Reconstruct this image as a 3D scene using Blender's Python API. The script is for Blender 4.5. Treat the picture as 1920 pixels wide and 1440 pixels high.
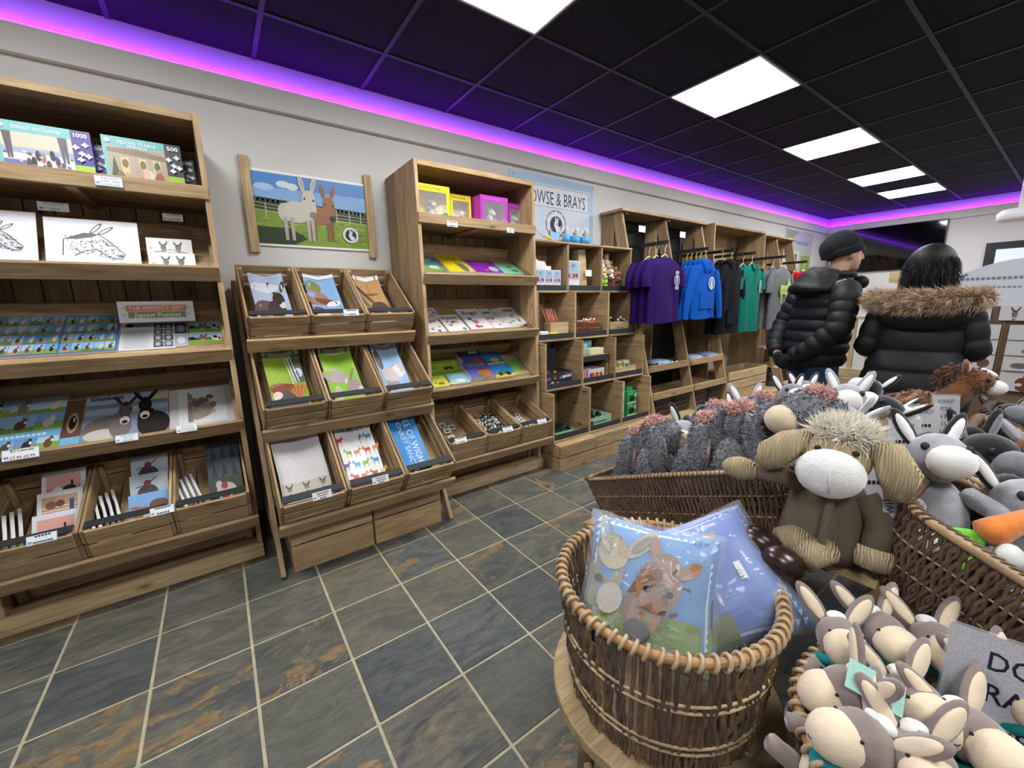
import bpy, bmesh, math, random
import numpy as np
from mathutils import Matrix, Vector, Euler, noise as mnoise
random.seed(7)
R = math.radians
SC = bpy.context.scene
COL = SC.collection
for _o in list(bpy.data.objects): bpy.data.objects.remove(_o)

# ------------------------------------------------------------------ camera
CAM_H = 1.283
F_PX = 762.94
YAW, PITCH, ROLL = R(35.5446), R(11.0088), R(-1.2092)
fw = Vector((math.sin(YAW)*math.cos(PITCH), math.cos(YAW)*math.cos(PITCH), -math.sin(PITCH)))
r0 = Vector((math.cos(YAW), -math.sin(YAW), 0)); u0 = r0.cross(fw)
cr = r0*math.cos(ROLL) + u0*math.sin(ROLL); cu = -r0*math.sin(ROLL) + u0*math.cos(ROLL)
cd = bpy.data.cameras.new('camera'); cam = bpy.data.objects.new('camera', cd); COL.objects.link(cam)
cd.sensor_fit = 'HORIZONTAL'; cd.sensor_width = 36.0; cd.lens = 36.0*F_PX/1920.0
cd.clip_start = 0.02; cd.clip_end = 60
cam.matrix_world = Matrix(((cr.x, cu.x, -fw.x, 0), (cr.y, cu.y, -fw.y, 0), (cr.z, cu.z, -fw.z, CAM_H), (0, 0, 0, 1)))
SC.camera = cam

def ray(px, py): return fw + cr*((px-960)/F_PX) + cu*((720-py)/F_PX)
def hit(px, py, axis, val):
    """world point where the line of sight of a photo pixel meets the plane axis=val"""
    d = ray(px, py); c = Vector((0, 0, CAM_H)); t = (val-c[axis])/d[axis]
    return c + d*t

# ------------------------------------------------------------------ world, light, exposure
w = bpy.data.worlds.new('world'); SC.world = w; w.use_nodes = True
w.node_tree.nodes['Background'].inputs[0].default_value = (0, 0, 0, 1)
w.node_tree.nodes['Background'].inputs[1].default_value = 0.0
SC.view_settings.view_transform = 'Standard'; SC.view_settings.look = 'None'
SC.view_settings.gamma = 1.0; SC.view_settings.use_curve_mapping = False
SC.view_settings.exposure = 0.2
PANEL_E = 30.0      # emission strength of the ceiling light panels
LED_E = 42.0         # emission strength of the violet LED strip

# ------------------------------------------------------------------ materials
def s2l(c): return c/12.92 if c <= 0.04045 else ((c+0.055)/1.055)**2.4
def hx(h, a=1.0):
    h = h.lstrip('#'); return tuple(s2l(int(h[i:i+2], 16)/255) for i in (0, 2, 4)) + (a,)
MATS = {}
class NT:
    def __init__(s, name):
        s.m = bpy.data.materials.new(name); s.m.use_nodes = True; s.t = s.m.node_tree
        s.b = s.t.nodes['Principled BSDF']; s.out = s.t.nodes['Material Output']
    def n(s, typ, **kw):
        nd = s.t.nodes.new('ShaderNode'+typ)
        for k, v in kw.items():
            if k in nd.inputs.keys(): nd.inputs[k].default_value = v
            else: setattr(nd, k, v)
        return nd
    def l(s, a, b): s.t.links.new(a, b)
    def ramp(s, fac, stops):
        nd = s.t.nodes.new('ShaderNodeValToRGB'); e = nd.color_ramp.elements
        while len(e) < len(stops): e.new(0.5)
        for i, (p, c) in enumerate(stops): e[i].position = p; e[i].color = c
        if fac is not None: s.l(fac, nd.inputs[0])
        return nd.outputs[0]
    def mix(s, fac, a, b, blend='MIX'):
        nd = s.t.nodes.new('ShaderNodeMix'); nd.data_type = 'RGBA'; nd.blend_type = blend
        for i, v in ((0, fac), (6, a), (7, b)):
            if hasattr(v, 'links') or hasattr(v, 'is_output'): s.l(v, nd.inputs[i])
            else: nd.inputs[i].default_value = v
        return nd.outputs[2]
    def coords(s, scale=(1, 1, 1), rnd=True, rot=(0, 0, 0), kind='Object'):
        tc = s.n('TexCoord'); mp = s.n('Mapping'); mp.inputs['Scale'].default_value = scale
        mp.inputs['Rotation'].default_value = rot
        src = tc.outputs[kind]
        if rnd:
            oi = s.n('ObjectInfo'); m1 = s.n('Math', operation='MULTIPLY'); m1.inputs[1].default_value = 37.0
            s.l(oi.outputs['Random'], m1.inputs[0]); va = s.n('VectorMath', operation='ADD')
            s.l(src, va.inputs[0]); s.l(m1.outputs[0], va.inputs[1]); src = va.outputs[0]
        s.l(src, mp.inputs['Vector']); return mp.outputs['Vector']
    def noise(s, vec, scale, detail=3, rough=0.5, dist=0.0):
        nd = s.n('TexNoise'); nd.inputs['Scale'].default_value = scale; nd.inputs['Detail'].default_value = detail
        nd.inputs['Roughness'].default_value = rough; nd.inputs['Distortion'].default_value = dist
        s.l(vec, nd.inputs['Vector']); return nd.outputs['Fac']
    def bump(s, h, strength, dist=0.002):
        nd = s.n('Bump'); nd.inputs['Strength'].default_value = strength; nd.inputs['Distance'].default_value = dist
        s.l(h, nd.inputs['Height']); s.l(nd.outputs['Normal'], s.b.inputs['Normal'])

def mat(name, col, rough=0.6, var=0.0, vscale=20, bump=0.0, bscale=60, metal=0.0, spec=0.4, sheen=0.0, coat=0.0):
    if name in MATS: return MATS[name]
    k = NT(name); c = hx(col) if isinstance(col, str) else col
    k.b.inputs['Roughness'].default_value = rough; k.b.inputs['Metallic'].default_value = metal
    k.b.inputs['Specular IOR Level'].default_value = spec; k.b.inputs['Coat Weight'].default_value = coat
    if sheen: k.b.inputs['Sheen Weight'].default_value = sheen; k.b.inputs['Sheen Roughness'].default_value = 0.5
    v = k.coords()
    if var:
        f = k.noise(v, vscale, 3)
        c2 = tuple(min(1, x*(1+var)) for x in c[:3])+(1,); c1 = tuple(x*(1-var) for x in c[:3])+(1,)
        k.l(k.ramp(f, [(0.3, c1), (0.7, c2)]), k.b.inputs['Base Color'])
    else: k.b.inputs['Base Color'].default_value = c
    if bump: k.bump(k.noise(v, bscale, 3), bump, 0.004)
    MATS[name] = k.m; return k.m

def wood(name, dark, mid, light, rough=0.62):
    k = NT(name)
    oi = k.n('ObjectInfo')
    v = k.coords((1.3, 11, 11))
    g1 = k.noise(v, 3.0, 5, 0.6, 0.8)
    v2 = k.coords((0.9, 60, 60)); g2 = k.noise(v2, 4.0, 3, 0.6, 0.2)
    c = k.ramp(g1, [(0.28, hx(dark)), (0.5, hx(mid)), (0.75, hx(light))])
    c2 = k.ramp(g2, [(0.3, (0.72, 0.7, 0.66, 1)), (0.65, (1.06, 1.06, 1.06, 1))])
    c = k.mix(1.0, c, c2, 'MULTIPLY')
    vk = k.coords((2.6, 7, 7)); vo = k.n('TexVoronoi'); vo.inputs['Scale'].default_value = 1.25
    k.l(vk, vo.inputs['Vector'])
    kn = k.ramp(vo.outputs['Distance'], [(0.045, (0.22, 0.15, 0.09, 1)), (0.10, (0.75, 0.68, 0.6, 1)), (0.16, (1, 1, 1, 1))])
    c = k.mix(0.85, c, kn, 'MULTIPLY')
    tone = k.ramp(oi.outputs['Random'], [(0.0, (0.74, 0.72, 0.70, 1)), (0.5, (1, 1, 1, 1)), (1.0, (1.22, 1.2, 1.16, 1))])
    c = k.mix(1.0, c, tone, 'MULTIPLY')
    k.l(c, k.b.inputs['Base Color']); k.b.inputs['Roughness'].default_value = rough
    k.b.inputs['Specular IOR Level'].default_value = 0.3
    k.bump(g2, 0.25, 0.002); MATS[name] = k.m; return k.m

WOOD = wood('rustic_wood', '#8a7052', '#a88c68', '#c0a680')
WOODB = WOOD; WOODD = WOOD      # one and the same wood: what lies in shade is left to the light
WOODP = wood('pale_wood', '#a98d68', '#c2a87f', '#d4bd98')

def mk_slate():
    k = NT('slate'); oi = k.n('ObjectInfo')
    def rnd(m):
        x = k.n('Math', operation='MULTIPLY'); x.inputs[1].default_value = m; k.l(oi.outputs['Random'], x.inputs[0])
        y = k.n('Math', operation='FRACT'); k.l(x.outputs[0], y.inputs[0]); return y.outputs[0]
    A = k.ramp(oi.outputs['Random'], [(0.0, hx('#373b3d')), (0.25, hx('#4b4d4a')), (0.5, hx('#3f4446')), (0.75, hx('#54534a')), (1.0, hx('#43484b'))])
    B = k.ramp(rnd(7.31), [(0.0, hx('#666253')), (0.3, hx('#565a58')), (0.55, hx('#716a56')), (0.8, hx('#5f6360')), (1.0, hx('#776a52'))])
    v = k.coords((1, 2.8, 1), True, (0, 0, R(30)))
    a = k.noise(v, 4.2, 7, 0.66, 1.6); b = k.noise(v, 24, 6, 0.7, 0.9)
    c = k.mix(k.ramp(a, [(0.40, (0, 0, 0, 1)), (0.52, (0.55, 0.55, 0.55, 1)), (0.64, (1, 1, 1, 1))]), A, B)
    v3 = k.coords((1, 1.7, 1), True, (0, 0, R(12))); a3 = k.noise(v3, 4.0, 6, 0.66, 1.1)
    rust = k.ramp(a3, [(0.53, (0, 0, 0, 1)), (0.56, (1, 1, 1, 1))]); few = k.ramp(rnd(13.7), [(0.55, (0, 0, 0, 1)), (0.72, (0.75, 0.75, 0.75, 1))])
    c = k.mix(k.mix(1.0, rust, few, 'MULTIPLY'), c, k.ramp(b, [(0.3, hx('#7a6142')), (0.7, hx('#94784f'))]))
    st = k.ramp(b, [(0.22, (0.55, 0.56, 0.58, 1)), (0.5, (1, 1, 1, 1)), (0.8, (1.55, 1.5, 1.42, 1))])
    c = k.mix(1.0, c, st, 'MULTIPLY')
    k.l(c, k.b.inputs['Base Color'])
    rr = k.n('MapRange'); k.l(b, rr.inputs[0]); rr.inputs[3].default_value = 0.34; rr.inputs[4].default_value = 0.62
    k.l(rr.outputs[0], k.b.inputs['Roughness']); k.b.inputs['Specular IOR Level'].default_value = 0.35
    ad = k.n('Math', operation='ADD'); k.l(a, ad.inputs[0]); k.l(b, ad.inputs[1])
    k.bump(ad.outputs[0], 0.6, 0.004); MATS['slate'] = k.m; return k.m
SLATE = mk_slate()

def mk_print():
    k = NT('printed'); a = k.n('Attribute'); a.attribute_name = 'Col'
    v = k.coords((1, 1, 1), False); f = k.noise(v, 240, 2)
    st = k.ramp(f, [(0.3, (0.66, 0.66, 0.66, 1)), (0.7, (0.86, 0.86, 0.86, 1))])
    k.l(k.mix(1.0, a.outputs['Color'], st, 'MULTIPLY'), k.b.inputs['Base Color'])
    k.b.inputs['Roughness'].default_value = 0.4; k.b.inputs['Specular IOR Level'].default_value = 0.35
    MATS['printed'] = k.m; return k.m
PRINT = mk_print()

def emis(name, col, strength):
    k = NT(name); k.b.inputs['Base Color'].default_value = (0.8, 0.8, 0.8, 1)
    k.b.inputs['Emission Color'].default_value = col; k.b.inputs['Emission Strength'].default_value = strength
    MATS[name] = k.m; return k.m

def clear(name, col='#ffffff', rough=0.05, alpha=0.25, bump=0.0, bscale=30, spec=0.6):
    k = NT(name); k.b.inputs['Base Color'].default_value = hx(col); k.b.inputs['Roughness'].default_value = rough
    k.b.inputs['Alpha'].default_value = alpha; k.b.inputs['Specular IOR Level'].default_value = spec
    if bump: k.bump(k.noise(k.coords(), bscale, 2, 0.5, 1.0), bump, 0.01)
    MATS[name] = k.m; return k.m

# ------------------------------------------------------------------ objects
WM = {}       # world matrix of every object, so children can be placed in world space
def link(o, M, parent=None):
    COL.objects.link(o); WM[o] = M
    if parent is not None:
        o.parent = parent; o.matrix_basis = WM[parent].inverted() @ M
    else: o.matrix_basis = M
    return o
def T(x, y, z): return Matrix.Translation((x, y, z))
def RX(a): return Matrix.Rotation(R(a), 4, 'X')
def RY(a): return Matrix.Rotation(R(a), 4, 'Y')
def RZ(a): return Matrix.Rotation(R(a), 4, 'Z')
def SCL(x, y, z): return Matrix.Diagonal((x, y, z, 1))
I4 = Matrix.Identity(4)
def tag(o, label, cat, group=None):
    o['label'] = label; o['category'] = cat
    if group: o['group'] = group
    return o
def thing(name, M, label, cat, group=None):
    o = bpy.data.objects.new(name, None); o.empty_display_size = 0.05
    link(o, M); return tag(o, label, cat, group)
def struct(o): o['kind'] = 'structure'; return o
def obj(name, me, M=I4, parent=None, mt=None):
    o = bpy.data.objects.new(name, me)
    if mt is not None and not me.materials: me.materials.append(mt)
    elif mt is not None and me.materials and me.materials[0] is not mt:
        me2 = me.copy(); me2.materials.clear(); me2.materials.append(mt); o.data = me2
    return link(o, M, parent)
def clone(root, M, label=None, group=None):
    """copy of a thing with its parts and sub-parts; the copies share mesh data"""
    c = root.copy(); COL.objects.link(c); c.matrix_basis = M; WM[c] = M
    if label: c['label'] = label
    if group: c['group'] = group
    for ch in root.children:
        k = ch.copy(); COL.objects.link(k); k.parent = c; k.matrix_basis = ch.matrix_basis.copy(); WM[k] = M @ k.matrix_basis
        for g in ch.children:
            q = g.copy(); COL.objects.link(q); q.parent = k; q.matrix_basis = g.matrix_basis.copy()
    return c

# ------------------------------------------------------------------ mesh helpers
BOXC = {}
def box_mesh(lx, ly, lz, mt, c=None):
    """box with chamfered edges, centred, real size in its mesh"""
    key = (round(lx, 4), round(ly, 4), round(lz, 4), mt.name, c)
    if key in BOXC: return BOXC[key]
    if c is None: c = min(0.0025, 0.2*min(lx, ly, lz))
    a = [lx/2, ly/2, lz/2]; vs = []; idx = {}
    for sx in (-1, 1):
        for sy in (-1, 1):
            for sz in (-1, 1):
                s = (sx, sy, sz)
                for ax in range(3):
                    p = [s[i]*(a[i] if i == ax else a[i]-c) for i in range(3)]
                    idx[(s, ax)] = len(vs); vs.append(p)
    fs = []
    for ax in range(3):
        o1, o2 = [i for i in range(3) if i != ax]
        for s in (-1, 1):
            q = []
            for (p, r) in ((-1, -1), (1, -1), (1, 1), (-1, 1)):
                t = [0, 0, 0]; t[ax] = s; t[o1] = p; t[o2] = r; q.append(idx[(tuple(t), ax)])
            fs.append(q)
    for ax in range(3):
        o1, o2 = [i for i in range(3) if i != ax]
        for p in (-1, 1):
            for r in (-1, 1):
                t1 = [0, 0, 0]; t1[o1] = p; t1[o2] = r; t2 = list(t1); t1[ax] = -1; t2[ax] = 1
                t1 = tuple(t1); t2 = tuple(t2)
                fs.append([idx[(t1, o1)], idx[(t2, o1)], idx[(t2, o2)], idx[(t1, o2)]])
    for sx in (-1, 1):
        for sy in (-1, 1):
            for sz in (-1, 1): fs.append([idx[((sx, sy, sz), ax)] for ax in range(3)])
    me = bpy.data.meshes.new('box'); me.from_pydata(vs, [], fs)
    bm = bmesh.new(); bm.from_mesh(me); bmesh.ops.recalc_face_normals(bm, faces=bm.faces); bm.to_mesh(me); bm.free()
    me.materials.append(mt); BOXC[key] = me; return me
def pbox(name, x0, x1, y0, y1, z0, z1, parent=None, mt=None, F=I4):
    """axis-aligned box in frame F; the mesh's local X is its longest side, so grain runs along it"""
    mt = mt or WOOD; d = (x1-x0, y1-y0, z1-z0); c = ((x0+x1)/2, (y0+y1)/2, (z0+z1)/2)
    ax = max(range(3), key=lambda i: d[i])
    if ax == 0: Rm = I4; dd = d
    elif ax == 1: Rm = RZ(90); dd = (d[1], d[0], d[2])
    else: Rm = RY(-90); dd = (d[2], d[1], d[0])
    return obj(name, box_mesh(*dd, mt), F @ T(*c) @ Rm, parent)
def beam(name, a, b, wd, th, nrm, parent=None, mt=None):
    """plank from a to b; wd across, th along nrm"""
    a = Vector(a); b = Vector(b); x = (b-a).normalized(); n = Vector(nrm); n = (n - x*n.dot(x)).normalized(); y = n.cross(x)
    M = Matrix(((x.x, y.x, n.x, 0), (x.y, y.y, n.y, 0), (x.z, y.z, n.z, 0), (0, 0, 0, 1))); M.translation = (a+b)/2
    return obj(name, box_mesh((b-a).length, wd, th, mt or WOOD), M, parent)

class MB:
    """collects shapes into one mesh"""
    def __init__(s): s.v = []; s.f = []
    def add(s, vs, fs, M=None):
        o = len(s.v)
        s.v += [tuple(M @ Vector(p)) for p in vs] if M is not None else [tuple(p) for p in vs]
        s.f += [[i+o for i in q] for q in fs]; return s
    def box(s, x0, x1, y0, y1, z0, z1, M=None):
        return s.add([(x0, y0, z0), (x1, y0, z0), (x1, y1, z0), (x0, y1, z0), (x0, y0, z1), (x1, y0, z1), (x1, y1, z1), (x0, y1, z1)],
                     [(3, 2, 1, 0), (4, 5, 6, 7), (0, 1, 5, 4), (1, 2, 6, 5), (2, 3, 7, 6), (3, 0, 4, 7)], M)
    def tube(s, pts, rad, n=6, M=None, caps=True, closed=False):
        pts = [Vector(p) for p in pts]; m = len(pts); vs = []; fs = []
        rads = rad if hasattr(rad, '__len__') else [rad]*m
        up = Vector((0, 0, 1)); prev = None
        for i, p in enumerate(pts):
            if closed: t = pts[(i+1) % m]-pts[i-1]
            else: t = pts[min(i+1, m-1)]-pts[max(i-1, 0)]
            t.normalize()
            if prev is None:
                a = up if abs(t.dot(up)) < 0.9 else Vector((1, 0, 0)); e = (a-t*a.dot(t)).normalized()
            else:
                e = prev - t*prev.dot(t)
                e = e.normalized() if e.length > 1e-6 else t.orthogonal().normalized()
            prev = e; b = t.cross(e)
            for j in range(n):
                an = 2*math.pi*j/n; vs.append(p+(e*math.cos(an)+b*math.sin(an))*rads[i])
        for i in range(m if closed else m-1):
            i2 = (i+1) % m
            for j in range(n): fs.append((i*n+j, i*n+(j+1) % n, i2*n+(j+1) % n, i2*n+j))
        if caps and not closed: fs.append(tuple(reversed(range(n)))); fs.append(tuple((m-1)*n+j for j in range(n)))
        return s.add(vs, fs, M)
    def loft(s, rings, M=None, caps=True):
        """rings of equal point count joined by quads"""
        n = len(rings[0]); vs = [p for r_ in rings for p in r_]; fs = []
        for i in range(len(rings)-1):
            for j in range(n): fs.append((i*n+j, i*n+(j+1) % n, (i+1)*n+(j+1) % n, (i+1)*n+j))
        if caps: fs.append(tuple(reversed(range(n)))); fs.append(tuple((len(rings)-1)*n+j for j in range(n)))
        return s.add(vs, fs, M)
    def ell(s, c, r_, nu=16, nv=10, M=None, rot=None):
        """ellipsoid"""
        vs = []; fs = []; r_ = r_ if hasattr(r_, '__len__') else (r_,)*3
        L = T(*c) @ (rot if rot is not None else I4) @ SCL(*r_)
        if M is not None: L = M @ L
        for i in range(nv+1):
            th = math.pi*i/nv
            if i in (0, nv): vs.append((0, 0, math.cos(th))); continue
            for j in range(nu):
                ph = 2*math.pi*j/nu; vs.append((math.sin(th)*math.cos(ph), math.sin(th)*math.sin(ph), math.cos(th)))
        def id_(i, j): return 0 if i == 0 else (1+(nv-1)*nu if i == nv else 1+(i-1)*nu+j % nu)
        for i in range(nv):
            for j in range(nu):
                q = [id_(i, j), id_(i+1, j), id_(i+1, j+1), id_(i, j+1)]; q = list(dict.fromkeys(q))
                if len(q) > 2: fs.append(q)
        return s.add(vs, fs, L)
    def prism(s, pts, z0, z1, M=None):
        n = len(pts); vs = [(x, y, z0) for x, y in pts]+[(x, y, z1) for x, y in pts]
        fs = [tuple(reversed(range(n))), tuple(range(n, 2*n))]+[(i, (i+1) % n, n+(i+1) % n, n+i) for i in range(n)]
        return s.add(vs, fs, M)
    def lathe(s, prof, n=20, M=None):
        rings = [[(r_*math.cos(2*math.pi*j/n), r_*math.sin(2*math.pi*j/n), z) for j in range(n)] for r_, z in prof]
        return s.loft(rings, M)
    def mesh(s, mt, smooth=True, fix=True):
        me = bpy.data.meshes.new('m'); me.from_pydata(s.v, [], s.f)
        if fix:
            bm = bmesh.new(); bm.from_mesh(me); bmesh.ops.recalc_face_normals(bm, faces=bm.faces); bm.to_mesh(me); bm.free()
        if smooth: me.polygons.foreach_set('use_smooth', [True]*len(me.polygons))
        me.materials.append(mt); return me
    def obj(s, name, mt, M=I4, parent=None, smooth=True):
        return obj(name, s.mesh(mt, smooth), M, parent)

def voxel(me, size, smooth=6, disp=None, shade=True):
    """weld overlapping shapes into one continuous skin"""
    o = bpy.data.objects.new('tmp', me); COL.objects.link(o)
    m = o.modifiers.new('r', 'REMESH'); m.mode = 'VOXEL'; m.voxel_size = size; m.use_smooth_shade = True
    if smooth:
        q = o.modifiers.new('s', 'SMOOTH'); q.factor = 0.5; q.iterations = smooth
    dg = bpy.context.evaluated_depsgraph_get(); dg.update()
    me2 = bpy.data.meshes.new_from_object(o.evaluated_get(dg)); mats = list(me.materials)
    bpy.data.objects.remove(o)
    if not me2.materials:
        for mm in mats: me2.materials.append(mm)
    return me2

def fur_mesh(src, n, length, width, mt, flow=(0, 0, -0.4), spread=0.5, seed=1, M=None, curl=0.0):
    """thin tapering tufts growing from the faces of a mesh"""
    rg = np.random.RandomState(seed); src.calc_loop_triangles(); lt = src.loop_triangles
    co = np.empty(len(src.vertices)*3); src.vertices.foreach_get('co', co); co = co.reshape(-1, 3)
    tri = np.empty(len(lt)*3, int); lt.foreach_get('vertices', tri); tri = tri.reshape(-1, 3)
    A, B, C = co[tri[:, 0]], co[tri[:, 1]], co[tri[:, 2]]; nn = np.cross(B-A, C-A); ar = np.linalg.norm(nn, axis=1)
    nn = nn/np.maximum(ar, 1e-12)[:, None]; pk = rg.choice(len(ar), n, p=ar/ar.sum())
    u = rg.rand(n, 1); v = rg.rand(n, 1); fl = (u+v > 1); u = np.where(fl, 1-u, u); v = np.where(fl, 1-v, v)
    P = A[pk]+(B[pk]-A[pk])*u+(C[pk]-A[pk])*v; N = nn[pk]
    D = N*0.75+np.array(flow)+rg.randn(n, 3)*spread*0.5; D /= np.linalg.norm(D, axis=1)[:, None]
    S = np.cross(D, rg.randn(n, 3)); S /= np.linalg.norm(S, axis=1)[:, None]
    L = length*(0.6+0.8*rg.rand(n, 1)); D2 = D+np.array(flow)*0.8+rg.randn(n, 3)*curl; D2 /= np.linalg.norm(D2, axis=1)[:, None]
    P0 = P-N*length*0.15; mid = P0+D*L*0.55; tip = mid+D2*L*0.5
    vs = np.stack([P0-S*width, P0+S*width, mid+S*width*0.75, mid-S*width*0.75, tip], 1).reshape(-1, 3)
    b = np.arange(n)[:, None]*5
    fs = [list(q) for q in (b+np.array([0, 1, 2, 3]))]+[list(q) for q in (b+np.array([3, 2, 4]))]
    me = bpy.data.meshes.new('fur'); me.from_pydata(vs.tolist(), [], fs); me.materials.append(mt)
    me.polygons.foreach_set('use_smooth', [True]*len(me.polygons)); return me

# ------------------------------------------------------------------ flat print (lettering, pictures)
TXT = {}
def text_mesh(s, bold=0.0):
    if (s, bold) in TXT: return TXT[(s, bold)]
    cu_ = bpy.data.curves.new('t', 'FONT'); cu_.body = s; cu_.offset = bold; cu_.resolution_u = 2
    o = bpy.data.objects.new('t', cu_); COL.objects.link(o)
    dg = bpy.context.evaluated_depsgraph_get(); dg.update()
    me = bpy.data.meshes.new_from_object(o.evaluated_get(dg)); bpy.data.objects.remove(o)
    vs = [(v.co.x, v.co.y) for v in me.vertices]; fs = [list(p.vertices) for p in me.polygons]
    xs = [v[0] for v in vs] or [0]; ys = [v[1] for v in vs] or [0]
    r_ = (vs, fs, min(xs), max(xs), min(ys), max(ys)); TXT[(s, bold)] = r_; return r_
EPS = 0.00018
class Art:
    """coloured flat shapes laid over each other like ink: coordinates 0..w, 0..h in metres"""
    def __init__(s, w, h, bg=None, sub=1):
        s.w = w; s.h = h; s.v = []; s.f = []; s.c = []; s.k = 0
        if bg: s.rect(0, 0, 1, 1, bg, sub)
    def _p(s, pts, fs, col):
        o = len(s.v); z = s.k*EPS; s.v += [(x*s.w, y*s.h, z) for x, y in pts]
        c = hx(col) if isinstance(col, str) else col
        for q in fs: s.f.append([i+o for i in q]); s.c.append(c)
        s.k += 1
    def same(s): s.k -= 1      # next shape on the same layer as the last
    def rect(s, x0, y0, x1, y1, col, sub=1):
        pts = [(x0+(x1-x0)*i/sub, y0+(y1-y0)*j/sub) for j in range(sub+1) for i in range(sub+1)]; n = sub+1
        s._p(pts, [(j*n+i, j*n+i+1, (j+1)*n+i+1, (j+1)*n+i) for j in range(sub) for i in range(sub)], col); return s
    def poly(s, pts, col): s._p(pts, [tuple(range(len(pts)))], col); return s
    def ell(s, x, y, rx, ry, col, rot=0, n=14):
        c, q = math.cos(R(rot)), math.sin(R(rot)); asp = s.w/s.h; pts = []
        for i in range(n):
            a = 2*math.pi*i/n; ex = rx*math.cos(a)*s.w; ey = ry*math.sin(a)*s.h
            pts.append((x+(ex*c-ey*q)/s.w, y+(ex*q+ey*c)/s.h))
        s._p(pts, [tuple(range(n))], col); return s
    def ring(s, x, y, rx, ry, th, col, n=20):
        pts = []
        for i in range(n):
            a = 2*math.pi*i/n; pts += [(x+rx*math.cos(a), y+ry*math.sin(a)), (x+(rx-th)*math.cos(a), y+(ry-th*ry/rx)*math.sin(a))]
        s._p(pts, [(2*i, (2*i+2) % (2*n), (2*i+3) % (2*n), 2*i+1) for i in range(n)], col); return s
    def text(s, t, x, y, hgt, col, width=None, bold=0.0, rot=0, center=True):
        if t.startswith('~'):      # lettering too small to read in the photograph: a row of ink dashes
            W = width or .5; n = max(2, len(t)-1); c, q = math.cos(R(rot)), math.sin(R(rot)); vs = []; fs = []
            for i in range(n):
                u0_ = (-W/2 if center else 0)+W*i/n; u1_ = u0_+W/n*.72; o = len(vs)
                for a_, b_ in ((u0_, .1*hgt), (u1_, .1*hgt), (u1_, .75*hgt), (u0_, .75*hgt)): vs.append((x+(a_*s.w*c-b_*s.h*q)/s.w, y+(a_*s.w*q+b_*s.h*c)/s.h))
                fs.append((o, o+1, o+2, o+3))
            s._p(vs, fs, col); return s
        vs, fs, x0, x1, y0, y1 = text_mesh(t, bold)
        if not vs: return s
        H_ = 0.73; ky = hgt*s.h/H_; kx = ky if width is None else width*s.w/max(1e-6, x1-x0)
        c, q = math.cos(R(rot)), math.sin(R(rot)); pts = []
        for (a, b) in vs:
            a = (a-(x0+x1)/2 if center else a-x0)*kx; b = b*ky
            pts.append((x+(a*c-b*q)/s.w, y+(a*q+b*c)/s.h))
        s._p(pts, fs, col); return s
    def line(s, pts, th, col):
        """stroke; th in units of width"""
        fs = []; vs = []
        for i in range(len(pts)-1):
            (xa, ya), (xb, yb) = pts[i], pts[i+1]; dx = (xb-xa)*s.w; dy = (yb-ya)*s.h; L = math.hypot(dx, dy) or 1e-6
            nx = -dy/L*th*s.w/2; ny = dx/L*th*s.w/2; o = len(vs)
            vs += [(xa+nx/s.w, ya+ny/s.h), (xa-nx/s.w, ya-ny/s.h), (xb-nx/s.w, yb-ny/s.h), (xb+nx/s.w, yb+ny/s.h)]; fs.append((o, o+1, o+2, o+3))
        s._p(vs, fs, col); return s
    def shape(s, pts, x, y, sx, sy, col, flip=False, rot=0):
        c, q = math.cos(R(rot)), math.sin(R(rot)); out = []
        for a, b in pts:
            a = (-a if flip else a)*sx*s.w; b = b*sy*s.h; out.append((x+(a*c-b*q)/s.w, y+(a*q+b*c)/s.h))
        s._p(out, [tuple(range(len(out)))], col); return s
    def mesh(s, warp=None, back=None):
        me = bpy.data.meshes.new('print'); vs = s.v
        if warp: vs = [warp(x, y, z+(.0014 if z > 0 else 0)) for x, y, z in vs]
        me.from_pydata(vs, [], s.f); at = me.color_attributes.new('Col', 'FLOAT_COLOR', 'CORNER')
        arr = np.concatenate([np.tile(np.array(c, np.float32), len(f)) for f, c in zip(s.f, s.c)]) if s.f else np.zeros(0)
        at.data.foreach_set('color', arr); me.materials.append(PRINT); return me
    def obj(s, name, M, parent=None, warp=None): return obj(name, s.mesh(warp), M, parent)
DONK = [(-.46, .30), (-.40, .36), (-.1, .33), (.18, .34), (.30, .52), (.33, .74), (.38, .55), (.43, .72), (.45, .52), (.60, .36), (.58, .28), (.50, .28), (.38, .36), (.30, .14), (.24, .06), (.24, -.45), (.17, -.45), (.16, -.06), (-.22, -.04), (-.26, -.22), (-.27, -.45), (-.34, -.45), (-.36, -.12), (-.44, .06), (-.52, -.10)]
def a_head(a, x, y, sx, sy, fur='#7a6656', muz='#e8e0d4', dark='#2a221e', flip=False):
    """front view of a donkey's head with long ears"""
    f = -1 if flip else 1
    a.ell(x-f*sx*.42, y+sy*.72, sx*.17, sy*.46, fur, 24*f); a.ell(x+f*sx*.42, y+sy*.72, sx*.17, sy*.46, fur, -24*f)
    a.ell(x-f*sx*.42, y+sy*.72, sx*.09, sy*.34, dark, 24*f); a.ell(x+f*sx*.42, y+sy*.72, sx*.09, sy*.34, dark, -24*f)
    a.ell(x, y+sy*.12, sx*.45, sy*.42, fur); a.ell(x, y-sy*.25, sx*.33, sy*.55, fur)
    a.ell(x, y-sy*.58, sx*.31, sy*.26, muz); a.ell(x, y-sy*.68, sx*.2, sy*.11, dark)
    a.ell(x-sx*.29, y+sy*.1, sx*.07, sy*.07, dark); a.ell(x+sx*.29, y+sy*.1, sx*.07, sy*.07, dark)
    a.ell(x, y+sy*.5, sx*.2, sy*.16, dark)
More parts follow.
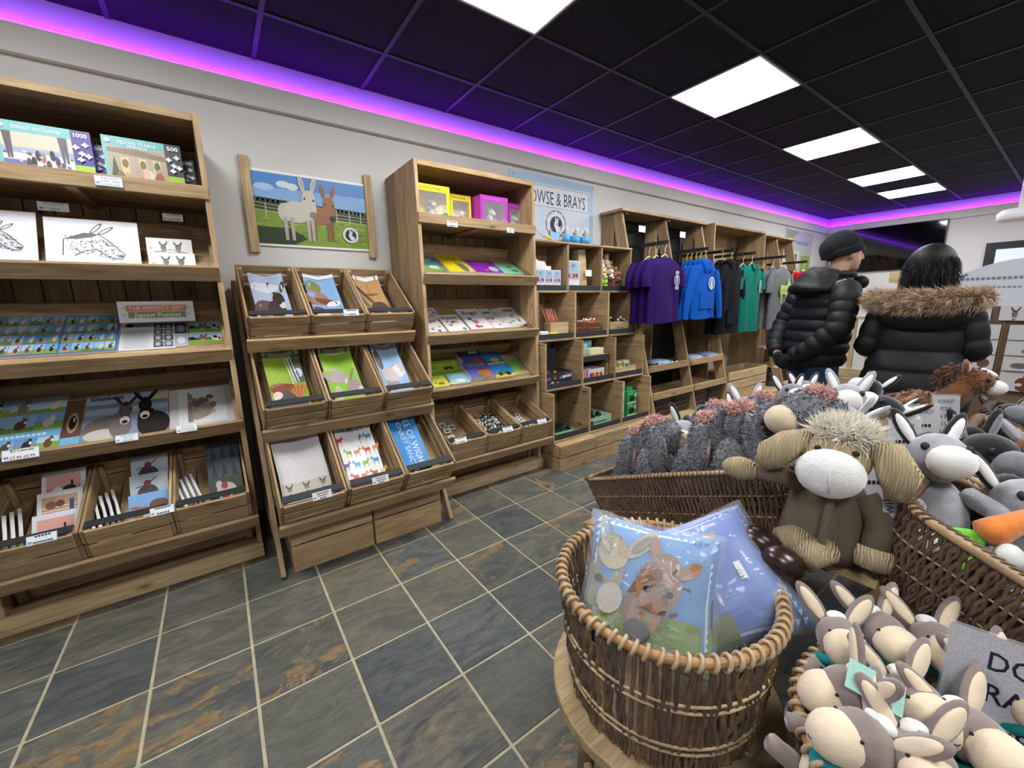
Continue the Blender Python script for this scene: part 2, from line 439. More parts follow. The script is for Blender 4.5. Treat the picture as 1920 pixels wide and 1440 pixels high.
def a_logo(a, x, y, r_, navy='#20294a', ring=True):
    """round sanctuary badge: white ring, navy disc, white donkey head"""
    asp = a.w/a.h; ry = r_*asp
    if ring: a.ell(x, y, r_*1.38, ry*1.38, '#eef0f2', n=22)
    a.ell(x, y, r_, ry, navy, n=22)
    a.ell(x-r_*.05, y-ry*.1, r_*.32, ry*.5, '#eef0f2', 12); a.ell(x-r_*.1, y+ry*.55, r_*.12, ry*.38, '#eef0f2', 5)
    a.ell(x+r_*.22, y+ry*.5, r_*.12, ry*.38, '#eef0f2', -12); a.ell(x+r_*.28, y-ry*.55, r_*.42, ry*.34, '#eef0f2', 30)
    a.ell(x-r_*.02, y+ry*.02, r_*.07, ry*.1, navy)

# ================================================================== the room
ZC = 2.685; YW = 2.97; XB = 9.28; YR = -3.2; XR = -2.6
WALL = mat('wall_paint', '#cfcbc6', 0.75, 0.02, 3, 0.05, 90)
TRIMW = mat('trim_paint', '#d3cfca', 0.6)
GROUT = mat('grout', '#aca286', 0.9, 0.12, 30, 0.2, 200)
CTILE = mat('ceiling_tile_black', '#08080a', 0.9, 0.2, 80, 0.1, 300)
TBAR = mat('ceiling_bar', '#2c2930', 0.55)
BLACK = mat('matt_black', '#161617', 0.55, 0.1, 40)
DGREY = mat('dark_grey_rail', '#2b2c2e', 0.6, 0.08, 30)
WHITE = mat('white_plastic', '#e6e6e4', 0.4)
PAPER = mat('paper_white', '#dedcd8', 0.6)
METAL = mat('steel', '#b8b8ba', 0.3, metal=1.0)
DMETAL = mat('dark_steel', '#2a2a2c', 0.4, metal=0.6)
PURPLE = emis('violet_led', (0.22, 0.0, 1.0, 1), LED_E)
PANEL = emis('panel_light', (0.96, 0.98, 1.0, 1), PANEL_E)

def S(name, x0, x1, y0, y1, z0, z1, mt): return struct(obj(name, MB().box(x0, x1, y0, y1, z0, z1).mesh(mt, False)))
FL = S('floor', XR-.1, XB+.1, YR-.1, YW+.1, -0.08, -0.004, GROUT)
def proj(p):
    d = Vector(p)-Vector((0, 0, CAM_H)); z = d.dot(fw)
    return (960+F_PX*d.dot(cr)/z, 720-F_PX*d.dot(cu)/z, z) if z > 0.05 else (0, 0, -1)
GX0, GY0, GT = 0.253, 2.0116, 0.3
cells = []
for i in range(-10, 31):
    for j in range(-4, 18):
        x0, x1 = max(XR, GX0+i*GT), min(XB, GX0+(i+1)*GT); y1, y0 = min(YW, GY0-j*GT), max(YR, GY0-(j+1)*GT)
        if x1-x0 < .03 or y1-y0 < .03: continue
        px, py, z = proj(((x0+x1)/2, (y0+y1)/2, 0))
        vis = z > 0 and -140 < px < 2060 and -100 < py < 1560
        cells.append((0 if vis else 1, abs(z) if z > 0 else 99, x0, x1, y0, y1))
cells.sort()
rest = MB()
for n, (v, z, x0, x1, y0, y1) in enumerate(cells):
    g = .0052
    if n < 300:
        t = obj('tile', box_mesh(x1-x0-2*g, y1-y0-2*g, .012, SLATE, .0012), T((x0+x1)/2, (y0+y1)/2, -.0063+random.uniform(-.0006, .0003)) @ RZ(random.choice((0, 180))), FL)
    else: rest.box(x0+g, x1-g, y0+g, y1-g, -.0125, -.0005)
o = obj('tile_field', rest.mesh(SLATE, False), I4, FL); o['kind'] = 'stuff'

CE = S('ceiling', XR-.1, XB+.1, YR-.1, YW+.12, ZC+.012, ZC+.1, CTILE)
CX0, CY0 = 1.563, 2.5126
# the row in view runs on one panel before the picture; a second row hangs on the camera's side: the photograph shows the
# floor crates lit from there, below the lip of the stand. No other lamps are built.
PANELS = [(k, r_) for r_ in (1, 5) for k in (-4, -1, 2, 5, 8, 10)]
for i in range(-7, 14):
    for j in range(-1, 10):
        x0, x1 = max(XR, CX0+i*.6), min(XB, CX0+(i+1)*.6); y1, y0 = min(YW+.02, CY0-j*.6), max(YR, CY0-(j+1)*.6)
        if x1-x0 < .02 or y1-y0 < .02 or (i, j) in PANELS: continue
        obj('ceiling_tile', box_mesh(x1-x0-.004, y1-y0-.004, .01, CTILE, .001), T((x0+x1)/2, (y0+y1)/2, ZC+.006), CE)
for i in range(-6, 14):
    x = CX0+i*.6
    if XR < x < XB: pbox('ceiling_bar', x-.012, x+.012, YR, YW, ZC-.004, ZC, CE, TBAR)
for j in range(-0, 10):
    y = CY0-j*.6
    if YR < y < YW: pbox('ceiling_bar', XR, XB, y-.012, y+.012, ZC-.0045, ZC-.0005, CE, TBAR)
for n, (i, j) in enumerate(PANELS):
    x = CX0+(i+.5)*.6; y = CY0-(j+.5)*.6
    names = {-4: 'over the jigsaw shelf', -1: 'over the tea towel stand', 2: 'over the cubby unit', 5: 'over the hoodies', 8: 'second from the far wall', 10: 'closest to the far wall'}
    off = '_offscreen' if i == -4 or j == 5 else ''
    t = thing('ceiling_light'+off, T(x, y, ZC-.006), ('square ceiling light panel ' if j == 1 else 'ceiling light panel of the row away from the shelves, ')+names[i], 'ceiling light', 'ceiling light panels')
    fr = MB(); a = .296
    for (p, q, r_, s_) in ((-a, a, -a, -a+.012), (-a, a, a-.012, a), (-a, -a+.012, -a+.012, a-.012), (a-.012, a, -a+.012, a-.012)): fr.box(p, q, r_, s_, -.002, .012)
    fr.obj('frame'+off, WHITE, WM[t], t, False)
    obj('diffuser'+off, MB().box(-a+.013, a-.013, -a+.013, a-.013, 0, .008).mesh(PANEL, False), WM[t], t)

S('wall_left', XR-.1, XB+.1, YW, YW+.1, 0, ZC+.1, WALL)
S('wall_back', XB, XB+.1, YR-.1, YW, 0, ZC+.1, WALL)
S('wall_right', XR-.1, XB, YR-.1, YR, 0, ZC+.1, WALL)
S('wall_rear', XR-.1, XR, YR, YW, 0, ZC+.1, WALL)
S('trim_1', XR, XB-.001, YW-.04, YW-.0005, 2.425, 2.545, TRIMW)
S('trim_2', XB-.04, XB-.0005, YR, YW-.04, 2.425, 2.545, TRIMW)
for nm, a, lab in (('led_strip', (XR, XB-.05, YW-.04, YW-.026), 'glowing violet LED strip along the top of the shelf wall'), ('led_strip', (XB-.04, XB-.026, YR, YW-.05), 'glowing violet LED strip along the top of the far wall')):
    o = obj(nm, MB().box(*a, 2.5455, 2.552).mesh(PURPLE, False)); tag(o, lab, 'led strip')

# ================================================================== shelving builders
SIDEM = Matrix(((0, 0, -1, 0), (0, 1, 0, 0), (1, 0, 0, 0), (0, 0, 0, 1)))       # local (along, across, thick) -> (z, y, -x)
def slab(name, pts, th, M, parent, mt=None): return obj(name, MB().prism(pts, -th/2, th/2).mesh(mt or WOOD, False), M, parent)
def side_panel(x, parent, yb0, yt0, yend, z1, n=3, z0=0.0, th=.022):
    """side wall of upright planks whose front edge leans back"""
    w_ = (yend-yt0)/n
    for k in range(n):
        if k == 0: pts = [(z0, yb0), (z1, yt0), (z1, yt0+w_-.003), (z0, yt0+w_-.003)]
        else: pts = [(z0, yt0+k*w_), (z1, yt0+k*w_), (z1, yt0+(k+1)*w_-.003), (z0, yt0+(k+1)*w_-.003)]
        slab('side_plank', pts, th, T(x, 0, 0) @ SIDEM, parent)
def crate(M, w_, d, h, label, group, rail=True, ns=2):
    """slatted crate: local origin at the middle of its top front edge, y runs back, z up"""
    t = thing('slatted_crate', M @ T(0, d/2, -h), label, 'crate', group); g_ = .0105; s = (h-g_*(ns-1))/ns; a = w_/2; e = .011
    for k in range(ns):
        z0 = -h+k*(s+g_); z1 = z0+s
        for sx in (-1, 1): pbox('end_strip', min(sx*a, sx*(a-.0135)), max(sx*a, sx*(a-.0135)), .008, e, z0, z1, t, WOODD, M)
        pbox('front_slat', -a+.014, a-.014, 0, e, z0, z1, t, WOOD, M); pbox('back_slat', -a+e, a-e, d-e, d, z0, z1+.0, t, WOODB, M)
        for sx in (-1, 1): pbox('side_slat', min(sx*a, sx*(a-e)), max(sx*a, sx*(a-e)), e+.0005, d, z0, z1, t, WOOD, M)
    nf = 4; fwid = (w_-2*e)/nf
    for k in range(nf): pbox('floor_slat', -a+e+k*fwid+.001, -a+e+(k+1)*fwid-.003, e, d-e, -h, -h+.010, t, WOOD, M)
    for sx in (-1, 1):
        for y0 in (e+.0005, d-e-.0305): pbox('corner_post', min(sx*(a-e-.001), sx*(a-e-.021)), max(sx*(a-e-.001), sx*(a-e-.021)), y0, y0+.03, -h+.011, -.004, t, WOODB, M)
    if rail: pbox('price_rail', -a+.014, a-.014, -.021, .021, -.004, .004, t, DGREY, M @ T(0, .038, .004) @ RX(-12))
    return t
def price_label(M, art_lines, label, w_=.075, h=.034, group='small price labels', blue=True):
    t = thing('price_label', M, label, 'label', group)
    obj('card', box_mesh(w_, .0016, h, WHITE, .0003), M, t)
    a = Art(w_, h, '#7fb4d8' if blue else '#f2f2ee'); a.rect(.02, .05, .98, .95, '#f4f4f2')
    a_logo(a, .12, .28, .06, ring=False)
    n = len(art_lines)
    for k, s_ in enumerate(art_lines): a.text(s_, .55, .72-k*(.62/max(1, n-1)) if n > 1 else .4, .5/max(2, n), '#222226', width=min(.66, .09*len(s_)))
    a.obj('print', M @ T(-w_/2, -.0012, -h/2) @ RX(90), t); return t

def lean_unit(x0, x1, label):
    t = thing('display_shelf', T((x0+x1)/2, 2.68, 0), label, 'shelf unit', 'tall leaning shelf units')
    for x in (x0+.011, x1-.011): side_panel(x, t, 2.395, 2.455, 2.955, 2.15, 3)
    a, b = x0+.023, x1-.023
    for k in range(3): pbox('top_board', a, b, 2.46+k*.165, 2.46+(k+1)*.165-.002, 2.126, 2.148, t, WOOD)
    pbox('top_rail', a, b, 2.452, 2.4595, 2.118, 2.149, t, WOOD)
    n = 9; wd = (b-a)/n
    for k in range(n):
        pbox('back_plank', a+k*wd+.003, a+(k+1)*wd-.003, 2.935, 2.952, .25, 2.12, t, WOODB)
    for k in range(3): pbox('shelf_board', a, b, 2.455+k*.16, 2.455+(k+1)*.16-.003, 1.806, 1.826, t, WOOD)
    pbox('shelf_lip', a-.02, b+.02, 2.432, 2.4525, 1.786, 1.845, t, WOOD)
    pbox('shelf_batten', (a+b)/2-.02, (a+b)/2+.02, 2.46, 2.93, 1.786, 1.805, t, WOODB)
    for (yl, zl) in TRAYS:
        Fm = tray_frame((x0+x1)/2, yl, zl); ha = (b-a)/2-.004
        pbox('tray_lip', -ha-.02, ha+.02, -.02, -.001, -.072, 0, t, WOOD, Fm)
        for k in range(3): pbox('tray_board', -ha, ha, .001+k*.131, .129+k*.131, -.062, -.047, t, WOOD, Fm)
        pbox('tray_back', -ha, ha, .394, .412, -.062, .03, t, WOODB, Fm)
        for sx in (-1, 1): pbox('tray_side', sx*ha-.009, sx*ha+.009, .0, .392, -.045, -.004, t, WOOD, Fm)
    Fm = row_frame((x0+x1)/2); ha = (b-a)/2
    pbox('crate_lip', -ha-.02, ha+.02, -.028, -.008, -.2, -.138, t, WOOD, Fm)
    for k in range(3): pbox('crate_shelf', -ha, ha, -.007+k*.15, .14+k*.15, -.17, -.155, t, WOOD, Fm)
    for k in range(2): pbox('bearer', -ha, ha, .05+k*.3, .09+k*.3, -.21, -.172, t, WOODB, Fm)
    pbox('plinth_board', x0-.002, x1+.002, 2.37, 2.394, 0, .078, t, WOODP)
    pbox('plinth_top', a, b, 2.3955, 2.50, .055, .075, t, WOOD)
    pbox('plinth_riser', a, b, 2.50, 2.52, 0, .225, t, WOOD)
    for x in (a+.015, b-.045): pbox('plinth_post', x, x+.03, 2.4705, 2.499, .076, .235, t, WOODB)
    return t
TRAYS = [(2.412, 1.492), (2.410, 1.11), (2.405, .75)]
def tray_frame(x, y, z): return T(x, y, z) @ RX(29.5)
def row_frame(x): return T(x, 2.217, .424) @ RX(20.8)
U1X = (-.872, .052); U3X = (1.07, 1.985)
lean_unit(*U1X, 'tall wooden display shelf with jigsaws on top and calendars on its sloping trays')
lean_unit(*U3X, 'tall wooden display shelf with yellow and magenta toy boxes above picture books')
def row_crates(x0, x1, labels):
    w_ = (x1-x0-.05)/3
    for k in range(3): crate(row_frame(x0+.025+(k+.5)*w_), w_-.003, .46, .15, labels[k], 'crates in the bottom row of the tall shelves')
row_crates(*U1X, ['slatted crate of farm picture cards under the hanging calendar label', 'slatted crate of cow and donkey cards, middle of the jigsaw shelf', 'slatted crate of Christmas animal cards, next to the tea towel stand'])
row_crates(*U3X, ['slatted crate of small packets with yellow cards under the picture books', 'slatted crate heaped with black and white keyrings', 'slatted crate of pale magnets next to the cubby unit'])

# ---------------- stepped crate stand with tea towels
U2 = thing('crate_stand', T(.56, 2.5, 0), 'stepped wooden stand holding three rows of slanted tea towel crates', 'display stand')
for x in (.108, 1.012):
    sx = -1 if x < .5 else 1
    beam('front_leg', (x, 2.105, 0), (x, 2.875, 1.435), .07, .022, (1, 0, 0), U2)
    beam('rear_leg', (x, 2.935, 0), (x, 2.935, 1.43), .035, .022, (1, 0, 0), U2)
    for z, y0 in ((.12, 2.19), (.66, 2.47)): pbox('side_rail', x-.011, x+.011, y0, 2.915, z, z+.06, U2, WOODB)
TIER = [(2.39, 1.245), (2.178, .818), (1.945, .42)]
def tier_frame(x, k): return T(x, *TIER[k]) @ RX(35.5)
for k in range(3):
    Fm = tier_frame(.56, k)
    pbox('tier_lip', -.448, .448, -.034, -.015, -.195, -.116, U2, WOOD, Fm)
    for q in range(2): pbox('tier_board', -.438, .438, -.014+q*.2, .06+q*.2, -.195, -.183, U2, WOODB, Fm)
TT = ['brown donkey foal', 'two nuzzling horses', 'donkey with tan rug', 'bay horse with orange mane', 'grey donkey on green grass', 'white horse and sky', 'checked cotton', 'rainbow donkeys', 'bright blue cotton']
for k in range(3):
    for c in range(3):
        crate(tier_frame(.56+(c-1)*.293, k), .288, .5 if k < 2 else .488, .178, 'slanted slatted crate holding the %s tea towels' % TT[k*3+c], 'slanted crates on the stepped stand', ns=3)
def floor_crate(x0, x1, y0, y1, h, label, n=2):
    t = thing('floor_crate', T((x0+x1)/2, (y0+y1)/2, 0), label, 'crate', 'crates on the floor under the stepped stand'); s = h/n
    for k in range(n):
        z0 = k*s+.001; z1 = (k+1)*s-.008
        pbox('front_slat', x0, x1, y0, y0+.012, z0, z1, t); pbox('back_slat', x0, x1, y1-.012, y1, z0, z1, t, WOODB)
        for x in (x0, x1-.012): pbox('side_slat', x, x+.012, y0+.0125, y1-.0125, z0, z1, t, WOODB)
    for x in (x0+.0125, x1-.0375):
        for y in (y0+.0125, y1-.0375): pbox('corner_post', x, x+.025, y, y+.025, .001, h-.01, t, WOODB)
    return t
floor_crate(.158, .553, 2.104, 2.60, .288, 'empty slatted crate on the floor, under the checked tea towels')
floor_crate(.562, .957, 2.104, 2.60, .288, 'empty slatted crate on the floor, under the blue tea towels')

# ---------------- stepped cubby unit
CX = (2.018, 3.238); CW = (CX[1]-CX[0])/3
CROWS = [(2.287, .207, .603), (2.378, .603, .985), (2.468, .985, 1.372), (2.558, 1.372, 1.76)]
U4 = thing('cubby_unit', T(2.63, 2.6, 0), 'stepped wooden cubby unit with twelve open boxes full of small toys', 'shelf unit')
for k in range(3):
    x0 = CX[0]+k*CW
    for z0, z1 in ((0, .098), (.106, .19)): pbox('plinth_board', x0+.001, x0+CW-.001, 2.206, 2.226, z0, z1, U4)
    pbox('plinth_top', x0+.001, x0+CW-.001, 2.206, 2.36, .1905, .2065, U4)
for x in (CX[0], CX[1]-.02):
    for z0, z1 in ((0, .098), (.106, .19)): pbox('plinth_side', x, x+.02, 2.2265, 2.8, z0, z1, U4)
for (yf, z0, z1) in CROWS:
    yb = 2.84 if yf > 2.4 else yf+.42
    for k in range(4):
        x = CX[0]+k*CW
        if k == 0: pbox('end_board', x, x+.017, yf, yb, z0+.019, z1-.001, U4)
        elif k == 3: pbox('end_board', x-.017, x, yf, yb, z0+.019, z1-.001, U4)
        else: pbox('divider', x-.011, x+.011, yf, yb, z0+.019, z1-.001, U4)
    for k in range(3):
        x = CX[0]+k*CW
        pbox('cubby_floor', x+.0005, x+CW-.0005, yf-.001, yb, z0+.001, z0+.018, U4)
        for q in range(3):
            w_ = (CW-.03)/3; pbox('back_plank', x+.015+q*w_, x+.015+(q+1)*w_-.004, yb-.035, yb-.02, z0+.0185, z1-.002, U4, WOODB)
        pbox('price_rail', x+.018, x+CW-.018, yf+.002, yf+.008, z0+.019, z0+.062, U4, DGREY)
for k in range(3): pbox('top_board', CX[0]+k*CW, CX[0]+(k+1)*CW-.001, 2.552, 2.84, 1.7605, 1.778, U4)

# ---------------- clothes racks
def post_y(z): return 2.195+.2415*z
def ladder_rack(x0, x1, bays, label, panel, arms=()):
    t = thing('clothes_rack', T((x0+x1)/2, 2.6, 0), label, 'clothes rack'); bw = (x1-x0)/bays
    for k in range(bays+1):
        x = x0+k*bw
        beam('front_post', (x, post_y(0)+.06, 0), (x, post_y(2.13)+.06, 2.129), .115, .026, (1, 0, 0), t)
        pbox('rear_post', x-.013, x+.013, 2.815, 2.95, 0, 2.129, t)
    for k in range(bays):
        for q in range(2): pbox('top_board', x0-.05*(k == 0)+k*bw, x0+(k+1)*bw+.05*(k == bays-1)-.002, 2.665+q*.145, 2.665+(q+1)*.145-.003, 2.13, 2.155, t, WOODB)
        xa, xb = x0+k*bw+.014, x0+(k+1)*bw-.014
        pbox('top_cleat', xa+.02, xa+.06, 2.70, 2.9, 2.11, 2.1295, t, WOODB)
        for z in (.62, .36):
            y = post_y(z)
            pbox('tray_lip', xa, xb, y-.01, y+.01, z, z+.065, t)
            for q in range(3): pbox('tray_board', xa, xb, y+.0105+q*.13, y+.138+q*.13, z, z+.015, t, WOODB)
        pbox('base_top', xa-.014, xb+.014, 2.13, 2.36, .145, .165, t); pbox('base_board', xa-.014, xb+.014, 2.135, 2.155, 0, .144, t)
        if panel[k] == 'black': pbox('back_panel', xa, xb, 2.955, 2.965, .2, 2.128, t, BLACK)
        else:
            n = 5; w_ = (xb-xa)/n
            for q in range(n): pbox('back_plank', xa+q*w_+.002, xa+(q+1)*w_-.002, 2.952, 2.966, .2, 2.128, t, WOODB)
    for k in range(bays if x0 < 5 else 0):      # short upper arms with white size cards
        xm = x0+(k+.3)*bw; pbox('upper_arm', xm-.012, xm+.012, 2.64, 2.95, 1.965, 1.995, t, BLACK); pbox('size_card', xm-.05, xm+.05, 2.634, 2.639, 1.95, 2.01, t, WHITE)
    for (ax, az, yb) in arms:      # steel arms on which the hangers hang
        pbox('hanging_bracket', ax-.02, ax+.02, 2.925, 2.951, az-.1, az+.18, t, BLACK)
        pbox('hanging_arm', ax-.012, ax+.012, yb, 2.925, az-.016, az+.016, t, BLACK)
    return t
# garments: photo pixel of the neck, distance of the front one from the wall plane
NECK = {'purple': (1247, 479, 2.30), 'hoodie': (1322, 489, 2.30), 'navy': (1371, 490, 2.34), 'teal': (1410, 494, 2.34), 'grey': (1466, 499, 2.34), 'red': (1507, 507, 2.36)}
NP = {k: hit(v[0], v[1], 1, v[2]) for k, v in NECK.items()}
def arm(k): return (NP[k].x, NP[k].z+.115, NECK[k][2]-.03)
ladder_rack(3.27, 4.65, 2, 'A-frame wooden clothes rack with purple T-shirts and blue hoodies', ['black', 'black'], [arm('purple'), arm('hoodie')])
U6 = thing('clothes_cabinet', T(5.37, 2.7, 0), 'tall open wooden clothes cabinet with a slatted crate at its base, between two A-frame racks', 'cabinet')
for x in (4.745, 6.0): side_panel(x, U6, 2.56, 2.60, 2.955, 2.15, 3)
for k in range(2): pbox('top_board', 4.757, 5.988, 2.60+k*.178, 2.60+(k+1)*.178-.003, 2.126, 2.15, U6)
for k in range(9): pbox('back_plank', 4.76+k*.136, 4.76+k*.136+.131, 2.945, 2.96, .5, 2.12, U6, WOODB)
for k in range(6): pbox('side_slat', 4.757, 4.772, 2.62, 2.94, .5+k*.085, .57+k*.085, U6, WOODB)
pbox('base_board', 4.70, 6.02, 2.20, 2.22, 0, .12, U6); pbox('base_top', 4.70, 6.02, 2.2205, 2.6, .10, .12, U6)
for k in ('navy', 'teal'):
    ax, az, yb = arm(k); pbox('hanging_bracket', ax-.02, ax+.02, 2.925, 2.944, az-.1, az+.15, U6, BLACK); pbox('hanging_arm', ax-.012, ax+.012, yb, 2.925, az-.016, az+.016, U6, BLACK)
def big_crate(x0, x1, y0, y1, z0, h, label):
    t = thing('slatted_crate', T((x0+x1)/2, (y0+y1)/2, z0), label, 'crate'); s = h/3
    for k in range(3):
        a, b = z0+k*s+.001, z0+(k+1)*s-.014
        pbox('front_slat', x0, x1, y0, y0+.015, a, b, t, WOODP); pbox('back_slat', x0, x1, y1-.015, y1, a, b, t)
        for x in (x0, x1-.015): pbox('side_slat', x, x+.015, y0+.0155, y1-.0155, a, b, t)
    pbox('floor_board', x0+.016, x1-.016, y0+.016, y1-.016, z0+.002, z0+.015, t)
    return t
big_crate(4.76, 5.72, 2.31, 2.60, .121, .345, 'empty wide slatted crate at the foot of the clothes cabinet')
ladder_rack(6.08, 7.12, 2, 'A-frame wooden clothes rack with grey and red T-shirts, beside the far wall', ['wood', 'wood'], [arm('grey'), arm('red')])
# things on the wall
PB = thing('photo_board', T(.6, 2.955, 1.9), 'landscape photo board of a white and a brown donkey hung between two wooden battens', 'picture')
for xa, xb in ((.222, .272), (.922, .972)): pbox('batten', xa, xb, 2.944, 2.969, 1.622, 2.158, PB, WOODP)
pbox('panel', .262, .93, 2.958, 2.966, 1.665, 2.10, PB, WHITE)
a = Art(.66, .405, '#5b93d8', 6)
a.rect(0, .55, 1, .8, '#8db8e8', 1); a.ell(.26, .86, .06, .05, '#dfe9f4'); a.ell(.33, .84, .05, .05, '#e6eef6'); a.ell(.1, .8, .08, .05, '#b9d2ee'); a.ell(.86, .56, .08, .03, '#c5dbf0')
a.poly([(0, .66), (.2, .6), (.5, .56), (.8, .55), (1, .52), (1, .36), (.6, .4), (0, .46)], '#3c4a26')
for k in range(26): a.ell(.02+k*.04, .62-k*.003, .03, .035, random.choice(['#4a5a2c', '#37451f', '#55682f'])); a.same()
a.k += 1
a.poly([(0, .48), (.4, .45), (1, .40), (1, 0), (0, 0)], '#8aa637')
for k in range(70): a.ell(random.random(), random.uniform(.02, .4), .03, .012, random.choice(['#7b9a2e', '#9ab544', '#6f8c2a', '#a7bf55'])); a.same()
a.k += 1
for y in (.42, .47, .52): a.line([(0, y+.06), (.25, y+.02), (1, y-.04)], .005, '#c9c2b2')
for x in (.09, .7, .82, .93): a.rect(x, .38, x+.008, .58, '#cfc9b8')
a.poly([(0, .24), (.28, .24), (.42, .1), (.3, 0), (0, 0)], '#33421d')
def mini_donkey(a, x, y, s, c, c2, muz):
    a.ell(x-.1*s, y+.1*s, .15*s, .2*s, c); a.ell(x-.22*s, y+.08*s, .07*s, .17*s, c)
    for dx in (-.22, -.15, .02, .07): a.poly([(x+dx*s-.022*s, y), (x+dx*s+.022*s, y), (x+dx*s+.016*s, y-.42*s), (x+dx*s-.016*s, y-.42*s)], c2)
    a.ell(x+.03*s, y+.17*s, .09*s, .2*s, c)
    a.ell(x-.015*s, y+.62*s, .028*s, .15*s, c, 10); a.ell(x+.11*s, y+.62*s, .028*s, .15*s, c, -16); a.ell(x-.013*s, y+.62*s, .014*s, .1*s, c2, 10); a.ell(x+.11*s, y+.62*s, .014*s, .1*s, c2, -16)
    a.ell(x+.05*s, y+.37*s, .075*s, .15*s, c); a.ell(x+.075*s, y+.2*s, .052*s, .17*s, c); a.ell(x+.085*s, y+.07*s, .042*s, .065*s, muz)
    a.ell(x+.005*s, y+.36*s, .012*s, .02*s, '#2a221e'); a.ell(x+.1*s, y+.34*s, .012*s, .02*s, '#2a221e')
mini_donkey(a, .60, .38, .72, '#a8714a', '#8a5c3c', '#3c3230'); mini_donkey(a, .42, .40, .80, '#d9d2c4', '#bfb6a6', '#8d857c')
a_logo(a, .82, .2, .055)
a.obj('print', T(.266, 2.9575, 1.68) @ RX(90), PB)
SG = thing('wall_sign', T(2.64, 2.96, 2.1), 'pale blue wall sign reading BROWSE & BRAYS with a round donkey badge', 'sign')
obj('board', box_mesh(1.0, .008, .60, mat('sign_blue', '#a9c6e4', 0.25)), T(2.64, 2.965, 2.095), SG)
a = Art(.98, .58, '#b3cde8', 1); a.ell(.5, .05, .5, .25, '#c9dcf0'); a.rect(.04, .05, .95, .9, '#dbe4f0')
a.rect(.055, .575, .935, .875, '#1f2c4c'); a.rect(.06, .58, .93, .87, '#e8ecf4')
a.text('BROWSE & BRAYS', .49, .615, .2, '#15151c', width=.8)
a.ell(.51, .33, .125, .125*.98/.58, '#eef1f6', n=28); a.ring(.51, .33, .125, .125*.98/.58, .006, '#20294a', 28)
for k, ch in enumerate('THE ISLE OF WIGHT'):
    an = R(200-k*13.6); a.text(ch, .51+.103*math.cos(an), .33+.103*.98/.58*math.sin(an), .045, '#20294a', rot=math.degrees(an)-90)
for k, ch in enumerate('DONKEY SANCTUARY'):
    an = R(215+k*7.6); a.text(ch, .51+.115*math.cos(an), .33+.115*.98/.58*math.sin(an), .04, '#20294a', rot=math.degrees(an)+90)
a_logo(a, .51, .33, .075, ring=False)
for x in (.02, .98):
    for y in (.04, .96): a.ell(x, y, .006, .01, '#44506a')
a.obj('print', T(2.15, 2.9605, 1.805) @ RX(90), SG)
PO = thing('wall_poster', T(8.1, 2.96, 1.8), 'green and white information poster on the shelf wall near the corner pipe', 'poster')
obj('board', box_mesh(1.1, .01, 1.0, mat('poster_grey', '#c9cac6', .3)), T(8.08, 2.963, 1.9), PO)
a = Art(1.06, .96, '#c3cbb4'); a.rect(0, .8, .4, 1, '#9db55e'); a.rect(.3, .72, .95, .93, '#c4c5d4'); a.text('~follow', .62, .77, .09, '#8a8aa6', width=.5, bold=.02)
a.rect(.05, .1, .5, .66, '#e6e6e2'); a.rect(.28, .4, .45, .62, '#6a6a70'); a.rect(.6, .1, .95, .6, '#93b04f')
for y in (.2, .3, .4, .5): a.rect(.08, y, .24, y+.03, '#8a8a90')
a.obj('print', T(7.55, 2.9575, 1.42) @ RX(90), PO)

# ================================================================== goods on the tall shelves
def on_frame(px, py, Fm, zoff):
    """where a line of sight meets the plane z=zoff of a tilted frame, in that frame's own coordinates"""
    Fi = Fm.inverted(); o = Fi @ Vector((0, 0, CAM_H)); d = Fi.to_3x3() @ ray(px, py); t = (zoff-o.z)/d.z
    p = o+d*t; return p.x, p.y
def rnd_photo(a, x0, y0, x1, y1, rg):
    """one little animal snapshot"""
    sky = rg.choice(['#7fb0e6', '#9cc3ea', '#6a9fdc', '#b9d3ea']); gr = rg.choice(['#86a844', '#9aa64e', '#b7a273', '#6d8b3a', '#8f9a6a'])
    fur = rg.choice(['#5b4636', '#3a2f2a', '#d9d2c6', '#8d7a68', '#6e4a34']); W = x1-x0; H = y1-y0
    a.rect(x0, y0, x1, y1, sky); a.rect(x0, y0, x1, y0+H*rg.uniform(.25, .5), gr)
    cx = x0+W*rg.uniform(.35, .65); cy = y0+H*.42
    a.ell(cx, cy, W*.2, H*.26, fur); a.ell(cx+W*.12, cy+H*.22, W*.1, H*.16, fur)
    a.ell(cx+W*.06, cy+H*.4, W*.025, H*.13, fur, 10); a.ell(cx+W*.17, cy+H*.4, W*.025, H*.13, fur, -12); a.ell(cx+W*.16, cy+H*.14, W*.06, H*.08, '#efe9df')
def photo_grid(a, nx, ny, x0, y0, x1, y1, seed, gap=.008):
    rg = random.Random(seed)
    for j in range(ny):
        for i in range(nx):
            k0 = a.k; rnd_photo(a, x0+(x1-x0)*i/nx+gap/2, y0+(y1-y0)*j/ny+gap/2, x0+(x1-x0)*(i+1)/nx-gap/2, y0+(y1-y0)*(j+1)/ny-gap/2, rg); a.k = k0
    a.k += 8; return a
def sheet(name, M, w_, h, th, art, label, cat, group=None, body=None):
    """flat printed thing: local origin bottom left of its back face, z out of its printed face"""
    t = thing(name, M, label, cat, group)
    obj('body', box_mesh(w_, h, th, body or PAPER, min(.0008, th*.2)), M @ T(w_/2, h/2, th/2), t)
    art.obj('print', M @ T(0, 0, th+.0002), t); return t
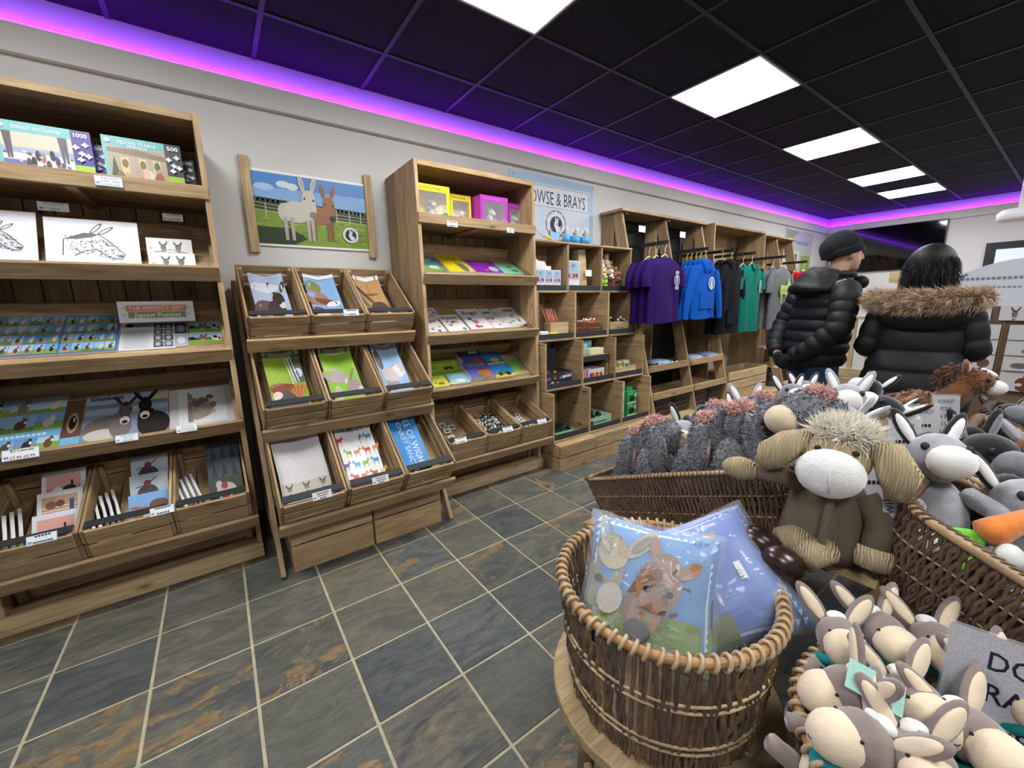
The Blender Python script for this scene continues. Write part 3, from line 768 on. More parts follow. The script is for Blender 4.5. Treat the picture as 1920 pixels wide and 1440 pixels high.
def lay(Fm, zoff, bl, br, tl, th, name, art_fn, label, cat, group=None, body=None, lift=0.0, hmax=None):
    xa, ya = on_frame(*bl, Fm, zoff); xb, yb = on_frame(*br, Fm, zoff); _, yt = on_frame(*tl, Fm, zoff)
    w_ = xb-xa; y0 = max(.004, min(ya, yb)); h = yt-y0
    if hmax: h = min(h, hmax)
    return sheet(name, Fm @ T(xa, y0, zoff+lift+.0005), w_, h, th, art_fn(w_, h), label, cat, group, body)
TZ = -.0465
U1C = (U1X[0]+U1X[1])/2; U3C = (U3X[0]+U3X[1])/2
T1 = [tray_frame(U1C, y, z) for y, z in TRAYS]; T3 = [tray_frame(U3C, y, z) for y, z in TRAYS]

# --- jigsaw boxes on top of the first shelf
def jig_box(M, w_, h, side, dark, num, title, pic, label):
    t = thing('jigsaw_box', M, label, 'jigsaw box', 'jigsaw boxes on the top shelf')
    obj('box', box_mesh(w_, .055, h, mat('jig_'+dark.lstrip('#'), dark, .35)), M @ T(w_/2, .0275, h/2), t)
    a = Art(w_, h, dark); sx = .78
    a.rect(0, 0, sx, 1, '#7cc0bc'); a.rect(.05, .06, sx, .80, '#dfe0e2' if pic == 'snow' else '#b8a68e')
    rg = random.Random(len(title))
    if pic == 'snow':
        a.rect(.05, .45, sx, .80, '#d9cdb4'); a.rect(.05, .42, sx, .52, '#a7b1c4'); a.rect(.05, .2, .3, .28, '#7a76b0')
        for x in (.1, .13, .66, .7): a.poly([(x, .3), (x+.02, .3), (x+.03, .8), (x-.03, .8)], '#5b5560')
        for k in range(7): a.ell(.3+k*.05, rg.uniform(.2, .45), .028, .1, rg.choice(['#5a4038', '#a86a52', '#c9c2bc', '#2c2a30']))
        for k in range(30): a.ell(rg.uniform(.07, sx-.02), rg.uniform(.08, .45), .02, .02, rg.choice(['#8d92ab', '#f2f2f4', '#6d6f86'])); a.same()
    else:
        a.poly([(.05, .68), (sx, .6), (sx, .7), (.4, .78), (.05, .76)], '#8b7a62')
        for x in (.2, .42, .6): a.rect(x, .25, x+.1, .6, '#d9c48e'); a.ell(x+.05, .47, .04, .09, '#5f7a4a'); a.ell(x+.05, .47, .02, .05, '#c05040')
        for x in (.12, .66): a.poly([(x-.06, .15), (x+.06, .15), (x, .6)], '#3e5a38')
        for k in range(8): a.ell(rg.uniform(.12, .7), rg.uniform(.12, .32), .05, .12, rg.choice(['#b9a08a', '#8c6848', '#d6d0c8', '#a8583e', '#e2b49a']))
        a.rect(.05, .06, sx, .12, '#dfe3ea')
    for k, ln in enumerate(title): a.text(ln, sx*.55, .86-.075*k, .065, '#f4f6f6', width=min(.5, .034*len(ln)))
    a.ell(.07, .9, .04, .045, '#f2eee8'); a.text(num, sx+.11, .86, .085, '#ffffff', width=.15, bold=.02)
    for (x, y) in ((.82, .66), (.93, .72), (.88, .54), (.95, .5), (.86, .42)):
        a.rect(x-.025, y-.025, x+.025, y+.025, '#f4f4f6')
        for dx, dy in ((.03, 0), (-.03, 0), (0, .035), (0, -.035)): a.ell(x+dx, y+dy, .014, .018, '#f4f4f6')
    a.rect(sx, .17, 1, .3, '#a5cc3a'); a.text('500' if num == '500' else '', .89, .05, .04, '#dddddd')
    a.obj('print', M @ T(0, -.0008, 0) @ RX(90), t); return t
def jig_at(xl, xr, yb, yt, Y, ang, *rest):
    p = hit(xl, yb, 1, Y); q = hit(xr, yb, 1, Y); h = hit(xl, yt, 1, Y).z-1.8275
    return jig_box(T(p.x, Y, 1.8275) @ RX(-6), q.x-p.x, h, *rest)
B1000 = '#4a4190'; B500 = '#4b4d56'
jig_at(3, 180, 322, 219, 2.53, 0, 0, B1000, '1000', ['DONKEY ENCOUNTER'], 'snow', 'front jigsaw box, snowy donkey picture, violet 1000 piece panel')
jig_at(55, 207, 322, 250, 2.595, 0, 0, B1000, '1000', ['DONKEY ENCOUNTER'], 'snow', 'violet 1000 piece jigsaw box half hidden behind another box')
jig_at(203, 347, 340, 250, 2.53, 0, 0, B500, '500', ['FESTIVE STABLE', 'FRIENDS'], 'stable', 'front jigsaw box, festive stable picture, grey 500 piece panel')
jig_at(245, 368, 342, 283, 2.595, 0, 0, B500, '500', ['FESTIVE STABLE', 'FRIENDS'], 'stable', 'grey 500 piece jigsaw box half hidden behind the festive stable one')
jig_at(-150, -2, 320, 215, 2.53, 0, 0, B1000, '1000', ['~winter'], 'snow', 'jigsaw box at the outer end of the top shelf, mostly out of sight')
price_label(T(hit(206, 352, 1, 2.425).x, 2.428, 1.816) @ RX(-6), ['Jigsaws', '1000  500', '£13.99 £10.99'], 'handwritten Jigsaws price label with two prices on the top shelf lip', .085, .04)

# --- first tray: ink prints
def head_line(a, x, y, s, flip=False):
    f = -1 if flip else 1; asp = a.w/a.h
    P_ = lambda u, v: (x+f*u*s, y+v*s*asp)
    ink = '#2b2530'
    a.poly([P_(*p) for p in ((-.5, -.35), (-.45, .1), (-.1, .28), (.15, .26), (.45, -.05), (.62, -.28), (.55, -.4), (.35, -.36), (.1, -.15), (-.1, -.2), (-.3, -.35))], '#d9d6da')
    a.poly([P_(*p) for p in ((-.45, .12), (-.1, .3), (.18, .3), (.05, .2), (-.25, .12))], ink)
    for (u, v, r_) in ((.12, .45, -35), (.3, .4, -50)): a.ell(*P_(u, v), .05*s, .2*s*asp, ink, r_*f); a.ell(*P_(u, v), .028*s, .15*s*asp, '#d9d6da', r_*f)
    rg = random.Random(int(x*100))
    OUT = [(-.5, -.35), (-.47, .1), (-.1, .3), (.15, .28), (.3, .16), (.45, -.03), (.63, -.27), (.56, -.41), (.35, -.37), (.1, -.15), (-.1, -.2), (-.3, -.35)]
    a.line([P_(*p) for p in OUT], .013, ink)
    for k in range(150):
        u = rg.uniform(-.45, .5); v = rg.uniform(-.3, .24)-max(0, u)*.5
        p = P_(u, v); a.line([p, (p[0]+f*rg.uniform(.0, .035), p[1]+rg.uniform(-.03, .02))], rg.choice((.006, .011)), ink); a.same()
    a.k += 1; a.ell(*P_(.25, .08), .02*s, .02*s*asp, ink); a.ell(*P_(.55, -.32), .06*s, .04*s*asp, ink)
def ink_print(x, w_, h, label, flip, y0=.03):
    M = T(x, 2.44, 1.462) @ RX(64); a = Art(w_, h, '#e2dfe2'); a.rect(.1, .12, .9, .84, '#d0cdd4'); a.rect(.11, .13, .89, .83, '#e0dde2')
    head_line(a, .46, .5, .58, flip); return sheet('art_print', M, w_, h, .006, a, label, 'art print', 'mounted ink prints')
pB = hit(88, 495, 1, 2.45); qB = hit(266, 495, 1, 2.45)
ink_print(pB.x, qB.x-pB.x, .235, 'mounted ink print of a donkey head in profile, whole in view', False)
pA = hit(-90, 492, 1, 2.45); ink_print(pA.x, pB.x-pA.x-.02, .25, 'mounted ink print at the outer end of the tray, its donkey head cut off', False)
def canvas_print(x, z, yb, label):
    w_, h = .165, .085; M = T(x, yb, z) @ RX(66); t = thing('canvas_print', M, label, 'canvas print', 'small canvas prints on strings')
    obj('body', box_mesh(w_, h, .016, PAPER), M @ T(w_/2, h/2, .008), t); a = Art(w_, h, '#dcd8d4')
    for cx in (.36, .68): a_head(a, cx, .4, .14, .36, '#6a625c', '#b6aea6', '#38332f')
    for k in range(5): a.ell(.2+k*.14, .1, .08, .06, '#a8a29a')
    a.poly([(.05, .3), (.14, .34), (.1, .38)], '#9a5a52'); a.obj('print', M @ T(0, 0, .0165), t)
    MB().tube([(0.004, h, .008), (w_/2, h+.02, .01), (w_-.004, h, .008)], .0012, 4).obj('string', DGREY, M, t); return t
pC = hit(281, 495, 1, 2.47)
canvas_print(pC.x, 1.462, 2.443, 'small canvas print of two donkeys hung on string, in front'); canvas_print(pC.x-.006, 1.535, 2.53, 'small canvas print of two donkeys hung on string, at the back')
price_label(T(hit(100, 388, 1, 2.56).x, 2.56, hit(100, 388, 1, 2.56).z) @ RX(-12), ['Mono. Lino. Print', '£15'], 'white Lino Print price card standing behind the ink prints', .09, .036, blue=False)
price_label(T(hit(324, 408, 1, 2.60).x, 2.60, hit(324, 408, 1, 2.60).z) @ RX(-12), ['Canvas Print', '£10.99'], 'white Canvas Print price card standing behind the small canvases', .075, .034, blue=False)

# --- second tray: postcards, jigsaw sheet
F = T1[1]
lay(F, TZ, (-40, 676), (108, 668), (-30, 600), .012, 'postcard_jigsaw', lambda w_, h: photo_grid(Art(w_, h, '#3d6cc0'), 6, 4, .01, .02, .99, .98, 3), 'flat jigsaw pack of many small farm photos, outer one on its tray', 'jigsaw', 'flat photo jigsaw packs')
lay(F, TZ, (109, 668), (220, 660), (111, 598), .012, 'postcard_jigsaw', lambda w_, h: photo_grid(Art(w_, h, '#3d6cc0'), 5, 4, .01, .02, .97, .98, 5), 'flat jigsaw pack of many small farm photos, touching the Perfect Gift sheet', 'jigsaw', 'flat photo jigsaw packs')
def art_gift(w_, h):
    a = Art(w_, h, '#e4e4e6'); a.rect(.1, .04, .55, .7, '#dadade')
    for k in range(12): a.rect(.06, .08+k*.055, .5, .1+k*.055, '#bdbdc4')
    a.ell(.16, .86, .08, .06, '#2a2a34'); a.rect(.26, .84, .52, .88, '#8a8a92')
    k0 = a.k
    for j in range(4):
        for i in range(2): a.k = k0; a.rect(.6+i*.19, .06+j*.22, .77+i*.19, .25+j*.22, random.choice(['#55555c', '#77777e', '#44444a'])); a.ell(.68+i*.19, .15+j*.22, .05, .07, '#bdbdc2')
    a.k = k0+3; return a
lay(F, TZ, (222, 660), (330, 650), (226, 607), .004, 'gift_sheet', art_gift, 'white printed Perfect Gift information sheet lying on the tray', 'sheet')
g = hit(225, 606, 1, 2.62); g2 = hit(367, 602, 1, 2.62); M = T(g.x, 2.62, g.z) @ RX(78); w_ = g2.x-g.x; h = .1
a = Art(w_, h, '#e6e4e6'); a.rect(.1, .52, .9, .82, '#d0764e'); a.rect(.12, .2, .88, .5, '#77823a'); a.text('THE PERFECT GIFT', .5, .58, .2, '#f4e4d8', width=.74); a.text('Jigsaw Puzzles', .5, .26, .2, '#f0ecd8', width=.62, bold=.01)
for y in (.35, .67): a.rect(.06, y, .1, y+.03, '#5a4030'); a.rect(.9, y, .94, y+.03, '#5a4030')
sheet('gift_header', M, w_, h, .004, a, 'upright header card reading THE PERFECT GIFT Jigsaw Puzzles', 'sign')
def art_box3(w_, h):
    a = Art(w_, h, '#c9cdd4'); a.rect(.05, .5, .95, .95, '#4a4c52'); a.ell(.5, .72, .3, .16, '#9a9ca4'); a.rect(.05, .05, .95, .45, '#aeb6c2'); a.ell(.5, .22, .3, .14, '#e2e4e8'); return a
lay(F, TZ, (328, 651), (354, 650), (330, 606), .006, 'jigsaw_card', art_box3, 'narrow grey jigsaw card between the gift sheet and the cow cards', 'jigsaw')
def art_cow(w_, h):
    a = Art(w_, h, '#9cc6ee'); a.rect(0, 0, 1, .4, '#86b33c'); a.rect(0, .4, 1, .55, '#3c4a34')
    a.ell(.4, .5, .12, .3, '#8a6a52'); a.ell(.36, .8, .03, .14, '#6a4e3c', 20); a.ell(.5, .8, .03, .14, '#6a4e3c', -20); a.ell(.4, .28, .08, .12, '#c9b09a')
    a.ell(.8, .5, .15, .28, '#eceae6'); a.ell(.76, .6, .07, .14, '#1e1e20'); a.ell(.88, .45, .04, .12, '#1e1e20'); a.ell(.1, .5, .09, .16, '#23231f'); return a
lay(F, TZ, (355, 648), (421, 644), (355, 629), .008, 'postcard', art_cow, 'picture postcard of a brown and a spotted cow, lower of two', 'postcard', 'cow postcards')
lay(F, TZ, (355, 627), (418, 623), (354, 607), .008, 'postcard', art_cow, 'picture postcard of a brown and a spotted cow, upper of two', 'postcard', 'cow postcards')

# --- third tray: calendars
F = T1[2]
def art_cal_donk(w_, h):
    a = Art(w_, h, '#8b98b2', 2); a.rect(0, .55, 1, 1, '#a9b4c6'); a.poly([(.55, .6), (1, .75), (1, .95), (.5, .75)], '#d9bd8a'); a.rect(0, .68, 1, .78, '#75839c')
    a.ell(.28, .24, .28, .27, '#766a64'); a.ell(.22, .12, .2, .12, '#cfc6bd'); a.ell(.42, .3, .13, .3, '#7d726c')
    a_head(a, .47, .56, .19, .34, '#6e645f', '#efeae4', '#2f2a28')
    a.ell(.82, .22, .2, .28, '#2c2523'); a.ell(.74, .34, .12, .26, '#2c2523'); a_head(a, .71, .62, .19, .34, '#2a2322', '#f2ede8', '#191615')
    a.text('Donkeys', .25, .86, .1, '#2a2a3a', width=.38, bold=.01); return a
def art_cal_cty(w_, h):
    a = Art(w_, h, '#c9c2c4'); a.rect(.13, .06, .84, .97, '#dfdfdb'); a.text('~november', .065, .4, .05, '#f2f0ee', width=.05)
    a.ell(.42, .6, .17, .1, '#7a675a', 28); a.ell(.5, .42, .2, .11, '#9a897a', 28); a.ell(.44, .27, .2, .11, '#a4927f', 28); a.poly([(.26, .1), (.33, .1), (.34, .8), (.27, .9)], '#8c7a6c'); a.ell(.6, .7, .06, .07, '#6a584c'); a.ell(.64, .5, .06, .07, '#857466')
    for k in range(18): a.ell(random.uniform(.3, .65), random.uniform(.2, .7), .03, .02, random.choice(['#b6a798', '#5f5044', '#8c7b6c']), 30); a.same()
    a.k += 1; return a
def art_cal_farm(w_, h):
    a = Art(w_, h, '#6fb0de', 1); photo_grid(a, 3, 2, .0, .36, 1, 1, 21, .0); photo_grid(a, 4, 1, 0, .0, 1, .3, 22, .0)
    a.rect(.0, .24, 1, .36, '#7cbfe6'); a.text('~farmcalendar', .5, .27, .06, '#eef6fb', width=.7); return a
def art_cal_eye(w_, h):
    a = Art(w_, h, '#6d4c3a', 1); a.ell(.5, .5, .3, .22, '#b59a7c'); a.ell(.5, .5, .2, .15, '#2a201a'); a.ell(.56, .56, .05, .05, '#d9d0c6'); a.rect(0, 0, 1, .2, '#77b9dd'); return a
lay(F, TZ, (-70, 862), (108, 845), (-40, 760), .008, 'wall_calendar', art_cal_farm, 'farm calendar of many animal photos above the A4 Calendar label', 'calendar', 'calendars on the sloping tray')
lay(F, TZ, (109, 845), (148, 838), (116, 757), .008, 'wall_calendar', art_cal_eye, 'slim calendar with a close-up of a brown horse eye', 'calendar', 'calendars on the sloping tray')
lay(F, TZ, (150, 836), (317, 806), (162, 748), .008, 'wall_calendar', art_cal_donk, 'Donkeys wall calendar with a grey and a black donkey', 'calendar', 'calendars on the sloping tray')
lay(F, TZ, (319, 808), (447, 783), (318, 735), .008, 'wall_calendar', art_cal_cty, 'cream wall calendar with a sketch of sleeping animals', 'calendar', 'calendars on the sloping tray')
def lip_label(px, py, Y, lines, label, tilt=-29, w_=.075, h=.034, **k):
    p = hit(px, py, 1, Y); return price_label(T(p.x, Y, p.z) @ RX(90+tilt-90), lines, label, w_, h, **k)
lip_label(238, 821, 2.378, ['Wall Calendar', '2025', '£5.99'], 'blue-edged Wall Calendar price label under the Donkeys calendar')
lip_label(350, 803, 2.378, ['The Country Set', '2025 Calendar', '£11.99 £8.99'], 'plain white Country Set calendar price label', blue=False)
lip_label(39, 851, 2.378, ['A4 Calendar', '£7.99 £5.99'], 'blue-edged A4 Calendar price label', w_=.1, h=.045)

# --- crates of greeting cards
def card_pack(M, w_, h, th, art, label, group):
    """pack of cards leaning in a crate: origin bottom left, z out of its face"""
    t = thing('greeting_card', M, label, 'greeting card', group); obj('pack', box_mesh(w_, h, th, PAPER, .0006), M @ T(w_/2, h/2, th/2), t)
    art.obj('print', M @ T(0, 0, th+.0002), t); return t
def art_card(kind, w_=.12, h=.12):
    a = Art(w_, h, '#e4e2e4'); rg = random.Random(hash(kind) % 999)
    if kind == 'pink': a.rect(.1, .25, .88, .85, '#e6a79a'); a.rect(.1, .25, .88, .5, '#d98c84'); a.ell(.35, .4, .12, .12, '#e9e4e0'); a.ell(.62, .4, .16, .13, '#2c2624'); a.ell(.68, .58, .03, .1, '#2c2624')
    if kind == 'gate': a.rect(.1, .25, .88, .85, '#c9a27c'); [a.rect(.1, y, .88, y+.03, '#efe8da') for y in (.32, .42, .52)]; a.ell(.3, .6, .12, .12, '#8a5a38'); a.ell(.5, .62, .1, .1, '#6e4630'); a.rect(.7, .3, .8, .7, '#3c4a7a')
    if kind == 'scot': a.rect(0, 0, 1, 1, '#b9c0c8'); a.ell(.45, .35, .28, .3, '#3a2c2a'); a.ell(.45, .7, .1, .1, '#8a2c38'); a.line([(.15, .6), (.4, .64), (.7, .85)], .03, '#2a2422'); a.ell(.5, .15, .25, .12, '#d9823a')
    if kind == 'cows': a.rect(0, .3, 1, 1, '#7fb2e4'); a.ell(.35, .4, .28, .2, '#b5764e'); a.ell(.75, .6, .25, .16, '#7a4a34'); a.ell(.45, .3, .12, .08, '#f0e6dc'); a.ell(.15, .6, .12, .04, '#a4643f')
    if kind == 'goat': a.rect(0, 0, 1, 1, '#3c4a38'); a.ell(.5, .5, .3, .3, '#d9d2c4'); a.ell(.3, .75, .1, .14, '#d9d2c4'); a.ell(.45, .7, .1, .12, '#b83a30'); a.poly([(.3, .05), (.6, .05), (.55, .45), (.38, .45)], '#c02a24'); a.ell(.8, .2, .2, .2, '#5f7a4a')
    if kind == 'trees': a.rect(0, 0, 1, 1, '#46545c'); [a.poly([(x-.15, .1), (x+.15, .1), (x, .95)], '#27342e') for x in (.2, .5, .8)]; a.ell(.6, .3, .2, .14, '#a33a34'); a.rect(0, 0, 1, .14, '#d9dde2')
    if kind == 'dark': a.rect(0, 0, 1, 1, '#6c7484'); a.ell(.4, .3, .4, .4, '#463a36')
    return a
U1W = (U1X[1]-U1X[0]-.05)/3
def fill_cards(k, fronts, side_kind, labs):
    Fm = row_frame(U1X[0]+.025+(k+.5)*U1W)
    # a row of packs seen by their edges
    for q in range(5): card_pack(Fm @ T(-.118+q*.019, .09+q*.014, -.085) @ RZ(12) @ RY(-76) @ RZ(90) @ T(0, 0, 0), .2, .135, .012, art_card(side_kind, .2, .135), labs[0], 'cards standing on edge in the crates')
    for q, kd in enumerate(fronts): card_pack(Fm @ T(-.012, .07+q*.115, -.115+q*.02) @ RX(34), .138, .15, .012, art_card(kd, .138, .15), labs[1+q], 'cards facing front in the crates')
fill_cards(0, ['pink', 'gate', 'pink'], 'dark', ['white card pack on edge in the farm picture card crate', 'pink sunset sheepdog card at the front of its crate', 'card of horses and a man at a gate', 'pink card at the back of the farm crate'])
fill_cards(1, ['cows', 'scot', 'scot'], 'dark', ['white card pack on edge in the cow card crate', 'card of two brown cows under blue sky', 'highland cow in a scarf card, in front of its double', 'highland cow card at the back of the crate'])
fill_cards(2, ['goat', 'trees', 'trees'], 'trees', ['white card pack on edge in the Christmas card crate', 'Christmas goat card with a red scarf', 'dark fir tree card in the middle of the Christmas crate', 'dark fir tree card at the back of the Christmas crate'])
def rail_label(Fm, x, lines, label, **k): return price_label(Fm @ T(x, .014, .008) @ RX(-52), lines, label, .082, .036, **k)
rail_label(row_frame(U1X[0]+.025+.5*U1W), .05, ['~cards', '~price price'], 'blue-edged label on the farm picture card crate')
rail_label(row_frame(U1X[0]+.025+1.5*U1W), .115, ['~christmas', '~price'], 'blue-edged label between the cow cards and Christmas cards')

# --- tea towels
def towel(k, c, art_fn, label, w_=.155, L=.38, th=.022, x=0.0, y=.06, wave=.012, side='#e2ddd8'):
    L = min(L, .475-y-.035 if k < 2 else .462-y-.035)
    Fm = tier_frame(.56+(c-1)*.293, k) @ T(x-w_/2, y+.035, -.128)
    def wp(px, py, pz):
        u = px/w_; v = py/L; return (px+.004*math.sin(v*5), py, pz+th+.06*v*v+wave*math.cos(2*math.pi*u)*v)
    t = thing('tea_towel', Fm, label, 'tea towel', 'folded tea towels in the slanted crates')
    n = 8; top = [wp(w_*i/n, L*j/n, -.0006) for j in range(n+1) for i in range(n+1)]; bot = [(p[0], p[1], p[2]-th) for p in top]; m = n+1; N = m*m
    fs = [(j*m+i, j*m+i+1, (j+1)*m+i+1, (j+1)*m+i) for j in range(n) for i in range(n)]; fs += [tuple(N+i for i in reversed(q)) for q in fs]
    rim = [i for i in range(m)]+[j*m+n for j in range(1, m)]+[n*m+i for i in range(n-1, -1, -1)]+[j*m for j in range(n-1, 0, -1)]
    fs += [(rim[i], rim[(i+1) % len(rim)], N+rim[(i+1) % len(rim)], N+rim[i]) for i in range(len(rim))]
    MB().add(top+bot, fs).obj('folded_cloth', mat('cloth_'+side.lstrip('#'), side, .9, .04, 40, .1, 300), Fm, t)
    art_fn(w_, L).obj('print', Fm, t, wp); return t
def tt_foal(w_, h):
    a = Art(w_, h, '#b8c6de', 8); a.ell(.4, .75, .4, .1, '#e2e6ee'); a.rect(0, 0, 1, .12, '#a9bf3c', 4); a.ell(.3, .3, .34, .2, '#6e5248'); a.ell(.55, .3, .3, .2, '#4a3c3a'); a.ell(.7, .5, .17, .16, '#3f3430')
    a.ell(.58, .75, .07, .13, '#4a3a36', 12); a.ell(.9, .74, .07, .11, '#4a3a36', -14); a.ell(.9, .72, .035, .07, '#d9cabf'); a.ell(.78, .38, .1, .07, '#d9d0c8'); a.ell(.35, .2, .1, .15, '#8f6f60'); return a
def tt_horse(w_, h):
    a = Art(w_, h, '#8fb6e2', 8); a.ell(.25, .78, .25, .12, '#8a8a4a'); a.ell(.25, .55, .36, .16, '#a8826c', -25); a.ell(.5, .47, .36, .07, '#7a4a3c', -20); a.ell(.7, .42, .25, .06, '#efe8e2', 8); a.ell(.3, .12, .3, .1, '#e6cfc2'); a.ell(.7, .2, .16, .06, '#b98f76', 30); a.ell(.2, .28, .2, .07, '#6b5a3a', -30); a.rect(0, .94, 1, 1, '#f2f0ee', 4); return a
def tt_rug(w_, h):
    a = Art(w_, h, '#c79a66', 8); a.rect(.2, .62, .8, .64, '#a87a4a'); a.rect(.48, .5, .5, .9, '#a87a4a'); a.rect(0, .92, 1, 1, '#f4f2f0', 4); a.ell(.62, .25, .36, .22, '#5a4a42'); a.ell(.8, .14, .2, .12, '#d9c2a6'); a.ell(.25, .6, .08, .22, '#4a3c36', 30); a.ell(.12, .45, .07, .2, '#8a7266', 20); a.ell(.5, .3, .05, .04, '#1e1a18'); a.ell(.2, .1, .2, .1, '#b59a86'); return a
def tt_mane(w_, h):
    a = Art(w_, h, '#96b436', 8); a.rect(.72, .45, 1, .92, '#5a6650', 4); a.ell(.88, .62, .1, .08, '#c9d4e2'); a.rect(0, .93, 1, 1, '#f2f2f0', 4)
    for x in (.58, .66, .74): a.line([(x, .92), (x+.08, .45)], .025, '#e8e6e2')
    a.ell(.35, .38, .36, .1, '#8a4e2c'); a.ell(.4, .2, .32, .16, '#5a564f'); a.ell(.18, .24, .14, .09, '#e8d2cc')
    for k in range(13): a.ell(.72+.016*(k-6), .26-.002*abs(k-6), .03, .17, ['#c07438', '#a85f2c', '#d68a48'][k % 3], (k-6)*-5)
    a.ell(.45, .05, .5, .07, '#4c4c4a'); return a
def tt_grey(w_, h):
    a = Art(w_, h, '#8fc033', 8); a.rect(0, .9, 1, 1, '#dcdcd8', 4); a.ell(.3, .5, .4, .14, '#b3a0a0', -20); a.ell(.75, .28, .2, .13, '#a89494', -15); a.ell(.92, .2, .1, .07, '#d9c8c4'); a.ell(.8, .5, .04, .12, '#8d7a78', -25); a.ell(.55, .4, .06, .05, '#e8e0dc'); a.ell(.72, .3, .025, .02, '#3a302e'); a.ell(.25, .15, .12, .16, '#c4b4b0'); return a
def tt_white(w_, h):
    a = Art(w_, h, '#9fbfe4', 8); a.rect(0, .93, 1, 1, '#e8ecf2', 4); a.ell(.15, .7, .12, .2, '#6e5c5c'); a.ell(.4, .4, .34, .16, '#c9bfbe', 15); a.ell(.7, .45, .26, .13, '#e6dedc'); a.ell(.35, .2, .25, .12, '#a59694'); a.ell(.85, .5, .1, .08, '#d9b8b4'); a.ell(.6, .55, .06, .03, '#8a7a78'); return a
def tt_check(w_, h):
    a = Art(w_, h, '#e6e2de', 10)
    for i in range(1, 24): a.rect(i/24-.004, 0, i/24+.004, 1, '#b5b0b4', 6); a.same()
    a.k += 1
    for j in range(1, 34): a.rect(0, j/34-.002, 1, j/34+.002, '#c3bec0', 6); a.same()
    a.k += 1; a.rect(.02, .08, .98, .27, '#c2b8a8', 8)
    for x in (.16, .5, .84): a_head(a, x, .17, .11, .075, '#8a8078', '#ddd6cc', '#332e2b')
    return a
def tt_rainbow(w_, h):
    a = Art(w_, h, '#ecebe9', 8); cols = ['#e0662c', '#8fb52c', '#e2c22c', '#d8481f', '#3f8fc0', '#6a4aa8', '#e08a2c', '#7aa82a', '#4aa0cc', '#d03a2e']
    n = 0
    for r_ in range(5):
        for c in range(4):
            x = .14+c*.26-(.13 if r_ % 2 else 0)+.06; y = .1+r_*.2; n += 3
            if (r_, c) == (3, 1): continue
            a.shape(DONK, x, y, .2, .14, cols[n % 10], flip=(r_+c) % 2 == 0); a.same()
    a.k += 1; a.rect(.42, .62, .62, .78, '#f4f4f4'); a_logo(a, .52, .71, .035, ring=False); return a
def tt_blue(w_, h):
    a = Art(w_, h, '#1f86cf', 8)
    for x, s_, hh, y in ((.60, 'ISLE OF WIGHT', .1, .95), (.34, 'DONKEY SANCTUARY', .085, .93)): a.text(s_, x, y, hh, '#dcecf6', rot=-90, center=False)
    return a
towel(0, 0, tt_foal, 'tea towel printed with a dark brown donkey foal', .17, .40)
towel(0, 1, tt_horse, 'tea towel printed with two nuzzling horse heads on blue', .17, .42, x=-.012, y=.045)
towel(0, 2, tt_rug, 'tea towel printed with a dark donkey beside a tan stable door', .16, .40, x=-.02, y=.04)
towel(1, 0, tt_mane, 'tea towel printed with a pony with a shaggy orange mane', .175, .38, y=.05)
towel(1, 1, tt_grey, 'tea towel printed with a grey donkey on bright green grass', .175, .38, x=-.012, y=.05)
towel(1, 2, tt_white, 'tea towel printed with a white horse against pale blue sky', .16, .40, x=-.012, y=.05)
towel(2, 0, tt_check, 'white checked tea towel with a beige band of donkey faces', .22, .40, .03, x=-.01, y=.04, side='#d8d4d0')
towel(2, 1, tt_rainbow, 'white tea towel covered in rainbow coloured donkeys', .19, .39, x=-.015, y=.055, side='#e4e2e0')
towel(2, 2, tt_blue, 'bright blue tea towel lettered ISLE OF WIGHT DONKEY SANCTUARY', .17, .42, .03, x=-.035, y=.05, side='#1b78bc')
for (k, c, x, s_, lab) in ((0, 1, .06, ['~teatowel', '~price'], 'price label on the rail below the nuzzling horses towel'), (2, 0, .03, ['~donkeyhead', '~towel', '~pri'], 'price label on the rail below the checked towel'), (2, 1, .01, ['~rainbowdonkey', '~towel', '~pri'], 'price label on the rail below the rainbow donkey towel')):
    rail_label(tier_frame(.56+(c-1)*.293, k), x, s_, lab, blue=False)

# --- window boxes with toy donkeys
GLASS = clear('clear_window', '#ffffff', .03, .10)
def toy_donkey(M, s, col, parent_label, inner='#cfc8c0', group=None):
    """small seated plush donkey"""
    t = thing('toy_donkey', M, parent_label, 'soft toy', group); m_ = mat('plush_'+col.lstrip('#'), col, .95, .15, 60, .3, 200, sheen=.4); mi = mat('plush_in_'+inner.lstrip('#'), inner, .95)
    MB().ell((0, 0, .32*s), (.17*s, .16*s, .24*s), 12, 8, rot=RX(0)).obj('body', m_, M, t)
    h = MB().ell((0, -.07*s, .62*s), (.14*s, .16*s, .14*s), 12, 8); hd = h.obj('head', m_, M, t)
    MB().ell((0, -.2*s, .55*s), (.1*s, .11*s, .09*s), 10, 7).obj('muzzle', mi, M, t)
    for sx in (-1, 1):
        MB().ell((sx*.13*s, 0, .77*s), (.045*s, .03*s, .12*s), 8, 7, rot=RY(sx*42)).obj('ear', m_, M, t)
        MB().tube([(sx*.09*s, -.05*s, .14*s), (sx*.14*s, -.22*s, .08*s), (sx*.16*s, -.34*s, .07*s)], [.075*s, .065*s, .06*s], 8).obj('leg', m_, M, t)
        MB().ell((sx*.17*s, -.4*s, .08*s), .07*s, 8, 6).obj('hoof', mi, M, t)
        MB().tube([(sx*.13*s, -.04*s, .46*s), (sx*.2*s, -.14*s, .32*s), (sx*.19*s, -.22*s, .2*s)], [.055*s, .05*s, .045*s], 8).obj('arm', m_, M, t)
        MB().ell((sx*.085*s, -.16*s, .67*s), .018*s, 6, 5).obj('eye', BLACK, M, t)
    return t
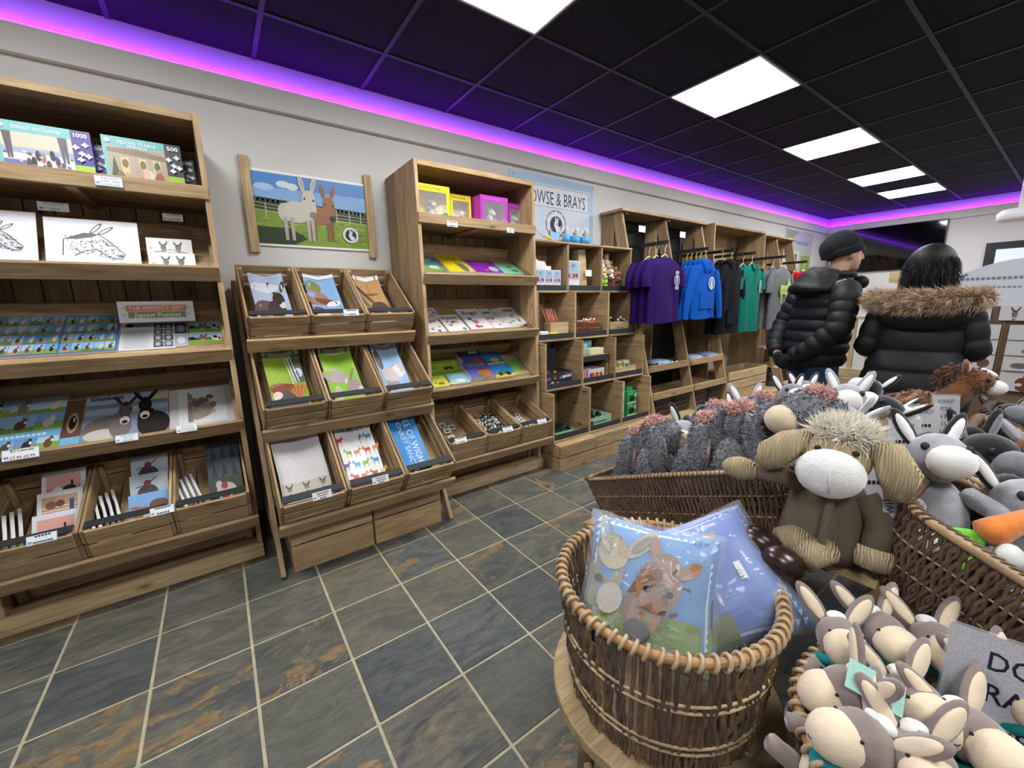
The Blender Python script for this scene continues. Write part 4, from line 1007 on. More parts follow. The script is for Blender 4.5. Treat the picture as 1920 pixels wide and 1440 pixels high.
def window_box(xl, xr, yb, yt, Y, d, col, title, label, tl, tcol):
    p = hit(xl, yb, 1, Y); w_ = hit(xr, yb, 1, Y).x-p.x; h = hit(xl, yt, 1, Y).z-1.827; M = T(p.x, Y, 1.827); c = mat('card_'+col.lstrip('#'), col, .35)
    t = thing('toy_box', M @ T(w_/2, d/2, 0), label, 'toy box', 'window boxes with toy donkeys')
    e = .003
    for nm, b in (('back_panel', (0, w_, d-e, d, 0, h)), ('side_panel', (0, e, e, d-e, 0, h)), ('side_panel', (w_-e, w_, e, d-e, 0, h)), ('top_panel', (e, w_-e, e, d-e, h-e, h)), ('bottom_panel', (e, w_-e, e, d-e, 0, e))): pbox(nm, *b, t, c, M)
    for b in ((0, w_, 0, e, h*.8, h), (0, w_, 0, e, 0, h*.1), (0, w_*.1, 0, e, h*.1, h*.8), (w_*.9, w_, 0, e, h*.1, h*.8)): pbox('front_panel', *b, t, c, M)
    pbox('window', w_*.1, w_*.9, .0008, .0018, h*.1, h*.8, t, GLASS, M)
    a = Art(w_, h); a.text(title, .4, .87, .075, '#2a2a2a' if col == '#e8cf22' else '#d79ad2', width=.66); a.ell(.85, .12, .11, .11*w_/h, '#d9d27a'); a.ell(.85, .12, .09, .09*w_/h, '#3f8f9a'); a.text('B', .85, .07, .1, '#e8f0f0')
    a.obj('print', M @ T(0, -.0006, 0) @ RX(90), t)
    toy_donkey(M @ T(w_*.52, d*.55, .004) @ RZ(25), h*.78, tcol, tl, group='toy donkeys inside window boxes'); return t
window_box(779, 845, 405, 341, 2.50, .10, '#e8cf22', 'The Dinky Donkey', 'larger yellow window box with a grey toy donkey', 'grey toy donkey inside the larger yellow box', '#77706c')
window_box(846, 884, 409, 363, 2.60, .09, '#e8cf22', 'Dinky Donkey', 'smaller yellow window box standing further back', 'grey toy donkey inside the smaller yellow box', '#77706c')
window_box(902, 953, 418, 364, 2.50, .12, '#b52cae', 'The Dinky Donkey', 'larger magenta window box with a pale toy donkey', 'pale grey toy donkey inside the larger magenta box', '#9fb0b4')
window_box(954, 980, 420, 380, 2.60, .09, '#b52cae', 'Dinky', 'smaller magenta window box at the shelf end', 'pale grey toy donkey inside the smaller magenta box', '#9fb0b4')
lip_label(848, 420, 2.428, ['~softtoys', '~price'], 'white price label under the yellow boxes', -6, .075, .034, blue=False)
lip_label(957, 432, 2.428, ['~donkeytoys', '~price', '~price'], 'white label under the magenta boxes', -6, .06, .034, blue=False)

# --- picture books
def book(Fm, bl, br, tl, th, cover, art_fn, label, lift=0.0, cat='book', grp='picture books on the trays', hmax=.3): return lay(Fm, TZ, bl, br, tl, th, 'picture_book', art_fn, label, cat, grp, None, lift, hmax)
def bk(bg, title, tcol, blobs):
    def f(w_, h):
        a = Art(w_, h, bg)
        for b in blobs: a.ell(*b)
        for k, ln in enumerate(title): a.text(ln, .5, .82-.14*k, .1, tcol, width=min(.85, .075*len(ln)))
        return a
    return f
F = T3[0]
book(F, (787, 512), (835, 512), (787, 484), .012, 0, bk('#4c8a96', ['~grinnygranny', '~donkey'], '#e8f0f0', [(.5, .2, .5, .2, '#8fa84a'), (.7, .3, .2, .12, '#d9d6c4')]), 'teal picture book partly tucked behind the shelf side')
book(F, (843, 513), (888, 514), (820, 481), .016, 0, bk('#ecd01f', ['The Wonky', 'Donkey'], '#3a3420', [(.75, .25, .16, .25, '#6e6a66'), (.6, .45, .05, .14, '#6e6a66')]), 'bright yellow picture book with a grey donkey')
book(F, (893, 514), (943, 514), (872, 491), .014, 0, bk('#8e2aa8', ['The Dinky', 'Donkey'], '#e8b8e8', [(.75, .3, .16, .22, '#b9bcb8'), (.45, .2, .06, .08, '#e05a6a')]), 'purple picture book with a small grey donkey')
book(F, (945, 515), (980, 515), (928, 495), .012, 0, bk('#7fcfa2', ['~wonky'], '#f0f6f0', [(.6, .6, .12, .12, '#b8564a'), (.7, .25, .2, .1, '#4a7a5c')]), 'mint green picture book at the end of the tray')
F = T3[1]
def bk_bug(title, seed):
    def f(w_, h):
        a = Art(w_, h, '#ebe8e6'); rg = random.Random(seed); a.text(title, .5, .72, .18, '#26263a', width=.7, bold=.02)
        for k in range(6): a.ell(rg.uniform(.15, .85), rg.uniform(.08, .6), rg.uniform(.05, .13), rg.uniform(.04, .08), rg.choice(['#d8483a', '#4a4ab0', '#58a08a', '#e2b03a', '#d0508a', '#b5603a']), rg.uniform(0, 180))
        return a
    return f
book(F, (797, 625), (838, 624), (797, 600), .01, 0, bk_bug('Bugs!', 1), 'white Bugs book at the front corner of the tray'); book(F, (792, 598), (826, 598), (791, 580), .01, 0, bk_bug('Bugs!', 2), 'white Bugs book at the back corner of the tray')
book(F, (842, 624), (880, 621), (822, 593), .01, 0, bk_bug('Farm!', 3), 'white Farm activity book in the front row'); book(F, (884, 620), (926, 618), (846, 583), .012, 0, bk_bug('Bugs!', 11), 'large white Bugs book with a blue and purple insect')
book(F, (928, 618), (948, 617), (905, 582), .012, 0, bk_bug('~vroom', 5), 'white book with a green tractor')
for k in range(4): book(F, (950+k*4, 616-k), (975+k*4, 614-k), (924+k*4, 582), .008, 0, bk_bug('~food', 7+k), 'white activity book, %s of the fanned stack' % ('bottom', 'second from the bottom', 'second from the top', 'top')[k], .006*k, grp='fanned stack of white books')
F = T3[2]
GREENB = bk('#9fc43c', ['~farmanimals'], '#4a6a20', [(.65, .45, .16, .09, '#8a2c28'), (.55, .36, .05, .05, '#2a2a2a'), (.75, .36, .05, .05, '#2a2a2a'), (.5, .12, .6, .14, '#7fb02c'), (.2, .5, .1, .07, '#8a8a86')])
book(F, (809, 708), (868, 700), (800, 681), .01, 0, GREENB, 'wide green farm book with a red tractor'); book(F, (812, 730), (843, 724), (808, 710), .012, 0, bk('#d9e24a', ['~farm'], '#5a6a20', [(.6, .3, .2, .12, '#c05a2c'), (.3, .4, .06, .06, '#222222')]), 'small yellow-green farm book in the front row')
book(F, (848, 724), (882, 718), (838, 704), .014, 0, bk('#9fd0e4', ['~noisy', '~animals'], '#e8f4f8', [(.55, .25, .25, .16, '#e4e4dc'), (.2, .1, .4, .1, '#c9d6a0')]), 'small pale blue book in the front row')
HORSEB = bk('#5a62b4', ["That's not", 'my donkey'], '#e8e4f4', [(.62, .22, .26, .26, '#c8682c'), (.5, .1, .1, .1, '#4a8a3c'), (.62, .45, .16, .05, '#7a3c20')])
for k in range(2): book(F, (882, 717), (928, 710), (876, 688), .02, 0, HORSEB, 'blue touch-and-feel book with a brown donkey, %s of the front stack' % ('bottom', 'top')[k], .021*k, grp='stacked blue board books')
for k in range(2): book(F, (872, 694), (912, 688), (858, 669), .02, 0, bk('#3c4a8c', ["That's not", 'my donkey'], '#c8c8e4', [(.6, .2, .26, .26, '#8a4a2c')]), 'darker blue board book behind the front stack, %s one' % ('lower', 'upper')[k], .021*k, grp='stacked blue board books')
book(F, (930, 712), (968, 706), (920, 687), .02, 0, bk('#2f8fcc', ["That's not", 'my tractor'], '#d9ecf6', [(.5, .1, .6, .14, '#e2b83a'), (.45, .3, .22, .14, '#5a7a4a'), (.3, .2, .1, .12, '#26262a'), (.68, .2, .12, .14, '#26262a')]), 'light blue book with a green tractor'); book(F, (912, 686), (944, 680), (900, 666), .02, 0, bk('#2c7cb0', ['~mypuppy'], '#cfe2ee', [(.55, .25, .25, .2, '#d9a24a')]), 'blue book with a golden puppy at the back')
book(F, (970, 705), (1000, 700), (948, 678), .014, 0, bk('#86bf58', ['~donkey'], '#3c6a2c', [(.6, .35, .22, .2, '#8a7a6c'), (.5, .1, .5, .1, '#c9a26a')]), 'green book with a grey donkey at the tray end')
p = hit(886, 662, 1, 2.72); price_label(T(p.x, 2.72, p.z) @ RX(-20), ['~books', '~price'], 'pale price card standing behind the blue board books', .075, .034, blue=False)

# --- small goods in the lower crates
U3W = (U3X[1]-U3X[0]-.05)/3; RC = [row_frame(U3X[0]+.025+(k+.5)*U3W) for k in range(3)]
rg = random.Random(5)
for k in range(8):
    yel = k % 4 == 0; w_, h = .05, .045
    a = Art(w_, h, '#d9c62c' if yel else '#cfd2c8'); a.ell(.5, .4, .3, .25, '#4a4a3a' if not yel else '#eeeacc'); a.ell(.4, .6, .14, .2, '#8a9a5a'); a.rect(.1, .8, .9, .92, '#eceae0')
    x = -.105 if yel else (-.035 if k % 2 else .02)
    sheet('packet', RC[0] @ T(x, .075+.038*k-(.02 if yel else 0), -.135+.004*(k % 3)) @ RX(12), w_, h, .008, a, 'yellow carded packet in the sparse crate' if yel else 'pale magnet packet in the sparse crate', 'packet', 'packets in the sparse crate')
FUZZW = mat('fuzz_white', '#d9d6cc', .95, .1, 60); FUZZB = mat('fuzz_black', '#222124', .95, .1, 60); FUZZG = mat('fuzz_grey', '#8d8a86', .95, .1, 60)
def keyring(M, label):
    t = thing('keyring', M, label, 'keyring', 'black and white keyrings heaped in a crate')
    MB().ell((0, 0, .012), (.016, .012, .012), 8, 6).ell((.014, 0, .022), (.010, .009, .009), 8, 6).obj('body', FUZZW, M, t)
    MB().ell((.018, .004, .034), (.004, .003, .01), 6, 5).ell((.010, -.006, .033), (.004, .003, .01), 6, 5).ell((-.004, .004, .02), (.009, .01, .006), 6, 5).obj('patch', FUZZB, M, t)
    MB().tube([(-.012+.008*math.cos(q*1.05), .008*math.sin(q*1.05), .022) for q in range(6)], .0012, 4, closed=True).obj('ring', METAL, M, t); return t
k0 = None
for k in range(64):
    y = .06+.27*rg.random(); x = rg.uniform(-.095, .095); M = RC[1] @ T(x, y, -.137+rg.uniform(0, .045)) @ RZ(rg.uniform(0, 360)) @ RX(rg.uniform(-60, 60)) @ SCL(1.25, 1.25, 1.25)
    if k0 is None: k0 = keyring(M, 'small black and white animal keyring in the heaped crate')
    else: clone(k0, M)
for k in range(22):
    w_, h = .045, .04; a = Art(w_, h, rg.choice(['#d5d8cc', '#c2ccc0', '#e0dfd2'])); a.ell(.5, .4, .3, .28, rg.choice(['#5a5a50', '#a9a28a', '#d9d4b0', '#77806a'])); a.ell(.6, .6, .14, .16, '#2c2c28')
    sheet('magnet', RC[2] @ T(-.1+.056*(k % 3)+rg.uniform(-.006, .006), .06+.036*(k//3), -.137+.006*(k % 3)) @ RZ(rg.uniform(-14, 14)) @ RX(8), w_, h, .006, a, 'pale animal fridge magnet in the crate next to the cubbies', 'magnet', 'fridge magnets in a crate')
for k, (x, s_, lab) in enumerate(((-.06, ['~minipot', '~price'], 'white label on the sparse crate of packets'), (.02, ['~keyring', '~price'], 'white label on the keyring crate'), (.04, ['~magnets', '~price'], 'white label on the magnet crate'))): rail_label(RC[k], x, s_, lab, blue=False)

# ================================================================== wicker
WICK = mat('wicker_brown', '#6b5342', .55, .35, 45, .3, 200)
WICKD = mat('wicker_dark', '#4a3a30', .6, .3, 45, .3, 200)
WICKL = mat('wicker_pale', '#b59a74', .5, .25, 45)
def rrect(w_, d, r_, n=6):
    """rounded rectangle outline, evenly resampled by the caller"""
    pts = []
    for cx, cy, a0 in ((w_/2-r_, d/2-r_, 0), (-w_/2+r_, d/2-r_, 90), (-w_/2+r_, -d/2+r_, 180), (w_/2-r_, -d/2+r_, 270)):
        for k in range(n+1): a = R(a0+90*k/n); pts.append((cx+r_*math.cos(a), cy+r_*math.sin(a)))
    return pts
def resample(pts, n, off=0.0):
    P = [Vector(p) for p in pts]; P.append(P[0]); L = [0]
    for i in range(len(P)-1): L.append(L[-1]+(P[i+1]-P[i]).length)
    out = []; j = 0
    for k in range(n):
        s_ = ((k+off) % n)*L[-1]/n
        j = 0
        while L[j+1] < s_: j += 1
        f = (s_-L[j])/max(1e-9, L[j+1]-L[j]); out.append(P[j].lerp(P[j+1], f))
    return out
def woven_basket(M, w_, d, h, label, group, flare=1.1, spacing=.0085, sr=.0034, mt=None, rr=.0075, handles=False, sides=4, seg=6, rr_c=.05):
    """wicker basket: origin at the middle of its base; w_ x d is the rim"""
    mt = mt or WICK; t = thing('wicker_basket', M, label, 'basket', group)
    top = rrect(w_, d, rr_c); bot = rrect(w_/flare, d/flare, rr_c/flare); per = 2*(w_+d); n = int(per/spacing); n += n % 2
    A = resample(top, n); B = resample(bot, n); wv = MB(); rg = random.Random(int(w_*1000+d*100))
    for i in range(n):
        sl = (1.1 if i % 2 else -.6)+rg.uniform(-.25, .25); pts = []
        for q in range(seg+1):
            f = q/seg; j = i+sl*f; j0 = int(math.floor(j)); ff = j-j0
            a = A[j0 % n].lerp(A[(j0+1) % n], ff); b = B[j0 % n].lerp(B[(j0+1) % n], ff); p = b.lerp(a, f); nr = p.normalized()
            k = sr*1.05*(1 if (i//2+q) % 2 else -1); pts.append((p.x+nr.x*k, p.y+nr.y*k, h*f))
        wv.tube(pts, [sr*rg.uniform(.85, 1.15)]*(seg+1), sides, caps=False)
    o = wv.obj('weave', mt, M, t); o['kind'] = 'stuff'
    for f in (.3, .62):
        pts = [B[i].lerp(A[i], f) for i in range(0, n, 2)]; MB().tube([(p.x*1.012, p.y*1.012, h*f) for p in pts], .0022, 4, closed=True).obj('cross_rod', WICKL, M, t)
    MB().tube([(p.x, p.y, h) for p in resample(top, 60)], rr, 8, closed=True).obj('rim', WICKL if mt is WICK else mt, M, t)
    m = int(n*.55); C = resample(top, m*6); hp = []
    for k in range(m*6):
        p = C[k]; nr = p.normalized(); a = 2*math.pi*k/6.0
        hp.append((p.x+nr.x*rr*1.15*math.cos(a), p.y+nr.y*rr*1.15*math.cos(a), h+rr*1.15*math.sin(a)))
    o = MB().tube(hp, sr*.8, 4, closed=True).obj('rim_wrap', mt, M, t); o['kind'] = 'stuff'
    MB().prism([(p[0]*.97, p[1]*.97) for p in bot], .001, .008).obj('base', mt, M, t, False)
    return t

# ================================================================== toys and gifts in the cubbies
def cub(c, r_, x, y=.08):
    """spot on a cubby floor: c column 0-2, r_ row from the bottom, x 0..1 across, y back from its front"""
    yf, z0, z1 = CROWS[r_]; return CX[0]+c*CW+.02+x*(CW-.04), yf+y, z0+.0185
def carton(c, r_, x, y, w_, d, h, col, art, label, cat='box', group=None, rz=0, dz=0, name='gift_box'):
    X, Y, Z = cub(c, r_, x, y); M = T(X, Y, Z+dz) @ RZ(rz); t = thing(name, M, label, cat, group)
    obj('carton', box_mesh(w_, d, h, mat('card_'+col.lstrip('#'), col, .45)), M @ T(0, d/2, h/2), t)
    if art: art.obj('print', M @ T(-w_/2, -.0008, 0) @ RX(90), t)
    return t
def art_clock(w_, h, s_):
    a = Art(w_, h, '#e8e6e8'); a.rect(.06, .4, .94, .96, '#a9c8e4'); a.rect(.06, .38, .94, .6, '#e4b9c4'); a_logo(a, .5, .82, .12, ring=False)
    a.text(s_, .5, .44, .13, '#2a2030', width=.72, bold=.03); a.rect(.1, .05, .9, .32, '#f4f4f2'); a.rect(.2, .16, .8, .2, '#9a9aa0'); return a
for k in range(3): carton(0, 3, .32+k*.235, .03, .083, .03, .165, '#e4e4e4', art_clock(.083, .165, '1.9'), 'small pink and blue souvenir box, '+('beside the tall shelf', 'middle of three', 'beside the cubby divider')[k], 'box', 'row of three souvenir boxes')
X, Y, Z = cub(0, 3, .42, .09); t = thing('card_cutout', T(X, Y, Z), 'plain white scalloped card standing behind the souvenir boxes', 'card')
MB().prism([(-.12, 0), (.12, 0), (.12, .2), (.07, .2), (.05, .235), (-.02, .24), (-.05, .265), (-.12, .27)], 0, .004).obj('card', PAPER, T(X, Y, Z) @ RX(90), t, False)
carton(1, 3, .24, .05, .15, .04, .25, '#e6e6e6', art_clock(.15, .25, '1.39'), 'tall pink and blue souvenir box beside the wooden post')
X, Y, Z = cub(1, 3, .66, .11); t = thing('wooden_post', T(X, Y, Z), 'pale split wooden post leaning in a cubby with a price tag', 'post')
o = obj('post', MB().loft([[(r_*math.cos(R(45+90*q)), r_*.8*math.sin(R(45+90*q)), z) for q in range(4)] for r_, z in ((.062, 0), (.06, .12), (.063, .25), (.058, .352))]).mesh(WOODP, False), T(X, Y, Z) @ RY(-5), t)
pbox('price_tag', X-.005, X+.07, Y-.06, Y-.056, Z+.125, Z+.18, t, WHITE)
# cluster of little plush clips
def clip_toy(M, col, label):
    t = thing('plush_clip', M, label, 'soft toy', 'small plush clips in a cubby'); m_ = mat('clip_'+col.lstrip('#'), col, .95, .12, 60)
    MB().ell((0, 0, .03), (.026, .024, .03), 9, 7).obj('body', m_, M, t); MB().ell((0, -.006, .068), (.022, .021, .02), 9, 7).obj('head', m_, M, t)
    for sx in (-1, 1):
        MB().ell((sx*.014, 0, .088), (.007, .005, .011), 6, 5).obj('ear', m_, M, t); MB().ell((sx*.024, -.012, .02), (.009, .014, .009), 6, 5).obj('foot', m_, M, t)
    return t
rg = random.Random(9); CN = {'#e6d22c': 'yellow', '#d2c0a4': 'beige', '#b59a80': 'tan', '#8a5f4a': 'brown', '#e4dccc': 'cream', '#a9c83c': 'lime', '#4a3234': 'dark brown', '#c8404a': 'red'}
spots = [(.12, .05, .12, '#e6d22c'), (.1, .06, .2, '#e6d22c'), (.26, .05, .1, '#d2c0a4'), (.3, .08, .19, '#e4dccc'), (.42, .06, .14, '#b59a80'), (.46, .09, .23, '#d2c0a4'), (.55, .06, .1, '#e4dccc'), (.6, .08, .18, '#8a5f4a'), (.7, .05, .12, '#8a5f4a'), (.22, .1, .25, '#b59a80'), (.36, .12, .27, '#4a3234'), (.08, .03, .0, '#a9c83c'), (.26, .03, .0, '#a9c83c'), (.42, .03, .02, '#4a3234'), (.55, .03, .0, '#c8404a'), (.68, .035, .01, '#4a3234'), (.78, .05, .08, '#8a5f4a')]
CT = {}
for (x, y, z, col) in spots:
    X, Y, Z = cub(2, 3, x, y+.03); M = T(X, Y, Z+z) @ RZ(rg.uniform(-40, 40)) @ RX(rg.uniform(-12, 12)) @ SCL(1.15, 1.15, 1.15); lab = 'small %s plush clip in the toy-filled cubby' % CN[col]
    if col in CT: clone(CT[col], M)
    else: CT[col] = clip_toy(M, col, lab)
X, Y, Z = cub(2, 3, .95, -.012); clip_toy(T(X, Y, Z+.0) @ SCL(.8, .8, .8), '#c8404a', 'red plush clip hanging over the cubby edge')
# second row: pencils, pots, wooden box
def pot(M, w_, d, h, label, mt=None, group=None):
    t = thing('wooden_pot', M, label, 'pot', group); m_ = mt or WOODP; e = .006
    for b in ((-w_/2, w_/2, 0, e), (-w_/2, w_/2, d-e, d), (-w_/2, -w_/2+e, e, d-e), (w_/2-e, w_/2, e, d-e)): pbox('side', *b, .001, h, t, m_, M)
    pbox('bottom', -w_/2+e, w_/2-e, e, d-e, .001, .006, t, m_, M); return t
def pencil(M, label, col='#b5654a'):
    t = thing('pencil', M, label, 'pencil', 'pencils in the wooden pot'); MB().tube([(0, 0, 0), (0, 0, .17)], .004, 6).obj('shaft', mat('pencil_'+col.lstrip('#'), col, .5), M, t)
    MB().lathe([(.004, .17), (.0008, .183)], 6).obj('tip', WOODP, M, t); return t
X, Y, Z = cub(0, 2, .66, .035); PM = T(X, Y, Z) @ RZ(-12) @ SCL(1.3, 1.3, 1.3); pot(PM, .13, .09, .10, 'square pale wooden pencil pot')
pc = None
for k in range(9):
    M = PM @ T(-.045+.011*k, .03+.004*(k % 3), .012) @ RY(-14-1.2*k+4*(k % 3)) @ RX(-10)
    if pc is None: pc = pencil(M, 'brown striped pencil standing in the square pot')
    else: clone(pc, M)
for k in range(4): carton(0, 2, .17, .012, .095, .07, .016, '#dfe0de', None, 'white notepad in a short stack', 'notepad', 'stack of white notepads', 3*k, .0165*k, 'notepad')
carton(0, 2, .44, .010, .11, .03, .035, '#d9923a', None, 'orange carton under a yellow one beside the notepads', name='small_carton'); carton(0, 2, .45, .012, .10, .026, .018, '#e8c81f', None, 'yellow carton lying on an orange one', dz=.036, name='small_carton')
X, Y, Z = cub(1, 2, .2, .02); woven_basket(T(X, Y+.07, Z), .14, .12, .12, 'small square reddish wicker pot', 'small wicker pots', 1.05, .007, .0028, mat('wicker_red', '#8a4a30', .6, .3, 45), .004, rr_c=.015)
X, Y, Z = cub(1, 2, .66, .02); woven_basket(T(X, Y+.075, Z), .2, .14, .11, 'small oval brown wicker pot of red-tipped things', 'small wicker pots', 1.12, .007, .0028, mat('wicker_mid', '#7a5636', .6, .3, 45), .005, rr_c=.055)
for k in range(12):
    X, Y, Z = cub(1, 2, .50+.028*k, .075+.02*(k % 3)); M = T(X, Y, Z+.045) @ RY(rg.uniform(-28, 28)) @ RX(rg.uniform(-15, 15)); t = thing('marker', M, 'red and white marker in the oval pot', 'marker', 'markers in the oval pot')
    MB().tube([(0, 0, 0), (0, 0, .09)], .007, 7).obj('barrel', mat('marker_red', '#c0452c', .4), M, t); MB().tube([(0, 0, .0905), (0, 0, .105)], .0075, 7).obj('cap', WHITE, M, t)
for k in range(4):
    X, Y, Z = cub(1, 2, .1+.07*k, .08); M = T(X, Y, Z+.108); t = thing('sheep_figure', M, 'tiny black and white figure in the square wicker pot', 'figure', 'tiny figures in the wicker pot')
    MB().ell((0, 0, .014), (.018, .014, .014), 8, 6).obj('body', FUZZB, M, t); MB().ell((.016, -.006, .022), .009, 7, 5).obj('head', FUZZW, M, t)
X, Y, Z = cub(2, 2, .45, .03); M = T(X, Y, Z); wt = pot(M, .26, .14, .11, 'pale wooden trough lettered Wilberry')
a = Art(.2, .06); a.text('Wilberry', .5, .25, .55, '#4a4034', width=.6); a.obj('print', M @ T(-.1, -.0012, .02) @ RX(90), wt)
for k in range(7):
    X, Y, Z = cub(2, 2, .16+.1*k, .09+.02*(k % 2)); M2 = T(X, Y, Z+.095+.02*(k % 3 == 2)) @ RZ(60*k); t = thing('mini_plush', M2, 'mini black and white plush in the wooden trough', 'soft toy', 'mini plush in the wooden trough')
    MB().ell((0, 0, .012), (.024, .018, .016), 8, 6).obj('body', FUZZB, M2, t); MB().ell((.018, 0, .026), (.016, .014, .014), 8, 6).obj('head', FUZZW, M2, t)
    for sy in (-1, 1): MB().ell((.014, sy*.009, .043), (.004, .004, .01), 5, 5).obj('ear', FUZZB, M2, t)
# third row
def toy_tray(c, r_, x, y, w_, d, h, col, art, label, toys, cols, seed, back=None):
    X, Y, Z = cub(c, r_, x, y); M = T(X, Y, Z); t = thing('display_tray', M, label, 'display box'); m_ = mat('card_'+col.lstrip('#'), col, .45); e = .003
    for nm, b in (('front', (-w_/2, w_/2, 0, e, .001, h)), ('back', (-w_/2, w_/2, d-e, d, .001, back or h)), ('side', (-w_/2, -w_/2+e, e, d-e, .001, h)), ('side', (w_/2-e, w_/2, e, d-e, .001, h)), ('floor', (-w_/2+e, w_/2-e, e, d-e, .001, .004))): pbox(nm, *b, t, m_, M)
    art.obj('print', M @ T(-w_/2, -.0008, 0) @ RX(90), t); rg = random.Random(seed)
    for k in range(toys):
        i, j = k % 4, k//4; col = cols[k % len(cols)]; M2 = M @ T(-w_/2+.03+(w_-.06)*i/3, .03+(d-.06)*j/max(1, (toys-1)//4), h*.35+rg.uniform(0, .02)) @ RZ(rg.uniform(-30, 30))
        q = thing('toy_vehicle', M2, 'toy vehicle lying in the %s' % label.split(' with')[0], 'toy', 'toy vehicles in '+label[:24]); mm = mat('toy_'+col.lstrip('#'), col, .3)
        MB().box(-.026, .026, -.013, .013, .008, .024).box(-.02, .006, -.011, .011, .024, .042).obj('vehicle_body', mm, M2, q, False)
        for wx in (-.016, .016):
            for wy in (-.015, .015): MB().tube([(wx, wy-.003, .010), (wx, wy+.003, .010)], .010, 8).obj('wheel', BLACK, M2, q)
    return t
a = Art(.3, .12, '#34363c'); [a.ell(.08+.1*k, rg.uniform(.2, .8), .05, .12, rg.choice(['#c84a4a', '#5a7ab0', '#d9b04a', '#b08a6a', '#e0ddd4'])) for k in range(10)]; a.rect(.7, .6, .95, .72, '#e8e8e4')
toy_tray(0, 1, .42, .04, .3, .2, .12, '#34363c', a, 'dark printed display box with bright toy cars', 8, ['#d0302c', '#3a4a9a', '#d9352c', '#e2b02c'], 3, .3)
carton(1, 1, .2, .11, .15, .05, .1, '#7fb9bc', None, 'turquoise gift box on the small inner shelf, in front of its double', 'box', 'turquoise gift boxes', 0, .22); carton(1, 1, .5, .17, .16, .05, .12, '#7fb9bc', None, 'turquoise gift box at the back of the small inner shelf', 'box', 'turquoise gift boxes', 0, .22)
carton(1, 1, .62, .07, .17, .09, .055, '#d9cfa4', None, 'cream box on the small inner shelf', dz=.22)
X, Y, Z = cub(1, 1, .5, .05); sh = thing('inner_shelf', T(X, Y+.1, Z), 'small black-edged shelf standing inside a cubby', 'shelf'); pbox('board', X-.175, X+.175, Y, Y+.25, Z+.205, Z+.219, sh); pbox('edge', X-.175, X+.175, Y-.008, Y-.0005, Z+.17, Z+.22, sh, DGREY)
for sx in (-1, 1): pbox('support', X+sx*.168-.006, X+sx*.168+.006, Y+.005, Y+.25, Z+.001, Z+.2045, sh)
a = Art(.26, .1, '#e2e0e0'); a.rect(.05, 0, .22, 1, '#c8303a'); a.rect(.1, 0, .14, 1, '#eceaea'); [a.ell(.35+.1*k, .45, .06, .25, rg.choice(['#d0303a', '#3a50a0', '#e2c02c', '#b03a6a'])) for k in range(6)]
toy_tray(1, 1, .46, .05, .26, .15, .1, '#e2e0e0', a, 'red and white printed display box with small toys', 6, ['#c8303a', '#e2c02c', '#3a50a0'], 5)
X, Y, Z = cub(2, 1, .45, .03); M = T(X, Y, Z) @ SCL(1.2, 1.2, 1.2); pot(M, .24, .12, .07, 'low pale wooden tray of wrapped packets'); 
for k in range(9):
    M2 = M @ T(-.09+.022*k, .05+.01*(k % 3), .008) @ RZ(rg.uniform(-20, 20)) @ RX(-15); col = ['#6fa03c', '#d97a2c', '#8fa0a8', '#5a8a3c'][k % 4]; w_ = .05
    a = Art(w_, .1, col); a.ell(.5, .5, .3, .2, '#e2b83a' if k % 2 else '#3c4a30'); a.rect(.1, .8, .9, .92, '#dcdcd4')
    sheet('wrapped_packet', M2 @ RX(90), w_, .1, .012, a, 'wrapped green and orange packet in the low tray', 'packet', 'wrapped packets in the low tray')
X, Y, Z = cub(2, 1, .12, .16); t = thing('glass_bottle', T(X, Y, Z), 'clear stoppered bottle at the back of a cubby', 'bottle'); MB().lathe([(.028, .001), (.03, .1), (.028, .13), (.012, .16), (.011, .2)], 14).obj('bottle', clear('bottle_glass', '#b8c4b8', .05, .35), T(X, Y, Z), t); MB().lathe([(.012, .2), (.013, .225)], 10).obj('stopper', WOODP, T(X, Y, Z), t)
# fourth row: green farm toys
GREEN = '#2fa053'
def art_farm(w_, h, s_=''):
    a = Art(w_, h, GREEN); a.rect(0, 0, 1, .12, '#d9e8d9'); a.ell(.5, .42, .3, .22, '#1f2a22'); a.ell(.35, .3, .12, .14, '#141816'); a.ell(.68, .32, .09, .1, '#141816'); a.poly([(.7, .6), (1, .5), (1, .9)], '#c8d8d0'); a.text(s_ or '~farm', .35, .8, .1, '#e8f4ea', width=.5); return a
def art_tray(w_, h, s_):
    a = Art(w_, h, '#a9d8b4'); a.rect(0, 0, 1, .18, '#3fb06a'); a.ell(.16, .45, .1, .3, '#4a5a4a'); a.text(s_, .55, .42, .22, '#22302a', width=.5); return a
carton(0, 0, .08, .2, .12, .03, .22, '#cfd8d4', art_farm(.12, .22), 'upright green and white farm toy card at the back of a cubby')
toy_tray(0, 0, .34, .06, .26, .24, .04, GREEN, art_tray(.26, .04, '~farmfun'), 'low green display tray with black toy tractors', 12, ['#1c1c1e', '#23231f', '#2a3a2c'], 11)
toy_tray(1, 0, .42, .05, .3, .26, .09, '#b9d8bc', art_tray(.3, .09, '~pullbacktrac'), 'pale green display tray with black tractors', 12, ['#1a1a1c', '#1e1e20'], 13)
carton(1, 0, .06, .3, .06, .03, .3, '#c9ccc8', None, 'narrow pale card at the back of the tractor cubby')
carton(2, 0, .66, .1, .13, .1, .12, GREEN, art_farm(.13, .12), 'lower green tractor box in a stack of two', 'box', 'green tractor boxes'); carton(2, 0, .66, .1, .13, .1, .115, GREEN, art_farm(.13, .115), 'upper green tractor box in a stack of two', 'box', 'green tractor boxes', 0, .1205)
carton(2, 0, .66, .13, .09, .06, .04, '#2c9a5a', None, 'small green box on top of the tractor boxes', 'box', None, 4, .236)
